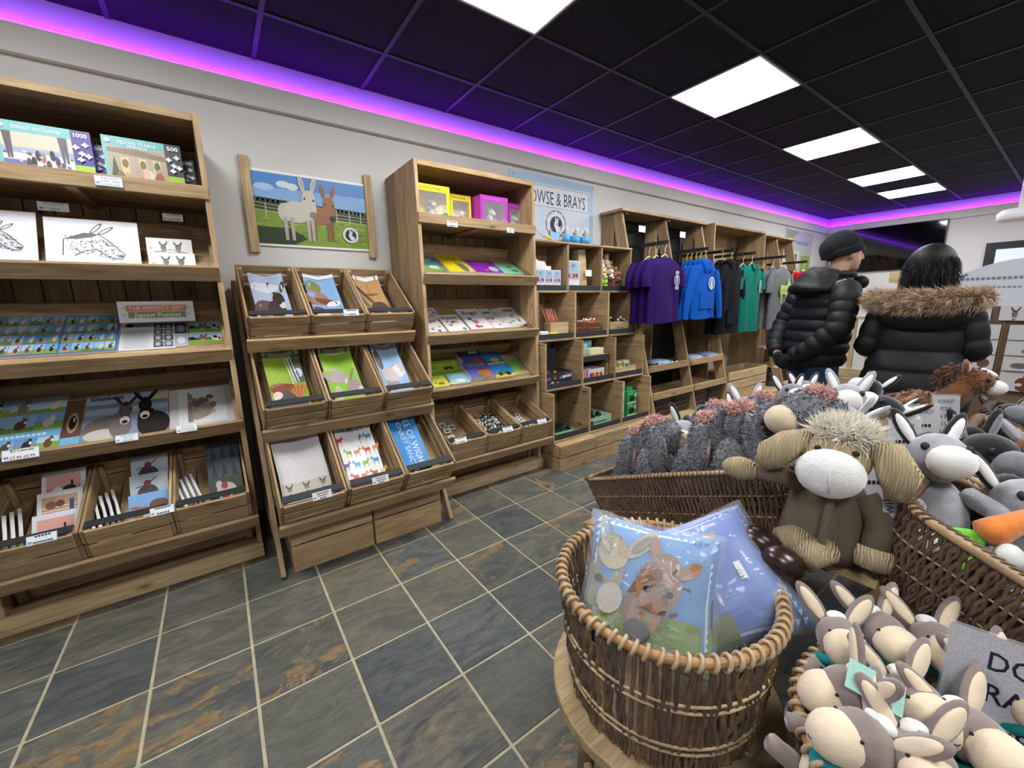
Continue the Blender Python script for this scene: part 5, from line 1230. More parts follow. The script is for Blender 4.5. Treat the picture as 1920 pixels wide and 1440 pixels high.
def art_dark(w_, h): a = Art(w_, h, '#d9e4dc'); a.rect(0, .2, .85, .95, '#1e2226'); a.poly([(.3, .2), (.9, .2), (.9, .5)], '#3fae6a'); return a
for k in range(3): carton(2, 0, .16, .09, .115, .09, .115, '#d9dedc', art_dark(.115, .115), 'black and white windowed toy box, %s of three stacked' % ('lowest', 'middle', 'topmost')[k], 'box', 'stack of windowed toy boxes', 0, .116*k)
# ornaments on top of the cubbies
def globe(px, label):
    p = hit(px, 459, 1, 2.60); M = T(p.x, 2.62, 1.779); t = thing('snow_globe', M, label, 'snow globe', 'snow globes on the cubby unit')
    MB().lathe([(.045, .001), (.05, .03), (.04, .058), (.034, .062)], 16).obj('base', mat('globe_blue', '#3f8fc4', .4, .2, 60), M, t)
    MB().ell((0, 0, .1), .046, 18, 12).obj('glass', clear('globe_glass', '#f0f4f6', .03, .22), M, t)
    MB().ell((0, 0, .085), (.02, .014, .014), 8, 6).ell((.014, 0, .105), (.009, .009, .014), 8, 6).ell((.016, 0, .125), (.003, .003, .012), 5, 5).obj('donkey_figure', mat('figure_brown', '#8a6a4a', .6), M, t)
globe(1061, 'glass snow globe with a blue base, beside the butterfly ornament'); globe(1080, 'glass snow globe with a blue base, between two others'); globe(1098, 'glass snow globe with a blue base, end one over the plush clips')
p = hit(1039, 452, 1, 2.62); M = T(p.x, 2.62, 1.779); t = thing('butterfly_ornament', M, 'blue and amber butterfly ornament with wire feelers', 'ornament')
MB().box(-.05, .05, -.012, .012, 0, .075).obj('block', mat('orn_blue', '#7fb0d8', .4), M, t, False)
for sx in (-1, 1): MB().ell((sx*.075, -.014, .03), (.045, .006, .018), 12, 6, rot=RY(sx*-18)).obj('wing', mat('orn_amber', '#d9a24a', .4), M, t)
for k in range(2): MB().tube([(-.1, 0, .02+.01*k), (-.15, 0, .05+.015*k), (-.19, 0, .09-.02*k)], .002, 5).obj('feeler', METAL, M, t)

# ================================================================== clothes
def cloth(name, col): return mat('cloth_'+name, col, .95, .08, 30, .25, 120, spec=.15)
def garment(M, col, name, h=.6, hw=.215, sleeve=.2, long=False, hood=False, collar=False, seed=1, art=None, label='', group=None, kind='t_shirt', cat='T-shirt', d=.05):
    t = thing(kind, M @ T(0, 0, -h), label, cat, group); m_ = cloth(name, col); rg = random.Random(seed); ph = rg.uniform(0, 6)
    prof = [(.0, .07, .03), (-.012, .10, .034), (-.03, .15, .038), (-.055, hw*.93, .042), (-.1, hw, d)]+[(-.1-(h-.1)*k/9, hw*(.985-.02*math.sin(k/9*math.pi)), d+.012*k/9) for k in range(1, 10)]
    n = 40; rings = []
    for (z, a, b) in prof:
        k = min(1, -z/h*1.6); r_ = []
        for j in range(n):
            th = 2*math.pi*j/n; f = 1+.16*k*math.sin(5*th+ph)+.12*k*math.sin(9*th+2*ph)
            c, s_ = math.cos(th), math.sin(th); r_.append((a*math.copysign(abs(c)**.8, c), b*s_*f, z+.006*math.sin(3*th+ph)*k))
        rings.append(r_)
    MB().loft(rings, caps=False).obj('body', m_, M, t)
    for sx in (-1, 1):
        L = .5 if long else sleeve; dirv = Vector((sx*(.42 if not long else .3), -.05, -1)).normalized(); a = Vector((sx*hw*.80, 0, -.075)); pts = [a+dirv*(L*q/6)+Vector((sx*.028*math.sin(q/6*math.pi), 0, 0)) for q in range(7)]
        rr = [.07-.0018*q if not long else .068-.005*q for q in range(7)]
        mb = MB().tube(pts, rr, 12, caps=False); mb.v = [(x, y*.62, z) for x, y, z in mb.v]; mb.obj('sleeve', m_, M, t)
    if hood:
        MB().ell((0, .012, -.005), (.10, .05, .055), 14, 8).ell((-.06, -.035, -.04), (.03, .018, .07), 10, 7, rot=RY(-28)).ell((.06, -.035, -.04), (.03, .018, .07), 10, 7, rot=RY(28)).obj('hood', m_, M, t)
        MB().box(-.12, .12, -d-.02, -d+.005, -h+.1, -h+.26).obj('pocket', m_, M, t, False)
    elif collar:
        for sx in (-1, 1): MB().prism([(0, 0), (sx*.075, .012), (sx*.07, -.05), (sx*.03, -.06)], -.004, .004).obj('collar', m_, M @ T(0, -.04, .004) @ RX(72), t, False)
        MB().box(-.016, .016, -d-.006, -d+.002, -.2, -.03).obj('placket', m_, M, t, False)
    else: MB().tube([(.075*math.cos(2*math.pi*q/18), .032*math.sin(2*math.pi*q/18), .002-.02*(math.sin(2*math.pi*q/18) < 0)*-math.sin(2*math.pi*q/18)) for q in range(18)], .007, 6, closed=True).obj('neckband', m_, M, t)
    pbox('neck_tag', -.016, .016, .012, .015, -.03, .0, t, WHITE, M)
    if art: art(t, M, d)
    return t
HOOK = {}
def hanger(M, col, label, group):
    """hanger: origin at the neck opening; hook above"""
    if col not in HOOK:
        HOOK[col] = (MB().tube([(-.15, 0, -.055), (-.02, 0, .025), (0, 0, .03), (.02, 0, .025), (.15, 0, -.055), (-.15, 0, -.055)], .005, 6).mesh(mat('hanger_'+col.lstrip('#'), col, .35)),
                     MB().tube([(0, 0, .03), (0, 0, .085), (.012, 0, .098), (.022, 0, .112), (.014, 0, .132), (0, 0, .138), (-.012, 0, .130)], .0032, 6).mesh(mat('hanger_'+col.lstrip('#'), col, .35)))
    t = thing('clothes_hanger', M, label, 'hanger', group); obj('shoulder_bar', HOOK[col][0], M, t); obj('hook', HOOK[col][1], M, t); return t
def chest_art(fn, x, z, w_, h):
    def f(t, M, d):
        a = Art(w_, h); fn(a); a.obj('print', M @ T(x-w_/2, -d*1.32-.004, z-h/2) @ RX(90), t)
    return f
def em_purple(a): a.ell(.5, .5, .4, .3, '#b9b4cc'); a.ell(.5, .5, .28, .22, '#3c1f70'); a.ell(.5, .55, .12, .24, '#c9c4d8'); a.rect(.25, .82, .75, .98, '#b9b4cc'); a.rect(.25, .02, .75, .18, '#b9b4cc')
def em_blue(a): a.ell(.5, .5, .48, .48, '#d9e6f2'); a.ell(.5, .5, .34, .36, '#2a5a9a'); a.ell(.5, .45, .14, .34, '#e4ecf4')
def em_donk(a):
    a.shape(DONK, .45, .45, .75, .8, '#b9d84a'); a.text('SANCTUARY', .42, .47, .12, '#6b6f72', width=.5, bold=.02)
    a.ring(.8, .1, .06, .06, .015, '#b9d84a', 12)
def hang(key, n, dy, dx, col, name, hcol, glabel, flab, blab, kind, cat, **kw):
    p = NP[key]; Y0 = NECK[key][2]; art = kw.pop('art', None)
    for k in range(n):
        y = Y0+dy*k; M = T(p.x+dx*k, y, p.z-.02-.004*k)
        garment(M @ SCL(kw.get('s', 1), 1, kw.get('s', 1)), col, name, seed=k+len(key), art=art if k == 0 else None, label=flab if k == 0 else (blab if n == 2 else blab+', '+('second', 'third', 'fourth', 'fifth')[k-1]+' from the aisle'), group=glabel, kind=kind, cat=cat, **{a: b for a, b in kw.items() if a != 's'})
        hanger(T(p.x+dx*k, y, p.z-.022), hcol[0], '%s hanger holding %s of the %s, counted from the aisle' % (hcol[1], ('the first', 'the second', 'the third', 'the fourth', 'the fifth')[k], glabel), hcol[1]+' hangers')
hang('purple', 3, .085, .0, '#2a0f52', 'purple', ('#e2dcae', 'cream'), 'purple T-shirts', 'purple T-shirt with a pale badge on the chest', 'plain purple T-shirt hanging behind the front one', 't_shirt', 'T-shirt', h=.58, hw=.235, art=chest_art(em_purple, .1, -.2, .11, .17))
hang('hoodie', 5, .05, 0, '#0c4fa6', 'royal', ('#d9e23a', 'yellow-green'), 'blue hoodies', 'royal blue hoodie with a round white badge', 'plain royal blue hoodie hanging behind the front one', 'hoodie', 'hoodie', h=.55, hw=.22, d=.032, long=True, hood=True, art=chest_art(em_blue, .07, -.2, .12, .13))
hang('navy', 2, .09, -.02, '#0c0d14', 'navy', ('#d9e23a', 'yellow-green'), 'navy jackets', 'dark navy zip jacket beside the teal polo shirt', 'dark navy zip jacket hanging behind the other', 'jacket', 'jacket', h=.76, hw=.24, long=True, hood=True)
hang('teal', 2, .1, 0, '#0a6658', 'teal', ('#e8ddc8', 'wooden'), 'teal polo shirts', 'teal polo shirt with a small white badge', 'teal polo shirt hanging behind the front one', 'polo_shirt', 'polo shirt', h=.76, hw=.24, sleeve=.22, collar=True, art=chest_art(em_purple, .1, -.24, .08, .14))
hang('grey', 2, .1, 0, '#666869', 'grey', ('#c9cacc', 'wire'), 'grey T-shirts', 'grey T-shirt with a lime green donkey print', 'plain grey T-shirt hanging behind the donkey print one', 't_shirt', 'T-shirt', h=.76, hw=.27, sleeve=.26, art=chest_art(em_donk, .0, -.3, .36, .36))
hang('red', 2, .1, 0, '#a80e16', 'red', ('#e8e8e6', 'white'), 'red tops', 'red top nearest the poster', 'red top behind the other red one', 't_shirt', 'T-shirt', h=.62, hw=.17, sleeve=.16)
# folded things on the rack trays
def rack_tray(px, py, z): y = post_y(z); p = hit(px, py, 1, y+.1); return p.x, y+.1, z+.0155
FILM = clear('poly_film', '#dfe8f0', .15, .35, .4, 25)
for px, lab in ((1245, 'bagged pale blue top lying on the tray under the purple T-shirts'), (1305, 'bagged pale blue top lying on the tray under the hoodies, first of two'), (1335, 'bagged pale blue top lying on the tray under the hoodies, beside the post')):
    x, y, z = rack_tray(px, 668, .62); M = T(x, y+.06, z); t = thing('folded_top_in_bag', M, lab, 'folded clothing', 'bagged folded tops')
    MB().ell((0, 0, .034), (.125, .12, .033), 18, 8).obj('folded_top', cloth('paleblue', '#6fa0d8'), M, t); MB().ell((0, 0, .036), (.14, .135, .0355), 18, 8).obj('bag', FILM, M, t)
for k in range(5):
    x, y, z = rack_tray(1232+k*8, 678, .62); M = T(x, y-.04, z); t = thing('sock_pair', M, 'rolled dark purple socks with a white band in the tray', 'socks', 'rolled purple socks')
    MB().tube([(0, -.03, .022), (0, .05, .022)], .021, 9).obj('roll', cloth('sock', '#2c1450'), M, t); MB().tube([(0, -.004, .0225), (0, .014, .0225)], .0225, 9).obj('band', WHITE, M, t)
x, y, z = rack_tray(1222, 688, .62); t = thing('paper_tag', T(x, y-.05, z), 'white paper tag lying at the tray end by the cubbies', 'tag'); obj('paper', box_mesh(.12, .06, .003, PAPER), T(x, y-.06, z+.002), t)
for k, (xa, lab) in enumerate(((3.46, 'dark wicker storage basket under the purple T-shirts, beside the cubbies'), (3.79, 'dark wicker storage basket under the purple T-shirts, beside the middle post'), (4.13, 'dark wicker storage basket under the hoodies, beside the middle post'), (4.46, 'dark wicker storage basket under the hoodies, beside the clothes cabinet'), (6.22, 'dark wicker storage basket under the grey T-shirts'), (6.47, 'dark wicker storage basket under the grey T-shirts, beside the middle post'), (6.74, 'dark wicker storage basket under the red tops'))):
    woven_basket(T(xa, 2.45, .166), .30 if k < 4 else .23, .3, .17, lab, 'dark storage baskets', 1.06, .012, .005, WICKD, .006, sides=4, seg=5)
for (px, py, lab) in ((1450, 628, 'red and white trinket on the upper tray of the grey T-shirt rack'), (1462, 674, 'white folded card on the lower tray of the grey T-shirt rack')):
    zz = .62 if py < 650 else .36; y = post_y(zz)+.06; p = hit(px, py, 1, y); M = T(p.x, y, zz+.0155); t = thing('trinket', M, lab, 'trinket')
    if zz > .5: MB().box(-.14, .05, -.05, .05, 0, .012).obj('card', PAPER, M, t, False); MB().ell((.07, 0, .03), (.045, .03, .028), 10, 7).obj('bauble', mat('trinket_red', '#c8402c', .4), M, t)
    else: MB().prism([(-.1, 0), (.12, 0), (-.07, .13)], -.03, .03).obj('card', PAPER, M @ RX(90), t, False)

# ================================================================== sloping display table with its baskets
ZR = .729; XT0, XT1 = 1.03, 2.42
TB = thing('display_table', T(1.7, .25, 0), 'ridge-backed wooden display table whose two slopes carry wicker baskets', 'table')
pbox('ridge_board', XT0-.03, XT1, .165, .335, ZR-.022, ZR-.0005, TB, WOODP)
FLS = T(0, .336, ZR-.001) @ RX(-21.5); FRS = T(0, .164, ZR-.001) @ RX(24.6)
for k in range(5):
    pbox('slope_board', XT0, XT1, .002+k*.146, .143+k*.146, -.024, -.001, TB, WOOD, FLS)
    pbox('slope_board', XT0, XT1, -.143-k*.146, -.002-k*.146, -.024, -.001, TB, WOOD, FRS)
for x in (XT0, XT1-.04):
    pbox('slope_bearer', x, x+.035, .0, .72, -.07, -.025, TB, WOODB, FLS); pbox('slope_bearer', x, x+.035, -.72, .0, -.07, -.025, TB, WOODB, FRS)
    for y, zt in ((.95, .41), (.36, .63), (.10, .61), (-.42, .38)): pbox('leg', x+.001, x+.046, y, y+.05, 0, zt, TB, WOODD)
    pbox('rail', x+.0005, x+.04, -.37, .95, .18, .24, TB, WOODD)
FL_ = lambda k: T(1.159+.335*k, .6075, .622) @ RX(-21.5)
FR_ = lambda k: T(1.139+.335*k, -.0995, .6085) @ RX(24.6)
for k, lab in enumerate(('long brown wicker basket of fluffy grey donkeys on the sloping table', 'wicker basket of smooth grey and pink donkeys on the sloping table', 'wicker basket of black and white horses on the sloping table', 'half-empty wicker basket at the end of the slope facing the shelves')):
    woven_basket(FL_(k), .29, .70, .165, lab, 'long baskets on the slope facing the shelves', 1.12, .0072 if k == 0 else .0085, .0036 if k == 0 else .0042, WICK if k < 2 else mat('wicker_tan', '#8a6a48', .55, .3, 45), .0065, sides=5 if k == 0 else 4)
for k, lab in enumerate(('wicker basket of donkeys hugging carrots', 'wicker basket of dark plush toys behind the carrot donkeys', 'wicker basket of ginger and grey plush toys', 'dark wicker basket beside the card spinner')):
    woven_basket(FR_(k), .29, .70, .165, lab, 'long baskets on the slope away from the shelves', 1.12,   .0068 if k == 0 else .0085, .0040 if k == 0 else .0044, WICK if k < 3 else WICKD, .010, sides=5 if k == 0 else 4)

# ---------------- round baskets on round stools
def round_stool(cx, cy, r_, z, label):
    t = thing('round_stool', T(cx, cy, 0), label, 'table')
    MB().lathe([(r_-.004, z-.03), (r_, z-.026), (r_, z-.004), (r_-.004, z-.0005)], 48).obj('top', WOODP, T(cx, cy, 0), t, False)
    for k in range(4):
        a = R(45+90*k); MB().tube([(cx+.7*r_*math.cos(a), cy+.7*r_*math.sin(a), 0), (cx+.62*r_*math.cos(a), cy+.62*r_*math.sin(a), z-.031)], .022, 10).obj('leg', WOODB, I4, t)
    MB().tube([(cx+.66*r_*math.cos(2*math.pi*q/24), cy+.66*r_*math.sin(2*math.pi*q/24), .16) for q in range(24)], .012, 8, closed=True).obj('ring', WOODB, I4, t)
    return t
def round_basket(cx, cy, z0, r_, h, label, n=132, rb=.86, lean=1.0):
    M = T(cx, cy, z0); t = thing('round_basket', M, label, 'basket', 'round willow log baskets'); W1 = mat('willow_brown', '#7a6046', .5, .3, 40, .3, 160); W2 = mat('willow_grey', '#665447', .55, .3, 40, .3, 160)
    def strand(sl, ph, mt):
        pts = []; seg = 12
        for q in range(seg+1):
            f = q/seg; a = R(sl*f*2.6+ph); rr = r_*(rb+(1-rb)*f**.8)+.0042*math.cos(math.pi*q*.75+ph*1.7); pts.append((rr*math.cos(a), rr*math.sin(a), .004+(h-.004)*f))
        return MB().tube(pts, .0042, 6, caps=False).mesh(mt)
    S_ = [strand(s_, p, m_) for s_, p, m_ in ((1.2, 0, W1), (-1.0, 1.0, W2), (.5, 2.2, W1), (-.4, .4, W2), (2.0, 1.4, W2))]
    for k in range(n): obj('willow_strand', S_[(k*7+k//5) % 5], M @ RZ(360*k/n), t)
    for f in (.22, .28, .60, .66):
        rr = r_*(rb+(1-rb)*f**.8)+.003; MB().tube([(rr*math.cos(2*math.pi*q/60), rr*math.sin(2*math.pi*q/60), h*f) for q in range(60)], .003, 5, closed=True).obj('cross_rod', WICKL, M, t)
    MB().tube([(r_*math.cos(2*math.pi*q/64), r_*math.sin(2*math.pi*q/64), h+.003) for q in range(64)], .0085, 10, closed=True).obj('rim', mat('willow_rim', '#a37a4c', .4, .2, 40), M, t)
    lp = MB().tube([(r_+.0115*math.cos(2*math.pi*q/12), .004*math.sin(2*math.pi*q/12), .003+h+.0125*math.sin(2*math.pi*q/12)) for q in range(12)], .0038, 6, closed=True).mesh(mat('willow_wrap', '#b39a7c', .45, .25, 60))
    for k in range(n//2): obj('rim_loop', lp, M @ RZ(720*k/n+random.uniform(-.5, .5)), t)
    MB().lathe([(r_*rb*.98, .001), (r_*rb*.98, .008)], 40).obj('base', W1, M, t, False)
    return t
round_stool(.735, .46, .247, .43, 'round pale wooden stool under the basket of bagged cushions')
round_basket(.715, .452, .43, .219, .267, 'round willow basket holding two bagged donkey cushions')
round_stool(.76, -.045, .25, .42, 'round wooden stool under the rattle basket')
round_basket(.755, -.045, .42, .238, .24, 'round willow basket full of donkey rattles with teal scarves')

# ---------------- bagged cushions
BAG = clear('clear_bag', '#e8eef4', .08, .17, .9, 16)
def facing(c, n, spin):
    """frame at c whose z is n, y as upright as can be, turned by spin degrees"""
    z = Vector(n).normalized(); x = Vector((0, 0, 1)).cross(z).normalized(); y = z.cross(x)
    M = Matrix(((x.x, y.x, z.x, 0), (x.y, y.y, z.y, 0), (x.z, y.z, z.z, 0), (0, 0, 0, 1))); M.translation = c; return M @ RZ(spin)
def cushion(M, s_, th, art, label, back):
    t = thing('bagged_cushion', M, label, 'cushion', 'bagged cushions'); n = 18
    def bul(u, v): return th*max(0, (1-abs(2*u-1)**2.6)*(1-abs(2*v-1)**2.6))**.55
    def P(u, v, sg, k=1.0): 
        pin = 1-.05*(1-(2*v-1)**2)*0; x = (u-.5)*s_*k; y = (v-.5)*s_*k; x *= 1-.06*(1-abs(2*v-1)); y *= 1-.06*(1-abs(2*u-1)); return (x, y, sg*(bul(u, v)*k+.002))
    def shell(k, mt, nm, wob=0):
        vs = []; 
        for sg in (1, -1):
            for j in range(n+1):
                for i in range(n+1):
                    p = P(i/n, j/n, sg, k)
                    if wob: w_ = wob*mnoise.noise(Vector(p)*22+Vector((sg*7, 0, 0))); p = (p[0]+w_*.6, p[1]+w_*.4, p[2]+w_*sg+sg*.003)
                    vs.append(p)
        m = n+1; N = m*m; fs = [(j*m+i, j*m+i+1, (j+1)*m+i+1, (j+1)*m+i) for j in range(n) for i in range(n)]; fs += [tuple(N+i for i in reversed(q)) for q in fs]
        rim = [i for i in range(m)]+[j*m+n for j in range(1, m)]+[n*m+i for i in range(n-1, -1, -1)]+[j*m for j in range(n-1, 0, -1)]
        fs += [(rim[i], rim[(i+1) % len(rim)], N+rim[(i+1) % len(rim)], N+rim[i]) for i in range(len(rim))]
        return MB().add(vs, fs).obj(nm, mt, M, t)
    shell(1.0, cloth('cushion_'+back.lstrip('#'), back), 'cushion')
    art(s_, s_).obj('print', M, t, lambda x, y, z: tuple(Vector(P(min(1, max(0, x/s_)), min(1, max(0, y/s_)), 1))+Vector((0, 0, .001+z*1.5))))
    shell(1.08, BAG, 'clear_bag', .012)
    return t
def art_cush1(w_, h):
    a = Art(w_, h, '#6fa4dc', 16); a.rect(.0, .0, 1, .36, '#8fa648', 10); a.poly([(.55, .34), (1, .3), (1, .56), (.8, .6), (.5, .55)], '#3c4638')
    for y in (.38, .44, .5): a.line([(.5, y+.02), (1, y-.03)], .008, '#8a9090')
    k0 = a.k
    for k in range(40): a.k = k0; a.ell(random.random(), random.uniform(.02, .33), .05, .02, random.choice(['#7d963c', '#9cb455', '#6f8834', '#a8bb66'])); 
    a.k = k0+1
    a.ell(.14, .55, .16, .34, '#a89c8c', -12); a.ell(.2, .28, .1, .16, '#b5aa9a', -20); a.ell(.2, .72, .13, .13, '#c2b28e'); a.ell(.42, .84, .06, .17, '#b9ac98', -40); a.ell(.42, .84, .03, .11, '#8a7c6c', -40); a.ell(.12, .86, .05, .15, '#b9ac98', 14); a.ell(.1, .5, .04, .03, '#3c342e'); a.ell(.22, .38, .1, .12, '#d9cfc0', -20)
    a.ell(.5, .4, .16, .24, '#8f6a54', -16); a.ell(.58, .56, .17, .2, '#a87a5e', -14); a.ell(.5, .34, .12, .2, '#b08468', -16); a.ell(.62, .7, .12, .12, '#8a5f48'); a.ell(.53, .84, .045, .1, '#9a6e54', 8); a.ell(.8, .72, .05, .1, '#b58a6c', -52); a.ell(.46, .2, .1, .09, '#6e6460', -10); a.ell(.5, .52, .03, .025, '#221c1a'); a.ell(.67, .52, .03, .025, '#221c1a')
    k0 = a.k
    for k in range(26): a.k = k0; a.ell(random.uniform(.45, .72), random.uniform(.3, .72), .035, .012, random.choice(['#c09478', '#7a5642', '#9a7058']), random.uniform(20, 80))
    a.k = k0+1; a_logo(a, .18, .08, .06); a.text('ISLE OF WIGHT', .18, .16, .03, '#20294a', width=.18); a.text('£12.99', .86, .93, .03, '#3a4a5a'); return a
def art_cush2(w_, h):
    a = Art(w_, h, '#5578c8', 16); a.poly([(0, .3), (.5, .6), (1, .5), (1, 1), (0, 1)], '#8f9fd8'); a.ell(.15, .5, .2, .45, '#5a4a44', 10); a.ell(.3, .8, .07, .16, '#6e5a4c', -40); a.ell(.5, .78, .16, .05, '#a88a70', 10); a.rect(0, 0, .45, .2, '#77803c', 6); a.ell(.25, .3, .2, .12, '#6d7ec4')
    a.rect(.66, .40, .72, .54, '#f2f2f2'); a.text('£4.13', .69, .43, .04, '#2a2a2a', rot=90, width=.09); return a
cushion(facing(Vector((.675, .462, .678)), (-.70, -.44, .56), -3), .265, .05, art_cush1, 'bagged cushion printed with a grey and a brown donkey', '#d9dadc')
cushion(facing(Vector((.818, .392, .682)), (-.62, -.34, .71), 32), .255, .055, art_cush2, 'bagged blue cushion leaning behind the two-donkey cushion', '#c9d2e6')

# ================================================================== soft toys
def plush(name, col, fuzz=.3, var=.15): return mat('plush_'+name, col, .98, var, 55, fuzz, 160, spec=.1, sheen=.5)
P_GREY = plush('grey', '#77777c'); P_PINK = plush('pink', '#d8aba0'); P_CREAM = plush('cream', '#d2bfa2', .15, .06); P_LGREY = plush('lightgrey', '#97979b'); P_WHITE = plush('white', '#e0ded9', .15, .05); P_BLACK = plush('black', '#18181a'); P_TAUPE = plush('taupe', '#85766f', .2, .1); P_TCREAM = plush('warmcream', '#dcc8ab', .15, .05); P_GINGER = plush('ginger', '#74482a'); P_KNIT = plush('knit', '#b09a74', .3, .12); P_BROWN = plush('brown', '#5a3520')
M_RED = mat('red_ribbon', '#9c1c24', .6); M_TEAL = mat('teal_cloth', '#0f7f80', .8, .1, 200); M_ORANGE = plush('orange', '#d97f3a'); M_LEAF = mat('leaf_green', '#6fc83a', .7); M_SHOE = mat('brown_leather', '#2e1a15', .28, .15, 30, .2, 60, spec=.6)
def fluffy_donkey(M, label):
    """shaggy grey donkey with pink belly and floppy ears; stands .3 tall, faces -y"""
    t = thing('plush_donkey', M, label, 'soft toy', 'fluffy grey donkeys in the long basket')
    b = MB().ell((0, .02, .10), (.062, .06, .10), 16, 10).mesh(P_GREY); bo = obj('body', b, M, t); f = obj('body_fur', fur_mesh(b, 2200, .013, .0026, P_GREY, (0, 0, -.3), 1.1, 3, curl=.9), M, bo); f['kind'] = 'stuff'
    MB().ell((0, -.028, .09), (.04, .02, .065), 12, 8).obj('belly', P_PINK, M, t)
    hm = MB().ell((0, -.02, .225), (.055, .062, .058), 16, 10).mesh(P_GREY); ho = obj('head', hm, M, t); f = obj('head_fur', fur_mesh(hm, 1600, .012, .0026, P_GREY, (0, .1, -.2), 1.1, 5, curl=.9), M, ho); f['kind'] = 'stuff'
    MB().ell((0, -.078, .205), (.042, .04, .038), 14, 9).obj('muzzle', P_CREAM, M, t)
    for sx in (-1, 1):
        e = MB().ell((sx*.062, .02, .20), (.02, .026, .075), 12, 9, rot=RY(sx*-14)).mesh(P_GREY); eo = obj('ear', e, M, t); f = obj('ear_fur', fur_mesh(e, 900, .012, .0026, P_GREY, (0, 0, -.3), 1.1, 7+sx, curl=.9), M, eo); f['kind'] = 'stuff'
        MB().ell((sx*.056, -.004, .196), (.013, .01, .055), 10, 7, rot=RY(sx*-14)).obj('ear_lining', P_PINK, M, eo)
        MB().ell((sx*.03, -.062, .235), .006, 8, 6).obj('eye', BLACK, M, t)
        MB().tube([(sx*.05, -.02, .15), (sx*.075, -.06, .11), (sx*.07, -.09, .08)], [.024, .022, .022], 9).obj('arm', P_GREY, M, t)
        MB().tube([(sx*.035, -.01, .03), (sx*.05, -.07, .025), (sx*.055, -.11, .03)], [.028, .026, .025], 9).obj('leg', P_GREY, M, t); MB().ell((sx*.056, -.125, .032), (.024, .012, .026), 10, 7).obj('hoof', P_BLACK, M, t)
    hf = fur_mesh(MB().ell((0, .0, .275), (.03, .035, .02), 12, 8).mesh(P_PINK), 900, .014, .0028, P_PINK, (0, .1, .0), 1.2, 11, curl=1.0); o = obj('topknot', hf, M, t); o['kind'] = 'stuff'
    MB().ell((0, -.055, .163), (.028, .012, .014), 10, 7).obj('bow', M_RED, M, t)
    obj('swing_tag', box_mesh(.035, .0015, .06, PAPER), M @ T(.085, -.01, .17) @ RZ(30) @ RY(12), t)
    return t
fd = fluffy_donkey(FL_(0) @ T(.01, .265, .045) @ RX(21.5) @ RZ(20) @ SCL(.95, .95, .95), 'fluffy grey donkey at the low end of the long basket, beside the cushions')
for (y, rz, rx, lab) in ((.14, 50, -8, 'fluffy grey donkey second from the low end of the long basket'), (.01, 30, 4, 'fluffy grey donkey in the middle of the long basket'), (-.13, 70, -4, 'fluffy grey donkey second from the knitted donkey'), (-.255, -125, 6, 'fluffy grey donkey whose cream muzzle nudges the knitted donkey')):
    clone(fd, FL_(0) @ T(.05 if rz < 0 else .0, y, .06 if rz < 0 else .045) @ RX(21.5+rx) @ RZ(rz) @ SCL(1, 1, 1), lab)
def smooth_donkey(M, label, c1, c2, ear, group, mane=None, name='plush_donkey', face=None, carrot=False):
    t = thing(name, M, label, 'soft toy', group)
    MB().ell((0, .02, .085), (.058, .06, .085), 14, 9).obj('body', c1, M, t); MB().ell((0, -.02, .20), (.05, .06, .052), 14, 9).obj('head', c1, M, t); MB().ell((0, -.075, .185), (.038, .036, .034), 12, 8).obj('muzzle', c2, M, t)
    for sx in (-1, 1):
        eo = MB().ell((sx*.04, .012, .265), (.016, .010, .05), 10, 8, rot=RY(sx*24)).obj('ear', ear, M, t); MB().ell((sx*.04, .005, .262), (.010, .006, .038), 8, 7, rot=RY(sx*24)).obj('ear_lining', c2, M, eo)
        MB().ell((sx*.033, -.062, .215), (.008, .006, .009), 8, 6).obj('eye', BLACK, M, t)
        MB().tube([(sx*.048, -.01, .13), (sx*.07, -.055, .10), (sx*.06, -.085, .085)], [.02, .019, .02], 8).obj('arm', c1, M, t)
        MB().tube([(sx*.035, -.01, .03), (sx*.05, -.065, .022), (sx*.055, -.095, .022)], [.025, .022, .022], 8).obj('leg', c1, M, t); MB().ell((sx*.056, -.11, .024), (.02, .014, .022), 9, 6).obj('hoof', c2, M, t)
    if mane is not None:
        MB().ell((0, .025, .235), (.016, .045, .03), 10, 7).ell((0, .05, .18), (.014, .025, .05), 10, 7).obj('mane', mane, M, t)
    if carrot:
        MB().lathe([(.002, 0), (.016, .03), (.024, .08), (.026, .10), (.01, .112)], 12).obj('carrot', M_ORANGE, M @ T(.075, -.095, .085) @ RY(-125) @ T(0, 0, -.05), t)
        for a in (-28, 0, 26): MB().ell((0, 0, .04), (.012, .006, .042), 8, 7).obj('carrot_leaf', M_LEAF, M @ T(.075, -.095, .085) @ RY(-125) @ T(0, 0, .055) @ RY(a), t)
    return t
# second basket: smooth grey and pink donkeys; third: black and white horses
rg = random.Random(4); g2 = 'smooth plush donkeys in the second basket'
sa = smooth_donkey(FL_(1) @ T(-.05, .25, .05) @ RX(21.5) @ RZ(-70), 'small black and white donkey standing at the low end of the second basket', P_LGREY, P_WHITE, P_BLACK, g2, P_BLACK)
sb = smooth_donkey(FL_(1) @ T(-.02, .10, .06) @ RX(21.5) @ RZ(-120) @ RX(-32), 'pale grey donkey with white muzzle lying in the second basket', P_LGREY, P_WHITE, P_LGREY, g2)
sp = fluffy_donkey(FL_(1) @ T(-.04, -.04, .05) @ RX(21.5) @ RZ(-100), 'fluffy grey donkey among the smooth ones in the second basket')
clone(sb, FL_(1) @ T(.06, .0, .07) @ RX(21.5) @ RZ(-40) @ RX(-24), 'pale grey donkey with white muzzle lying behind the pink topknots'); clone(sb, FL_(1) @ T(-.04, -.16, .07) @ RX(21.5) @ RZ(-150) @ RX(-38), 'pale grey donkey with white muzzle beside the Wilberry tag')
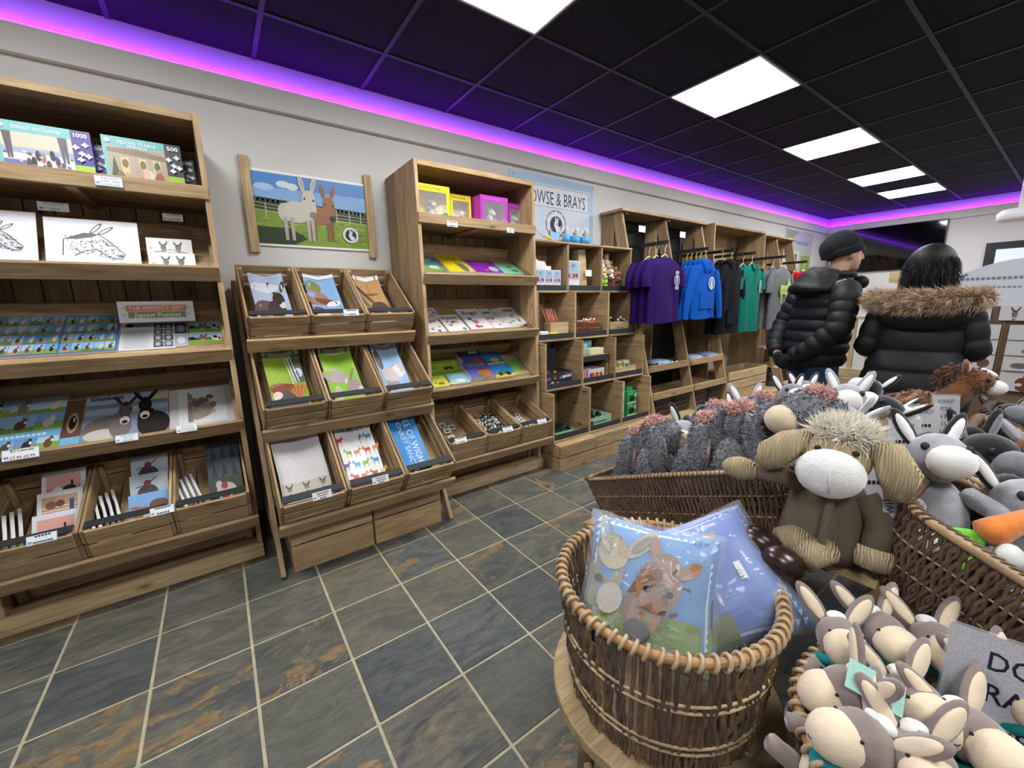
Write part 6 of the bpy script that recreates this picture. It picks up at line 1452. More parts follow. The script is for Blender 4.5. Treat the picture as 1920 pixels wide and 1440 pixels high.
clone(sb, FL_(1) @ T(.04, -.26, .06) @ RX(21.5) @ RZ(-75) @ RX(-24), 'pale grey donkey with white muzzle at the ridge end of the second basket'); clone(sp, FL_(1) @ T(.05, .18, .05) @ RX(21.5) @ RZ(-60), 'fluffy grey donkey behind the small black and white one')
def hang_tag(M, s_, label, w_=.05, h=.1):
    a = Art(w_, h, '#dfe0e2'); a.text(s_, .42, .12, .34*w_/h*1.2, '#2c3038', rot=90, center=False, width=None); a.rect(.7, .1, .75, .6, '#b8bac0'); return sheet('hang_tag', M, w_, h, .002, a, label, 'tag', 'hang tags')
p = hit(1528, 765, 0, 1.40); hang_tag(facing(p, (-.9, -.3, .35), -12) @ T(-.025, -.05, 0), 'Wilberry', 'upright white Wilberry tag among the plush donkeys', .05, .1)
g3 = 'black and white horses in the rear baskets'
ha = smooth_donkey(FL_(2) @ T(-.05, .12, .07) @ RX(21.5) @ RZ(-120) @ RX(-40), 'black horse with white muzzle lying in the third basket', P_BLACK, P_WHITE, P_BLACK, g3, P_WHITE, 'plush_horse')
hb = smooth_donkey(FL_(2) @ T(.02, -.02, .075) @ RX(21.5) @ RZ(-50) @ RX(-27), 'dark grey horse with white muzzle in the third basket', P_GREY, P_WHITE, P_BLACK, g3, P_BLACK, 'plush_horse')
clone(ha, FL_(2) @ T(-.04, -.16, .07) @ RX(21.5) @ RZ(-160) @ RX(-48), 'black horse lying on its side at the ridge end of the third basket'); clone(hb, FL_(2) @ T(-.03, .25, .07) @ RX(21.5) @ RZ(-80) @ RX(-32), 'dark grey horse at the low end of the third basket')
for k, (y, a, b) in enumerate(((.2, 60, -140), (.05, 40, -60), (-.1, 55, -110))): clone(ha if k % 2 == 0 else hb, FL_(3) @ T(-.03, y, .07) @ RX(21.5) @ RZ(b) @ RX(-a*.7), ('black horse in the end basket, low end', 'dark grey horse in the end basket', 'black horse in the end basket, beside its empty part')[k])
# slope away from the shelves
gc = 'donkeys hugging carrots'
ca = smooth_donkey(FR_(0) @ T(.0, .25, .05) @ RX(-24.6) @ RZ(-62) @ RX(-26), 'grey donkey hugging a carrot at the ridge end of its basket', P_LGREY, P_WHITE, P_BLACK, gc, P_BLACK, 'plush_donkey', carrot=True)
for (y, rz, lab) in ((.10, -20, 'grey donkey hugging a carrot, second from the ridge'), (-.05, -40, 'grey donkey hugging a carrot in the middle of its basket'), (-.2, -25, 'grey donkey hugging a carrot at the low end of its basket')): clone(ca, FR_(0) @ T(.02*(y > 0), y, .05) @ RX(-24.6) @ RZ(rz-35) @ RX(-26), lab)
gd = 'plush toys in the baskets behind the carrot donkeys'; P_LILAC = plush('lilac', '#b8aac4')
da = smooth_donkey(FR_(1) @ T(0, .2, .01) @ RX(-24.6) @ RZ(-40) @ RX(-10), 'black plush horse in the dark toy basket', P_BLACK, P_GREY, P_BLACK, gd, P_BLACK); db = smooth_donkey(FR_(1) @ T(.0, .05, .03) @ RX(-24.6) @ RZ(-110) @ RX(-35), 'grey plush donkey in the dark toy basket', P_GREY, P_LGREY, P_GREY, gd); dc = smooth_donkey(FR_(1) @ T(.0, -.12, .04) @ RX(-24.6) @ RZ(-30) @ RX(-20), 'lilac and white plush in the dark toy basket', P_LILAC, P_WHITE, P_LILAC, gd)
ga = smooth_donkey(FR_(2) @ T(0, .22, .03) @ RX(21.5) @ RZ(-120) @ RX(-32), 'ginger plush pony in the third basket of its slope', P_GINGER, P_WHITE, P_GINGER, gd, P_WHITE); clone(db, FR_(2) @ T(-.02, .08, .04) @ RX(-24.6) @ RZ(-60) @ RX(-40), 'grey plush donkey beside the ginger ponies'); clone(ga, FR_(2) @ T(.0, -.06, .03) @ RX(-24.6) @ RZ(-30) @ RX(-60), 'ginger plush pony lying below the grey donkey'); clone(db, FR_(2) @ T(.0, -.2, .04) @ RX(-24.6) @ RZ(-90) @ RX(-30), 'grey plush donkey at the low end of the third basket')
for (y, lab) in ((.18, 'black plush horse in the basket beside the card spinner'), (.0, 'black plush horse lower in the basket beside the card spinner')): clone(da, FR_(3) @ T(0, y, .0) @ RX(-24.6) @ RZ(-70) @ RX(-40), lab)
# brown pony standing on the ridge
M = T(2.22, .285, ZR) @ RZ(8); t = thing('plush_pony', M, 'brown plush pony with white blaze standing on the table ridge behind the price signs', 'soft toy')
b = MB().ell((0, .05, .12), (.06, .085, .07), 16, 10).mesh(P_GINGER); bo = obj('body', b, M, t); o = obj('body_fur', fur_mesh(b, 700, .014, .003, P_GINGER, (0, .2, -.2), .8, 2), M, bo); o['kind'] = 'stuff'
MB().tube([(0, -.01, .14), (0, -.05, .2), (0, -.07, .235)], [.05, .042, .038], 12).obj('neck', P_GINGER, M, t)
h_ = MB().ell((0, -.085, .245), (.042, .055, .044), 14, 9, rot=RX(18)).mesh(P_GINGER); ho = obj('head', h_, M, t); o = obj('head_fur', fur_mesh(h_, 420, .012, .003, P_GINGER, (0, .1, -.1), .8, 4), M, ho); o['kind'] = 'stuff'
MB().ell((0, -.135, .225), (.03, .032, .028), 12, 8).obj('muzzle', P_WHITE, M, t); MB().ell((0, -.115, .277), (.012, .028, .010), 8, 6, rot=RX(32)).obj('blaze', P_WHITE, M, t)
o = obj('mane', fur_mesh(MB().ell((0, -.03, .245), (.014, .05, .055), 12, 8).mesh(P_BROWN), 900, .022, .0025, P_BROWN, (.3, .1, -.5), .7, 8), M, t); o['kind'] = 'stuff'
for sx in (-1, 1):
    eo = MB().ell((sx*.035, -.055, .295), (.014, .010, .026), 9, 7, rot=RY(sx*22)).obj('ear', P_GINGER, M, t); MB().ell((sx*.036, -.062, .294), (.008, .006, .018), 8, 6, rot=RY(sx*22)).obj('ear_lining', P_CREAM, M, eo); MB().ell((sx*.034, -.115, .255), .007, 8, 6).obj('eye', BLACK, M, t)
    for y in (-.0, .11): MB().tube([(sx*.035, y, .10), (sx*.04, y, .05), (sx*.04, y-.004, .0)], [.028, .022, .026], 10).obj('leg', P_GINGER, M, t)

# ---------------- knitted donkey in a jacket
HERR = NT('herringbone'); v_ = HERR.coords((1, 1, 1), False); wv_ = HERR.n('TexWave'); wv_.inputs['Scale'].default_value = 130; wv_.inputs['Distortion'].default_value = 3.0; wv_.inputs['Detail Scale'].default_value = 8; wv_.bands_direction = 'DIAGONAL'; HERR.l(v_, wv_.inputs['Vector'])
HERR.l(HERR.ramp(wv_.outputs['Fac'], [(.2, hx('#4c4034')), (.8, hx('#857560'))]), HERR.b.inputs['Base Color']); HERR.b.inputs['Roughness'].default_value = .95; HERR.bump(wv_.outputs['Fac'], .4, .002)
KN = NT('cable_knit'); v_ = KN.coords((1, 1, .25), False); wv_ = KN.n('TexWave'); wv_.inputs['Scale'].default_value = 62; wv_.inputs['Distortion'].default_value = 7; KN.l(v_, wv_.inputs['Vector']); KN.l(KN.ramp(wv_.outputs['Fac'], [(.1, hx('#bba67d')), (.8, hx('#c6b28a'))]), KN.b.inputs['Base Color']); KN.b.inputs['Roughness'].default_value = .95; KN.bump(wv_.outputs['Fac'], .8, .006)
HERR, KN = HERR.m, KN.m
M = T(1.03, .268, ZR+.004) @ RZ(-74); t = thing('knitted_donkey', M, 'large knitted donkey in a herringbone jacket sitting at the end of the table ridge', 'soft toy')
prof = [(.072, 0), (.082, .03), (.076, .08), (.066, .13), (.05, .165), (.03, .18)]
bd = MB().loft([[(r_*math.cos(2*math.pi*j/28)*(1.0+.05*math.cos(6*math.pi*j/14)), r_*.82*math.sin(2*math.pi*j/28)*(1.0+.05*math.cos(6*math.pi*j/14)), z) for j in range(28)] for r_, z in prof]).obj('jacket', HERR, M, t)
MB().tube([(.004, -.062, .172), (.0, -.074, .12), (-.004, -.08, .06), (.01, -.08, .0)], [.006, .008, .008, .007], 8).obj('jacket_edge', HERR, M, bd)
MB().ell((0, -.02, .225), (.062, .06, .058), 18, 12).obj('head', KN, M, t)
MB().ell((-.006, -.072, .205), (.058, .042, .05), 20, 12).obj('muzzle', plush('muzzle_white', '#e6e4e0', .5, .04), M, t)
MB().tube([(-.008, -.114, .232), (-.006, -.1165, .205), (-.004, -.110, .178)], .0022, 6).obj('muzzle_seam', P_WHITE, M, t)
o = obj('mane', fur_mesh(MB().ell((.008, -.01, .275), (.05, .042, .022), 16, 10).mesh(P_WHITE), 2600, .03, .0017, plush('mane_white', '#e9e2d2', .1, .05), (.1, .1, .2), .9, 21, curl=.4), M, t); o['kind'] = 'stuff'
for sx in (-1, 1):
    pts = [(sx*.045, -.015, .258), (sx*.08, -.03, .25), (sx*.098, -.045, .215), (sx*.10, -.05, .17)] if sx > 0 else [(-.045, -.02, .262), (-.078, -.04, .245), (-.108, -.052, .215), (-.125, -.056, .19)]
    eo = MB().tube(pts, [.018, .03, .034, .016], 12).obj('ear', KN, M, t); eo.data.transform(Matrix.Identity(4))
    MB().ell((sx*.03, -.066, .252), .006, 8, 6).obj('eye', BLACK, M, t)
ar = MB().tube([(-.05, -.012, .15), (-.09, -.03, .165), (-.135, -.04, .168)], [.022, .02, .019], 12).obj('arm', HERR, M, t); MB().ell((-.165, -.043, .168), (.04, .026, .026), 14, 9).obj('paw', KN, M, ar)
ar = MB().tube([(.055, -.012, .15), (.082, -.03, .11), (.08, -.052, .06)], [.024, .024, .023], 12).obj('arm', HERR, M, t); MB().tube([(.08, -.052, .062), (.079, -.058, .045), (.078, -.064, .024)], [.028, .031, .028], 12).obj('paw', KN, M, ar)
for sx, pts in ((-1, [(-.03, -.045, .034), (-.055, -.066, .04), (-.075, -.08, .036)]), (1, [(.005, -.055, .03), (-.018, -.09, .03), (-.03, -.11, .022)])):
    lg = MB().tube(pts, [.03, .029, .027], 14).obj('leg', KN, M, t); e = pts[-1]; MB().ell((e[0]-.034, e[1]-.012, e[2]-.010), (.042, .034, .03), 16, 10, rot=RY(18)).obj('shoe', M_SHOE, M, lg)
a = Art(.045, .1, '#d9d9de'); a.text('wild & furry', .4, .1, .2, '#4a4a56', rot=90, center=False); a.ell(.55, .9, .15, .06, '#5a4a7a'); sheet('hang_tag', M @ T(.085, -.04, .12) @ RZ(35) @ RX(80), .045, .09, .002, a, 'folded white tag hanging from the knitted donkey', 'tag', 'hang tags')

# ---------------- acrylic price signs on the ridge
ACR = clear('acrylic', '#eef2f4', .02, .16)
def acrylic_sign(M, w_, h, lines, label, sizes=None):
    t = thing('acrylic_sign', M, label, 'price sign', 'acrylic price signs')
    pbox('upright', -w_/2, w_/2, 0, .004, .0, h, t, ACR, M @ RX(-8)); pbox('foot', -w_/2, w_/2, .005, .075, .0, .003, t, ACR, M)
    a = Art(w_*.94, h*.86, '#dcdbe0'); n = len(lines)
    for k, s_ in enumerate(lines): a.text(s_, .5, .84-k*.8/n, (sizes or [.09]*n)[k], '#2a2430', width=min(.86, .1*len(s_)) if not sizes else None)
    a.obj('paper', M @ RX(-8) @ T(-w_*.47, -.0008, h*.11) @ RX(90), t); return t
for (x, y, rz, lns, lab) in ((1.33, .25, -52, ['DONKEY', '~size', '~price'], 'clear acrylic price sign next to the knitted donkey'), (1.62, .25, -52, ['DONKEY', '~dinky', '£5.95'], 'clear acrylic price sign second from the knitted donkey'), (1.88, .25, -52, ['DONKEY', '~size', '~price'], 'clear acrylic price sign third from the knitted donkey'), (2.13, .235, -52, ['DONKEY', 'PONY', 'IN BAG', '£13.99', 'EACH'], 'clear acrylic price sign in front of the brown pony')): acrylic_sign(T(x, y, ZR) @ RZ(rz+12), .10, .20, lns, lab)

# ---------------- donkey rattles
def rattle(M, label):
    """taupe rattle donkey, faces -y, .2 tall"""
    t = thing('rattle_donkey', M, label, 'soft toy', 'taupe donkey rattles')
    MB().ell((0, .01, .05), (.05, .048, .06), 16, 10).obj('body', P_TAUPE, M, t); MB().ell((0, -.018, .045), (.036, .03, .042), 14, 9).obj('belly', P_TCREAM, M, t)
    hd = MB().ell((0, -.01, .140), (.046, .052, .046), 18, 12, rot=RX(25)).obj('head', P_TAUPE, M, t)
    mz = MB().ell((0, -.046, .124), (.0425, .048, .040), 18, 12, rot=RX(32)).obj('muzzle', P_TCREAM, M, t)
    MB().tube([(-.014, -.084, .104), (0, -.0875, .099), (.014, -.084, .104)], .0011, 5).obj('mouth', DGREY, M, mz)
    for sx in (-1, 1):
        MB().ell((sx*.014, -.080, .126), (.0045, .0025, .0022), 6, 5).obj('nostril', DGREY, M, mz); MB().ell((sx*.030, -.046, .155), .0032, 7, 5).obj('eye', BLACK, M, hd)
        eo = MB().ell((sx*.046, .014, .205), (.019, .009, .05), 14, 9, rot=RY(sx*34)).obj('ear', P_TAUPE, M, t); MB().ell((sx*.046, .007, .203), (.013, .006, .04), 12, 8, rot=RY(sx*34)).obj('ear_lining', P_TCREAM, M, eo)
        MB().tube([(sx*.042, -.0, .085), (sx*.066, -.028, .07), (sx*.07, -.05, .06)], [.017, .015, .016], 10).obj('arm', P_TAUPE, M, t)
        MB().tube([(sx*.03, -.01, .012), (sx*.045, -.05, .012), (sx*.05, -.072, .016)], [.02, .018, .018], 10).obj('leg', P_TAUPE, M, t)
    MB().ell((.0, .008, .186), (.02, .016, .012), 10, 7).ell((-.012, -.006, .184), (.012, .012, .010), 10, 7).obj('tuft', P_WHITE, M, t)
    MB().tube([(.042*math.cos(2*math.pi*q/20), .04*math.sin(2*math.pi*q/20)-.004, .094) for q in range(20)], .011, 8, closed=True).obj('scarf', M_TEAL, M, t); MB().prism([(-.036, .094), (.036, .094), (0, .05)], -.003, .003).obj('scarf_point', M_TEAL, M @ T(0, -.048, 0) @ RX(90) @ T(0, 0, 0), t, False)
    return t
ra = None
for (px, py, z, rz, rx, lab) in ((1580, 1205, .705, -58, -34, 'rattle donkey resting on the far rim, its muzzle touching the cushion bag'), (1662, 1195, .705, -40, -30, 'rattle donkey at the far rim between two others'), (1762, 1215, .705, -52, -34, 'rattle donkey half hidden behind the price card'), (1578, 1300, .705, -140, -6, 'rattle donkey bending over the near rim with folded ears'), (1722, 1325, .705, -42, -34, 'rattle donkey in the middle of the basket'), (1600, 1385, .705, -128, -30, 'rattle donkey lying with its muzzle over the basket rim'), (1840, 1395, .705, -40, -36, 'rattle donkey below the price card'), (1735, 1445, .705, -60, -30, 'rattle donkey at the camera side of the basket'), (1905, 1310, .705, -30, -34, 'rattle donkey behind the foot of the price card')):
    p = hit(px, py, 2, z); M = T(p.x, p.y, z) @ RZ(rz) @ RX(rx) @ SCL(.76, .76, .76) @ T(0, .02, -.135)
    if ra is None: ra = rattle(M, lab)
    else: clone(ra, M, lab)
p = hit(1638, 1287, 2, .75); a = Art(.062, .04, '#a5d6c4'); a.text('döppelby', .5, .45, .3, '#3c5a50', width=.7); sheet('hang_tag', facing(p, (-.5, -.3, .8), -18) @ T(-.03, -.02, 0), .062, .04, .002, a, 'mint green maker tag between the donkey rattles', 'tag', 'hang tags')
p = hit(1972, 1345, 0, .83); M = T(p.x, p.y, p.z-.195) @ RZ(-78); t = thing('price_card_stand', M, 'acrylic stand with a white card reading DONKEY RATTLE, in the rattle basket', 'price sign')
pbox('upright', -.10, .10, 0, .004, 0, .27, t, ACR, M @ RX(-6)); pbox('foot', -.10, .10, .005, .06, 0, .003, t, ACR, M)
a = Art(.196, .15, '#d6d6dc'); a.text('DONKEY', .52, .66, .19, '#2a2444', width=.62, bold=.01); a.text('RATTLE', .5, .34, .19, '#2a2444', width=.56, bold=.01); a.text('£8.99', .5, .06, .17, '#2a2444', width=.4); a.obj('paper', M @ RX(-6) @ T(-.098, -.0008, .118) @ RX(90), t)

# ================================================================== far end of the shop
TV = thing('television', T(XB-.03, 2.05, 2.08), 'large black wall television on the far wall', 'television')
pbox('casing', XB-.05, XB-.012, 1.415, 2.665, 1.72, 2.44, TV, mat('tv_case', '#0c0c0e', .3)); pbox('screen', XB-.0535, XB-.0505, 1.425, 2.655, 1.732, 2.43, TV, mat('tv_glass', '#030305', .06, spec=.7)); pbox('mount', XB-.0115, XB-.001, 1.8, 2.2, 1.95, 2.2, TV, DMETAL)
p = hit(1850, 460, 0, XB); WN = struct(obj('window_1', MB().box(XB-.03, XB-.002, .30, .985, 1.30, 2.02).mesh(mat('window_frame_black', '#141416', .4), False)))
pbox('pane', XB-.034, XB-.031, .38, .88, 1.40, 1.92, WN, emis('window_pane', (.22, .5, .6, 1), .3))
o = obj('corner_pipe', MB().tube([(XB-.05, 2.89, 0), (XB-.05, 2.89, 2.42)], .02, 12).mesh(METAL)); tag(o, 'thin vertical steel pipe in the corner by the television', 'pipe')
M = T(*hit(1914, 402, 0, 6.2)); t = thing('projector', M, 'white ceiling-hung projector on a short pole', 'projector'); MB().lathe([(.13, -.05), (.15, -.03), (.15, .02), (.12, .05)], 24).obj('housing', WHITE, M, t); MB().tube([(0, 0, .05), (0, 0, ZC-M.translation.z-.005)], .025, 12).obj('pole', WHITE, M, t)
# card spinner
CRX = 4.6; BRN = mat('rack_brown', '#6d563e', .6, .12, 12)
CR = thing('card_rack', T(CRX, .27, 0), 'tall brown card rack with a white arched header and animal cards', 'card rack')
pbox('panel', CRX, CRX+.02, -.1, .66, .12, 1.32, CR, BRN); pbox('foot', CRX-.12, CRX+.2, -.1, .66, 0, .119, CR, BRN)
HM = T(CRX-.006, .66, 1.20) @ RZ(-90) @ RX(90)
MB().prism([(0, 0), (.76, 0), (.76, .2)]+[(.76-.76*q/12, .2+.13*math.sin(math.pi*q/12)) for q in range(1, 12)]+[(0, .2)], 0, .005).obj('header', mat('header_white', '#c9cbd0', .5), HM, CR, False)
a = Art(.76, .3); a.text('~countrycards', .3, .62, .1, '#8a8c94', width=.4); a.text('~bycountryside', .3, .42, .07, '#9a9ca4', width=.4)
for k in range(7): a.rect(.62, .2+.1*k, .84, .23+.1*k, '#7a7c84'); a.rect(.88, .2+.1*k, .97, .23+.1*k, '#7a7c84')
a.shape(DONK, .1, .72, .08, .12, '#55575e'); a.obj('header_print', HM @ T(0, 0, .0062), CR)
def rack_card(y, z, w_, h, kind, label):
    M = T(CRX-.022, y, z) @ RZ(-90) @ RX(84); a = Art(w_, h, '#d6d2d0'); c = '#6a5a50'
    if kind == 0: a_head(a, .35, .4, .16, .5, '#7a6c62', '#c9bfb4', '#4a4038'); a_head(a, .65, .4, .16, .5, '#6e6259', '#c9bfb4', '#40362f')
    elif kind == 1: a.ell(.5, .3, .22, .22, '#8a6f58'); a.ell(.55, .55, .1, .14, '#8a6f58'); a.ell(.45, .8, .04, .2, '#8a6f58', 30); a.ell(.68, .8, .04, .2, '#8a6f58', -30)
    elif kind == 2: a.ell(.3, .35, .16, .2, '#77685e'); a.ell(.5, .3, .1, .2, '#8c7c70'); a.ell(.8, .4, .12, .32, '#6d4f42')
    else: a.ell(.6, .2, .3, .25, '#7a4434'); a.ell(.42, .5, .14, .22, '#7a4434', 30); a.ell(.44, .75, .03, .12, '#7a4434'); a.ell(.36, .35, .06, .08, '#e4dcd6')
    return sheet('animal_card', M, w_, h, .004, a, label, 'card', 'animal cards on the rack')
n_ = 0; WHAT = ['two donkeys', 'a hare', 'a flock of hens', 'a chestnut horse']
for (z, h, ks) in ((1.10, .1, (0, 0, 0)), (.965, .105, (1, 1)), (.855, .105, (1, 1)), (.745, .105, (2, 2)), (.60, .14, (3, 3))):
    for q, kd in enumerate(ks):
        w_ = .20 if len(ks) == 3 else .26; y = .60-q*(w_+.04); rack_card(y, z, w_, h, kd, 'card of %s, %s row of the rack, %s column' % (WHAT[kd], ('top', 'second', 'third', 'fourth', 'bottom')[n_], ('outer', 'second', 'third')[q])) 
    n_ += 1
for x, y0, w_ in ((CRX-.008, .325, .04),): pbox('divider', x-.004, x+.004, y0, y0+.012, .55, 1.1, CR, BRN)
# wooden gate and counter behind the customers
G = thing('wooden_gate', T(5.2, 1.1, 0), 'low wooden gate with upright posts between the two customers', 'gate')
pbox('top_rail', 5.18, 5.23, .75, 1.42, 1.07, 1.10, G, WOODP)
for y in (1.34, 1.2, 1.06, .92, .78): pbox('post', 5.185, 5.225, y-.02, y+.02, .58, 1.069, G, WOODP)
for k in range(6): pbox('slat', 5.19, 5.22, .75, 1.42, .03+k*.092, .11+k*.092, G, WOODP)
pbox('foot', 5.15, 5.26, .75, .80, 0, .029, G, WOODB); pbox('foot', 5.15, 5.26, 1.36, 1.41, 0, .029, G, WOODB)
C_ = thing('wooden_counter', T(5.8, .9, 0), 'wooden counter with stacked pale crates behind the woman', 'counter'); 
for k in range(7): pbox('front_plank', 5.5, 5.52, .60+k*.09, .685+k*.09, 0, 1.3, C_, WOODP)
pbox('top', 5.48, 6.0, .58, 1.25, 1.3005, 1.33, C_, WOODP); pbox('back', 5.96, 5.98, .6, 1.23, 0, 1.3, C_, WOODB)
for (y0, y1, z0, z1, lab) in ((.82, 1.12, 1.331, 1.42, 'pale wooden box on the counter, below another'), (.95, 1.2, 1.4205, 1.52, 'pale wooden box on top of the stack on the counter')):
    t = thing('wooden_box', T(5.68, (y0+y1)/2, z0), lab, 'box', 'pale boxes on the counter')
    for b in ((5.53, 5.545, y0, y1), (5.78, 5.795, y0, y1), (5.5455, 5.7795, y0, y0+.015), (5.5455, 5.7795, y1-.015, y1)): pbox('side', *b, z0+.001, z1, t, WOODP)
    pbox('bottom', 5.5455, 5.7795, y0+.0155, y1-.0155, z0+.001, z0+.012, t, WOODP)
t = thing('card_terminal', T(5.6, .88, 1.421), 'dark till terminal on the wooden box beside the woman', 'terminal'); pbox('body', 5.56, 5.64, .84, .93, 1.4215, 1.50, t, DGREY); pbox('screen', 5.552, 5.5595, .85, .92, 1.47, 1.60, t, mat('terminal_grey', '#4a4c50', .3))
PO2 = thing('shop_poster', T(XB-.01, 1.05, 1.2), 'pale printed poster low on the far wall behind the gate', 'poster'); pbox('board', XB-.012, XB-.002, 1.15, 2.0, .55, 1.25, PO2, PAPER); a = Art(.8, .66, '#d9dcdf'); a.rect(.1, .5, .9, .9, '#b9c4cc'); a.rect(.1, .1, .6, .4, '#8a9aa4'); a.obj('print', T(XB-.0125, 1.98, .57) @ RZ(-90) @ RX(90), PO2)

# ================================================================== people
SKIN = mat('skin', '#c2957c', .5, .06, 25, .05, 200); JEAN = mat('denim', '#223354', .85, .15, 40, .3, 400); PUFF = mat('black_puffer', '#0b0c0e', .62, .15, 20, .12, 60, spec=.35); KNITB = mat('black_knit', '#17181a', .95, .15, 120, .5, 260); HAIRB = mat('black_hair', '#0c0a0b', .55, .2, 60, .5, 120, spec=.3); BOOT = mat('black_boot', '#151515', .5)
def hand_parts(mb, w_, d, s=1.0, curl=.6, side=1):
    """palm and five bent fingers added to a body mesh; w_ wrist point, d direction of the hand"""
    d = Vector(d).normalized(); u = d.orthogonal().normalized(); n = d.cross(u); w_ = Vector(w_)
    mb.tube([w_, w_+d*.045*s, w_+d*.085*s], [.026*s, .034*s, .03*s], 10)
    for k, (off, L) in enumerate(((-.028, .062), (-.010, .075), (.009, .07), (.026, .055))):
        b = w_+d*.08*s+u*off*s; m1 = b+d*L*.5*s+n*.006*s; e = m1+(d*(1-curl)+n*curl).normalized()*L*.5*s; mb.tube([b, m1, e], [.0095*s, .009*s, .0075*s], 7)
    b = w_+d*.03*s-u*.03*s*side; mb.tube([b, b+(d*.6-u*side*.8).normalized()*.035*s, b+(d*.9-u*side*.3+n*.3).normalized()*.062*s], [.012*s, .0105*s, .009*s], 7)
def head_mesh(mb, c, s, yaw=0):
    """head facing -y about its centre: skull, face wedge, nose, jaw, ears"""
    L = T(*c) @ RZ(yaw)
    mb.ell((0, .012, .02), (.075*s, .098*s, .105*s), 20, 14, L); mb.ell((0, -.035, -.045), (.06*s, .062*s, .075*s), 16, 12, L); mb.ell((0, -.065, -.09), (.032*s, .03*s, .026*s), 12, 8, L)
    mb.tube([L @ Vector((0, -.09*s, .02)), L @ Vector((0, -.112*s, -.018)), L @ Vector((0, -.118*s, -.03)), L @ Vector((0, -.095*s, -.04))], [.010, .013, .014, .008], 8)
    mb.ell((0, -.092*s, -.062), (.026*s, .010*s, .012*s), 10, 6, L)
    for sx in (-1, 1):
        mb.ell((sx*.078*s, .01, -.01), (.012, .022, .034), 10, 8, L); mb.ell((sx*.03, -.088*s, .03), (.022, .014, .009), 8, 6, L)
    return L
def quilt_tube(mb, pts, rad, pitch, amp, n=18, flat=1.0, sub=10):
    """tube whose surface swells between stitched lines"""
    P = [Vector(p) for p in pts]; out = []; rr = []; L = 0
    for i in range(len(P)-1):
        seg = max(2, int((P[i+1]-P[i]).length/pitch*sub))
        for q in range(seg+(i == len(P)-2)):
            f = q/seg; out.append(P[i].lerp(P[i+1], f)); l_ = L+(P[i+1]-P[i]).length*f; rr.append(rad[i]+(rad[i+1]-rad[i])*f+amp*abs(math.sin(math.pi*l_/pitch))**.5-amp*.5)
        L += (P[i+1]-P[i]).length
    mb.tube(out, rr, n)
def torso(rings, pitch, amp, n=40, step=.008):
    """quilted torso from (z, half width, half depth, y centre, x centre)"""
    zs = [r_[0] for r_ in rings]; out = []; z = zs[0]
    while z <= zs[-1]+1e-6:
        i = max(0, min(len(zs)-2, max(k for k in range(len(zs)-1) if zs[k] <= z+1e-9))); f = (z-zs[i])/(zs[i+1]-zs[i]); f = f*f*(3-2*f)*.5+f*.5
        a, b, y, x = [rings[i][k]+(rings[i+1][k]-rings[i][k])*f for k in (1, 2, 3, 4)]; q = amp*abs(math.sin(math.pi*(z-zs[0])/pitch))**.5-amp*.5
        r_ = []
        for j in range(n):
            th = 2*math.pi*j/n; c, s_ = math.cos(th), math.sin(th); w_ = q+.0035*math.sin(11*th+z*60)*min(1, abs(q)/amp+.3)
            r_.append((x+(a+w_)*math.copysign(abs(c)**.85, c), y+(b+w_)*math.copysign(abs(s_)**.85, s_), z))
        out.append(r_); z += step
    return out
# ---- man, hands behind his back, turned to the television
MM = T(3.44, 1.07, 0) @ RZ(52); mh = 1.0
t = thing('person', MM, 'person in a black hooded puffer jacket, black beanie and blue jeans, hands behind back', 'person')
HC = (0, -.10, 1.575); sk = MB(); LH = head_mesh(sk, HC, 1.0, 0)
sk.tube([(0, -.02, 1.36), (0, -.05, 1.44), (0, -.085, 1.52)], [.075, .06, .056], 14); sk.ell((0, 0, 1.2), (.155, .10, .2), 16, 12); sk.ell((0, .03, .96), (.15, .11, .15), 16, 12)
for sx in (-1, 1):
    sk.tube([(sx*.15, -.0, 1.35), (sx*.205, .02, 1.33), (sx*.28, .09, 1.09), (sx*.17, .20, .93), (sx*.07, .235, .885)], [.06, .06, .045, .036, .027], 12); hand_parts(sk, (sx*.07, .235, .885), (-sx*.6, .1, -.5), 1.0, .7, sx)
    sk.tube([(sx*.085, .03, .93), (sx*.095, .01, .5), (sx*.1, .035, .09)], [.085, .058, .042], 12); sk.tube([(sx*.1, .05, .045), (sx*.105, -.10, .035), (sx*.105, -.15, .03)], [.042, .04, .03], 10)
obj('body', voxel(sk.mesh(SKIN), .0085, 3), MM, t)
g = MB()
for sx in (-1, 1): hand_parts(g, (sx*.08, .235, .892), (-sx*.6, .1, -.5), 1.16, .7, sx)
obj('gloves', voxel(g.mesh(KNITB), .008, 2), MM, t)
j = MB()
for sx in (-1, 1): j.tube([(sx*.075, .035, .96), (sx*.09, .03, .8), (sx*.097, .01, .5), (sx*.1, .03, .30), (sx*.1, .035, .07)], [.095, .1, .077, .067, .062], 18)
j.ell((0, .035, .93), (.165, .122, .11), 20, 12); obj('jeans', voxel(j.mesh(JEAN), .012, 4), MM, t)
for sx in (-1, 1): MB().loft([[(sx*.105+.048*math.cos(a)*k, -.035+.135*math.sin(a)*k, z) for a in [2*math.pi*q/18 for q in range(18)]] for z, k in ((.002, 1.0), (.04, 1.02), (.075, .8), (.1, .5))]).obj('shoe', BOOT, MM, t)
jk = MB().loft(torso([(.83, .195, .15, .035, 0), (.95, .2, .158, .03, 0), (1.1, .205, .152, .015, 0), (1.25, .215, .142, 0, 0), (1.34, .2, .125, -.01, 0), (1.40, .13, .1, -.02, 0), (1.44, .08, .085, -.04, 0)], .078, .018))
for sx in (-1, 1): quilt_tube(jk, [(sx*.17, -.005, 1.345), (sx*.225, .025, 1.29), (sx*.285, .085, 1.10), (sx*.19, .19, .955), (sx*.095, .232, .90)], [.075, .078, .066, .056, .046], .07, .013)
obj('jacket', jk.mesh(PUFF), MM, t)
hd = MB()
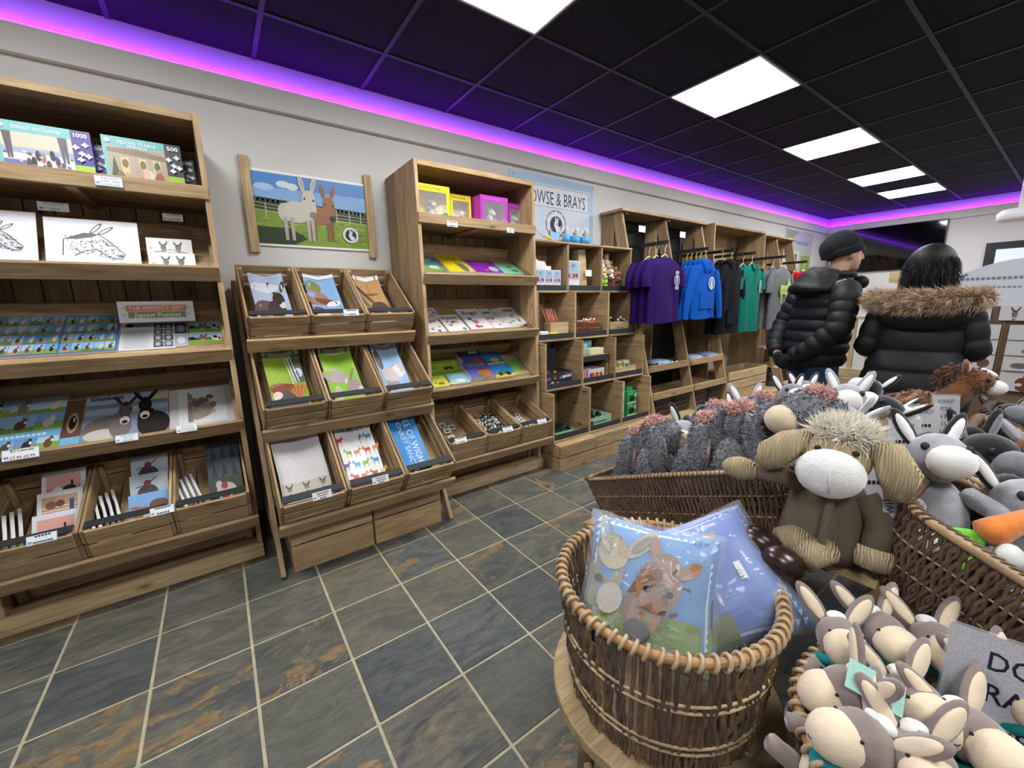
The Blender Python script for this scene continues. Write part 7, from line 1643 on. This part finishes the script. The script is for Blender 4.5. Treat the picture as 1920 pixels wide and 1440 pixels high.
for k in range(4): hd.tube([(.155*math.cos(a)*(1-.10*k), .075+.115*math.sin(a)*(1-.12*k)-.02*k, 1.36+.036*k-.02*abs(math.cos(a))) for a in [R(-12+204*q/14) for q in range(15)]], [.02+.014*math.sin(math.pi*q/14) for q in range(15)], 10)
hd.ell((0, .11, 1.40), (.125, .065, .075), 18, 12); obj('hood', voxel(hd.mesh(PUFF), .011, 3), MM, t)
MB().tube([(.1*math.cos(a), -.045+.1*math.sin(a), 1.435) for a in [2*math.pi*q/24 for q in range(24)]], .026, 10, closed=True).obj('collar', PUFF, MM, t)
MB().ell((0, -.20, 1.385), (.085, .055, .05), 14, 10, rot=RX(30)).obj('hood_front', PUFF, MM, t)
bn = MB(); HT = T(*HC) @ T(0, .02, .0) @ RX(-16)
bn.loft([[(r_*.93*math.cos(2*math.pi*q/28), r_*1.17*math.sin(2*math.pi*q/28), z) for q in range(28)] for r_, z in ((.094, .005), (.101, .02), (.102, .05), (.097, .075), (.086, .105), (.066, .13), (.035, .15), (.012, .155))], HT); bn.ell((0, .075, .05), (.07, .055, .075), 14, 10, HT)
bo = obj('beanie', bn.mesh(KNITB), MM, t); MB().loft([[(r_*.93*math.cos(2*math.pi*q/28), r_*1.17*math.sin(2*math.pi*q/28), z) for q in range(28)] for r_, z in ((.1, -.008), (.107, .0), (.108, .03), (.104, .042))]).obj('cuff', KNITB, MM @ HT, bo)
for sx in (-1, 1): MB().ell((sx*.03, -.092, .032), (.012, .006, .006), 8, 6).obj('eye', BLACK, MM @ T(*HC), t)
# ---- woman with her back turned
MW = T(3.36, .555, 0) @ RZ(100)
t = thing('person', MW, 'person with black hair in a long black padded coat with a fur-trimmed hood', 'person')
HC = (0, -.03, 1.43); sk = MB(); head_mesh(sk, HC, .95)
sk.tube([(0, .0, 1.22), (0, -.005, 1.29), (0, -.02, 1.37)], [.07, .055, .052], 14); sk.ell((0, 0, 1.08), (.15, .10, .18), 16, 12); sk.ell((0, .02, .86), (.17, .12, .15), 16, 12)
for sx in (-1, 1):
    sk.tube([(sx*.13, 0, 1.22), (sx*.165, .01, 1.2), (sx*.22, .03, .985), (sx*.175, -.18, .98), (sx*.12, -.27, 1.02)], [.055, .055, .043, .033, .025], 12); hand_parts(sk, (sx*.12, -.27, 1.02), (-sx*.5, -.6, .2), .92, .5, sx)
    sk.tube([(sx*.09, .02, .84), (sx*.09, .0, .46), (sx*.09, .03, .08)], [.09, .058, .04], 12); sk.tube([(sx*.09, .045, .04), (sx*.095, -.1, .032), (sx*.095, -.14, .028)], [.038, .036, .028], 10)
obj('body', voxel(sk.mesh(SKIN), .0085, 3), MW, t)
j = MB()
for sx in (-1, 1): j.tube([(sx*.085, .02, .84), (sx*.09, .0, .46), (sx*.09, .03, .06)], [.1, .068, .056], 16)
obj('trousers', voxel(j.mesh(mat('dark_denim', '#1a2030', .9)), .012, 4), MW, t)
for sx in (-1, 1): MB().loft([[(sx*.095+.044*math.cos(a)*k, -.03+.125*math.sin(a)*k, z) for a in [2*math.pi*q/18 for q in range(18)]] for z, k in ((.002, 1.0), (.04, 1.02), (.075, .8), (.16, .48))]).obj('boot', BOOT, MW, t)
jk = MB().loft(torso([(.62, .24, .19, .03, 0), (.74, .245, .19, .03, 0), (.86, .225, .175, .025, 0), (.98, .19, .15, .015, 0), (1.1, .19, .145, .01, 0), (1.19, .195, .14, .0, 0), (1.245, .16, .12, 0, 0), (1.29, .10, .1, -.01, 0)], .118, .013))
for sx in (-1, 1): quilt_tube(jk, [(sx*.13, .0, 1.205), (sx*.18, .01, 1.15), (sx*.222, .03, .985), (sx*.18, -.17, .97), (sx*.13, -.25, 1.0)], [.072, .075, .065, .056, .048], .1, .010)
obj('coat', jk.mesh(PUFF), MW, t)
hd = MB(); hd.ell((0, .135, 1.19), (.2, .07, .11), 20, 12); hd.ell((0, .09, 1.25), (.17, .08, .06), 18, 10); obj('hood', hd.mesh(PUFF), MW, t)
arc = [(.222*math.cos(a), .03+.15*math.sin(a), 1.272-.02*math.sin(a)) for a in [R(-8+196*q/26) for q in range(27)]]
ft = MB().tube(arc, [.03+.02*math.sin(math.pi*q/26) for q in range(27)], 12).mesh(mat('fur_under', '#6b543c', .9)); fo = obj('fur_trim', ft, MW, t)
FURT = NT('fur_fibre'); q_ = FURT.coords((1, 1, 1), False); FURT.l(FURT.ramp(FURT.noise(q_, 30, 3), [(.3, hx('#6a543a')), (.5, hx('#b3977a')), (.72, hx('#e0cdb0'))]), FURT.b.inputs['Base Color']); FURT.b.inputs['Roughness'].default_value = .8
o = obj('fur', fur_mesh(ft, 9000, .05, .0016, FURT.m, (.5, .1, -.25), .5, 5, curl=.3), MW, fo); o['kind'] = 'stuff'
MB().tube([(.095*math.cos(a), -.015+.09*math.sin(a), 1.305) for a in [2*math.pi*q/24 for q in range(24)]], .03, 10, closed=True).obj('collar', PUFF, MW, t)
hr = MB().ell((0, .012, .03), (.108, .118, .118), 26, 18, T(*HC)); hr.ell((0, .035, -.03), (.110, .095, .12), 24, 14, T(*HC)); hm_ = voxel(hr.mesh(HAIRB), .009, 12); ho_ = obj('hair', hm_, MW, t); o = obj('hair_strands', fur_mesh(hm_, 5000, .07, .0012, HAIRB, (0, .1, -1.4), .25, 9), MW, ho_); o['kind'] = 'stuff'
for sx in (-1, 1): MB().ell((sx*.028, -.086, .03), (.011, .006, .006), 8, 6).obj('eye', BLACK, MW @ T(*HC), t)
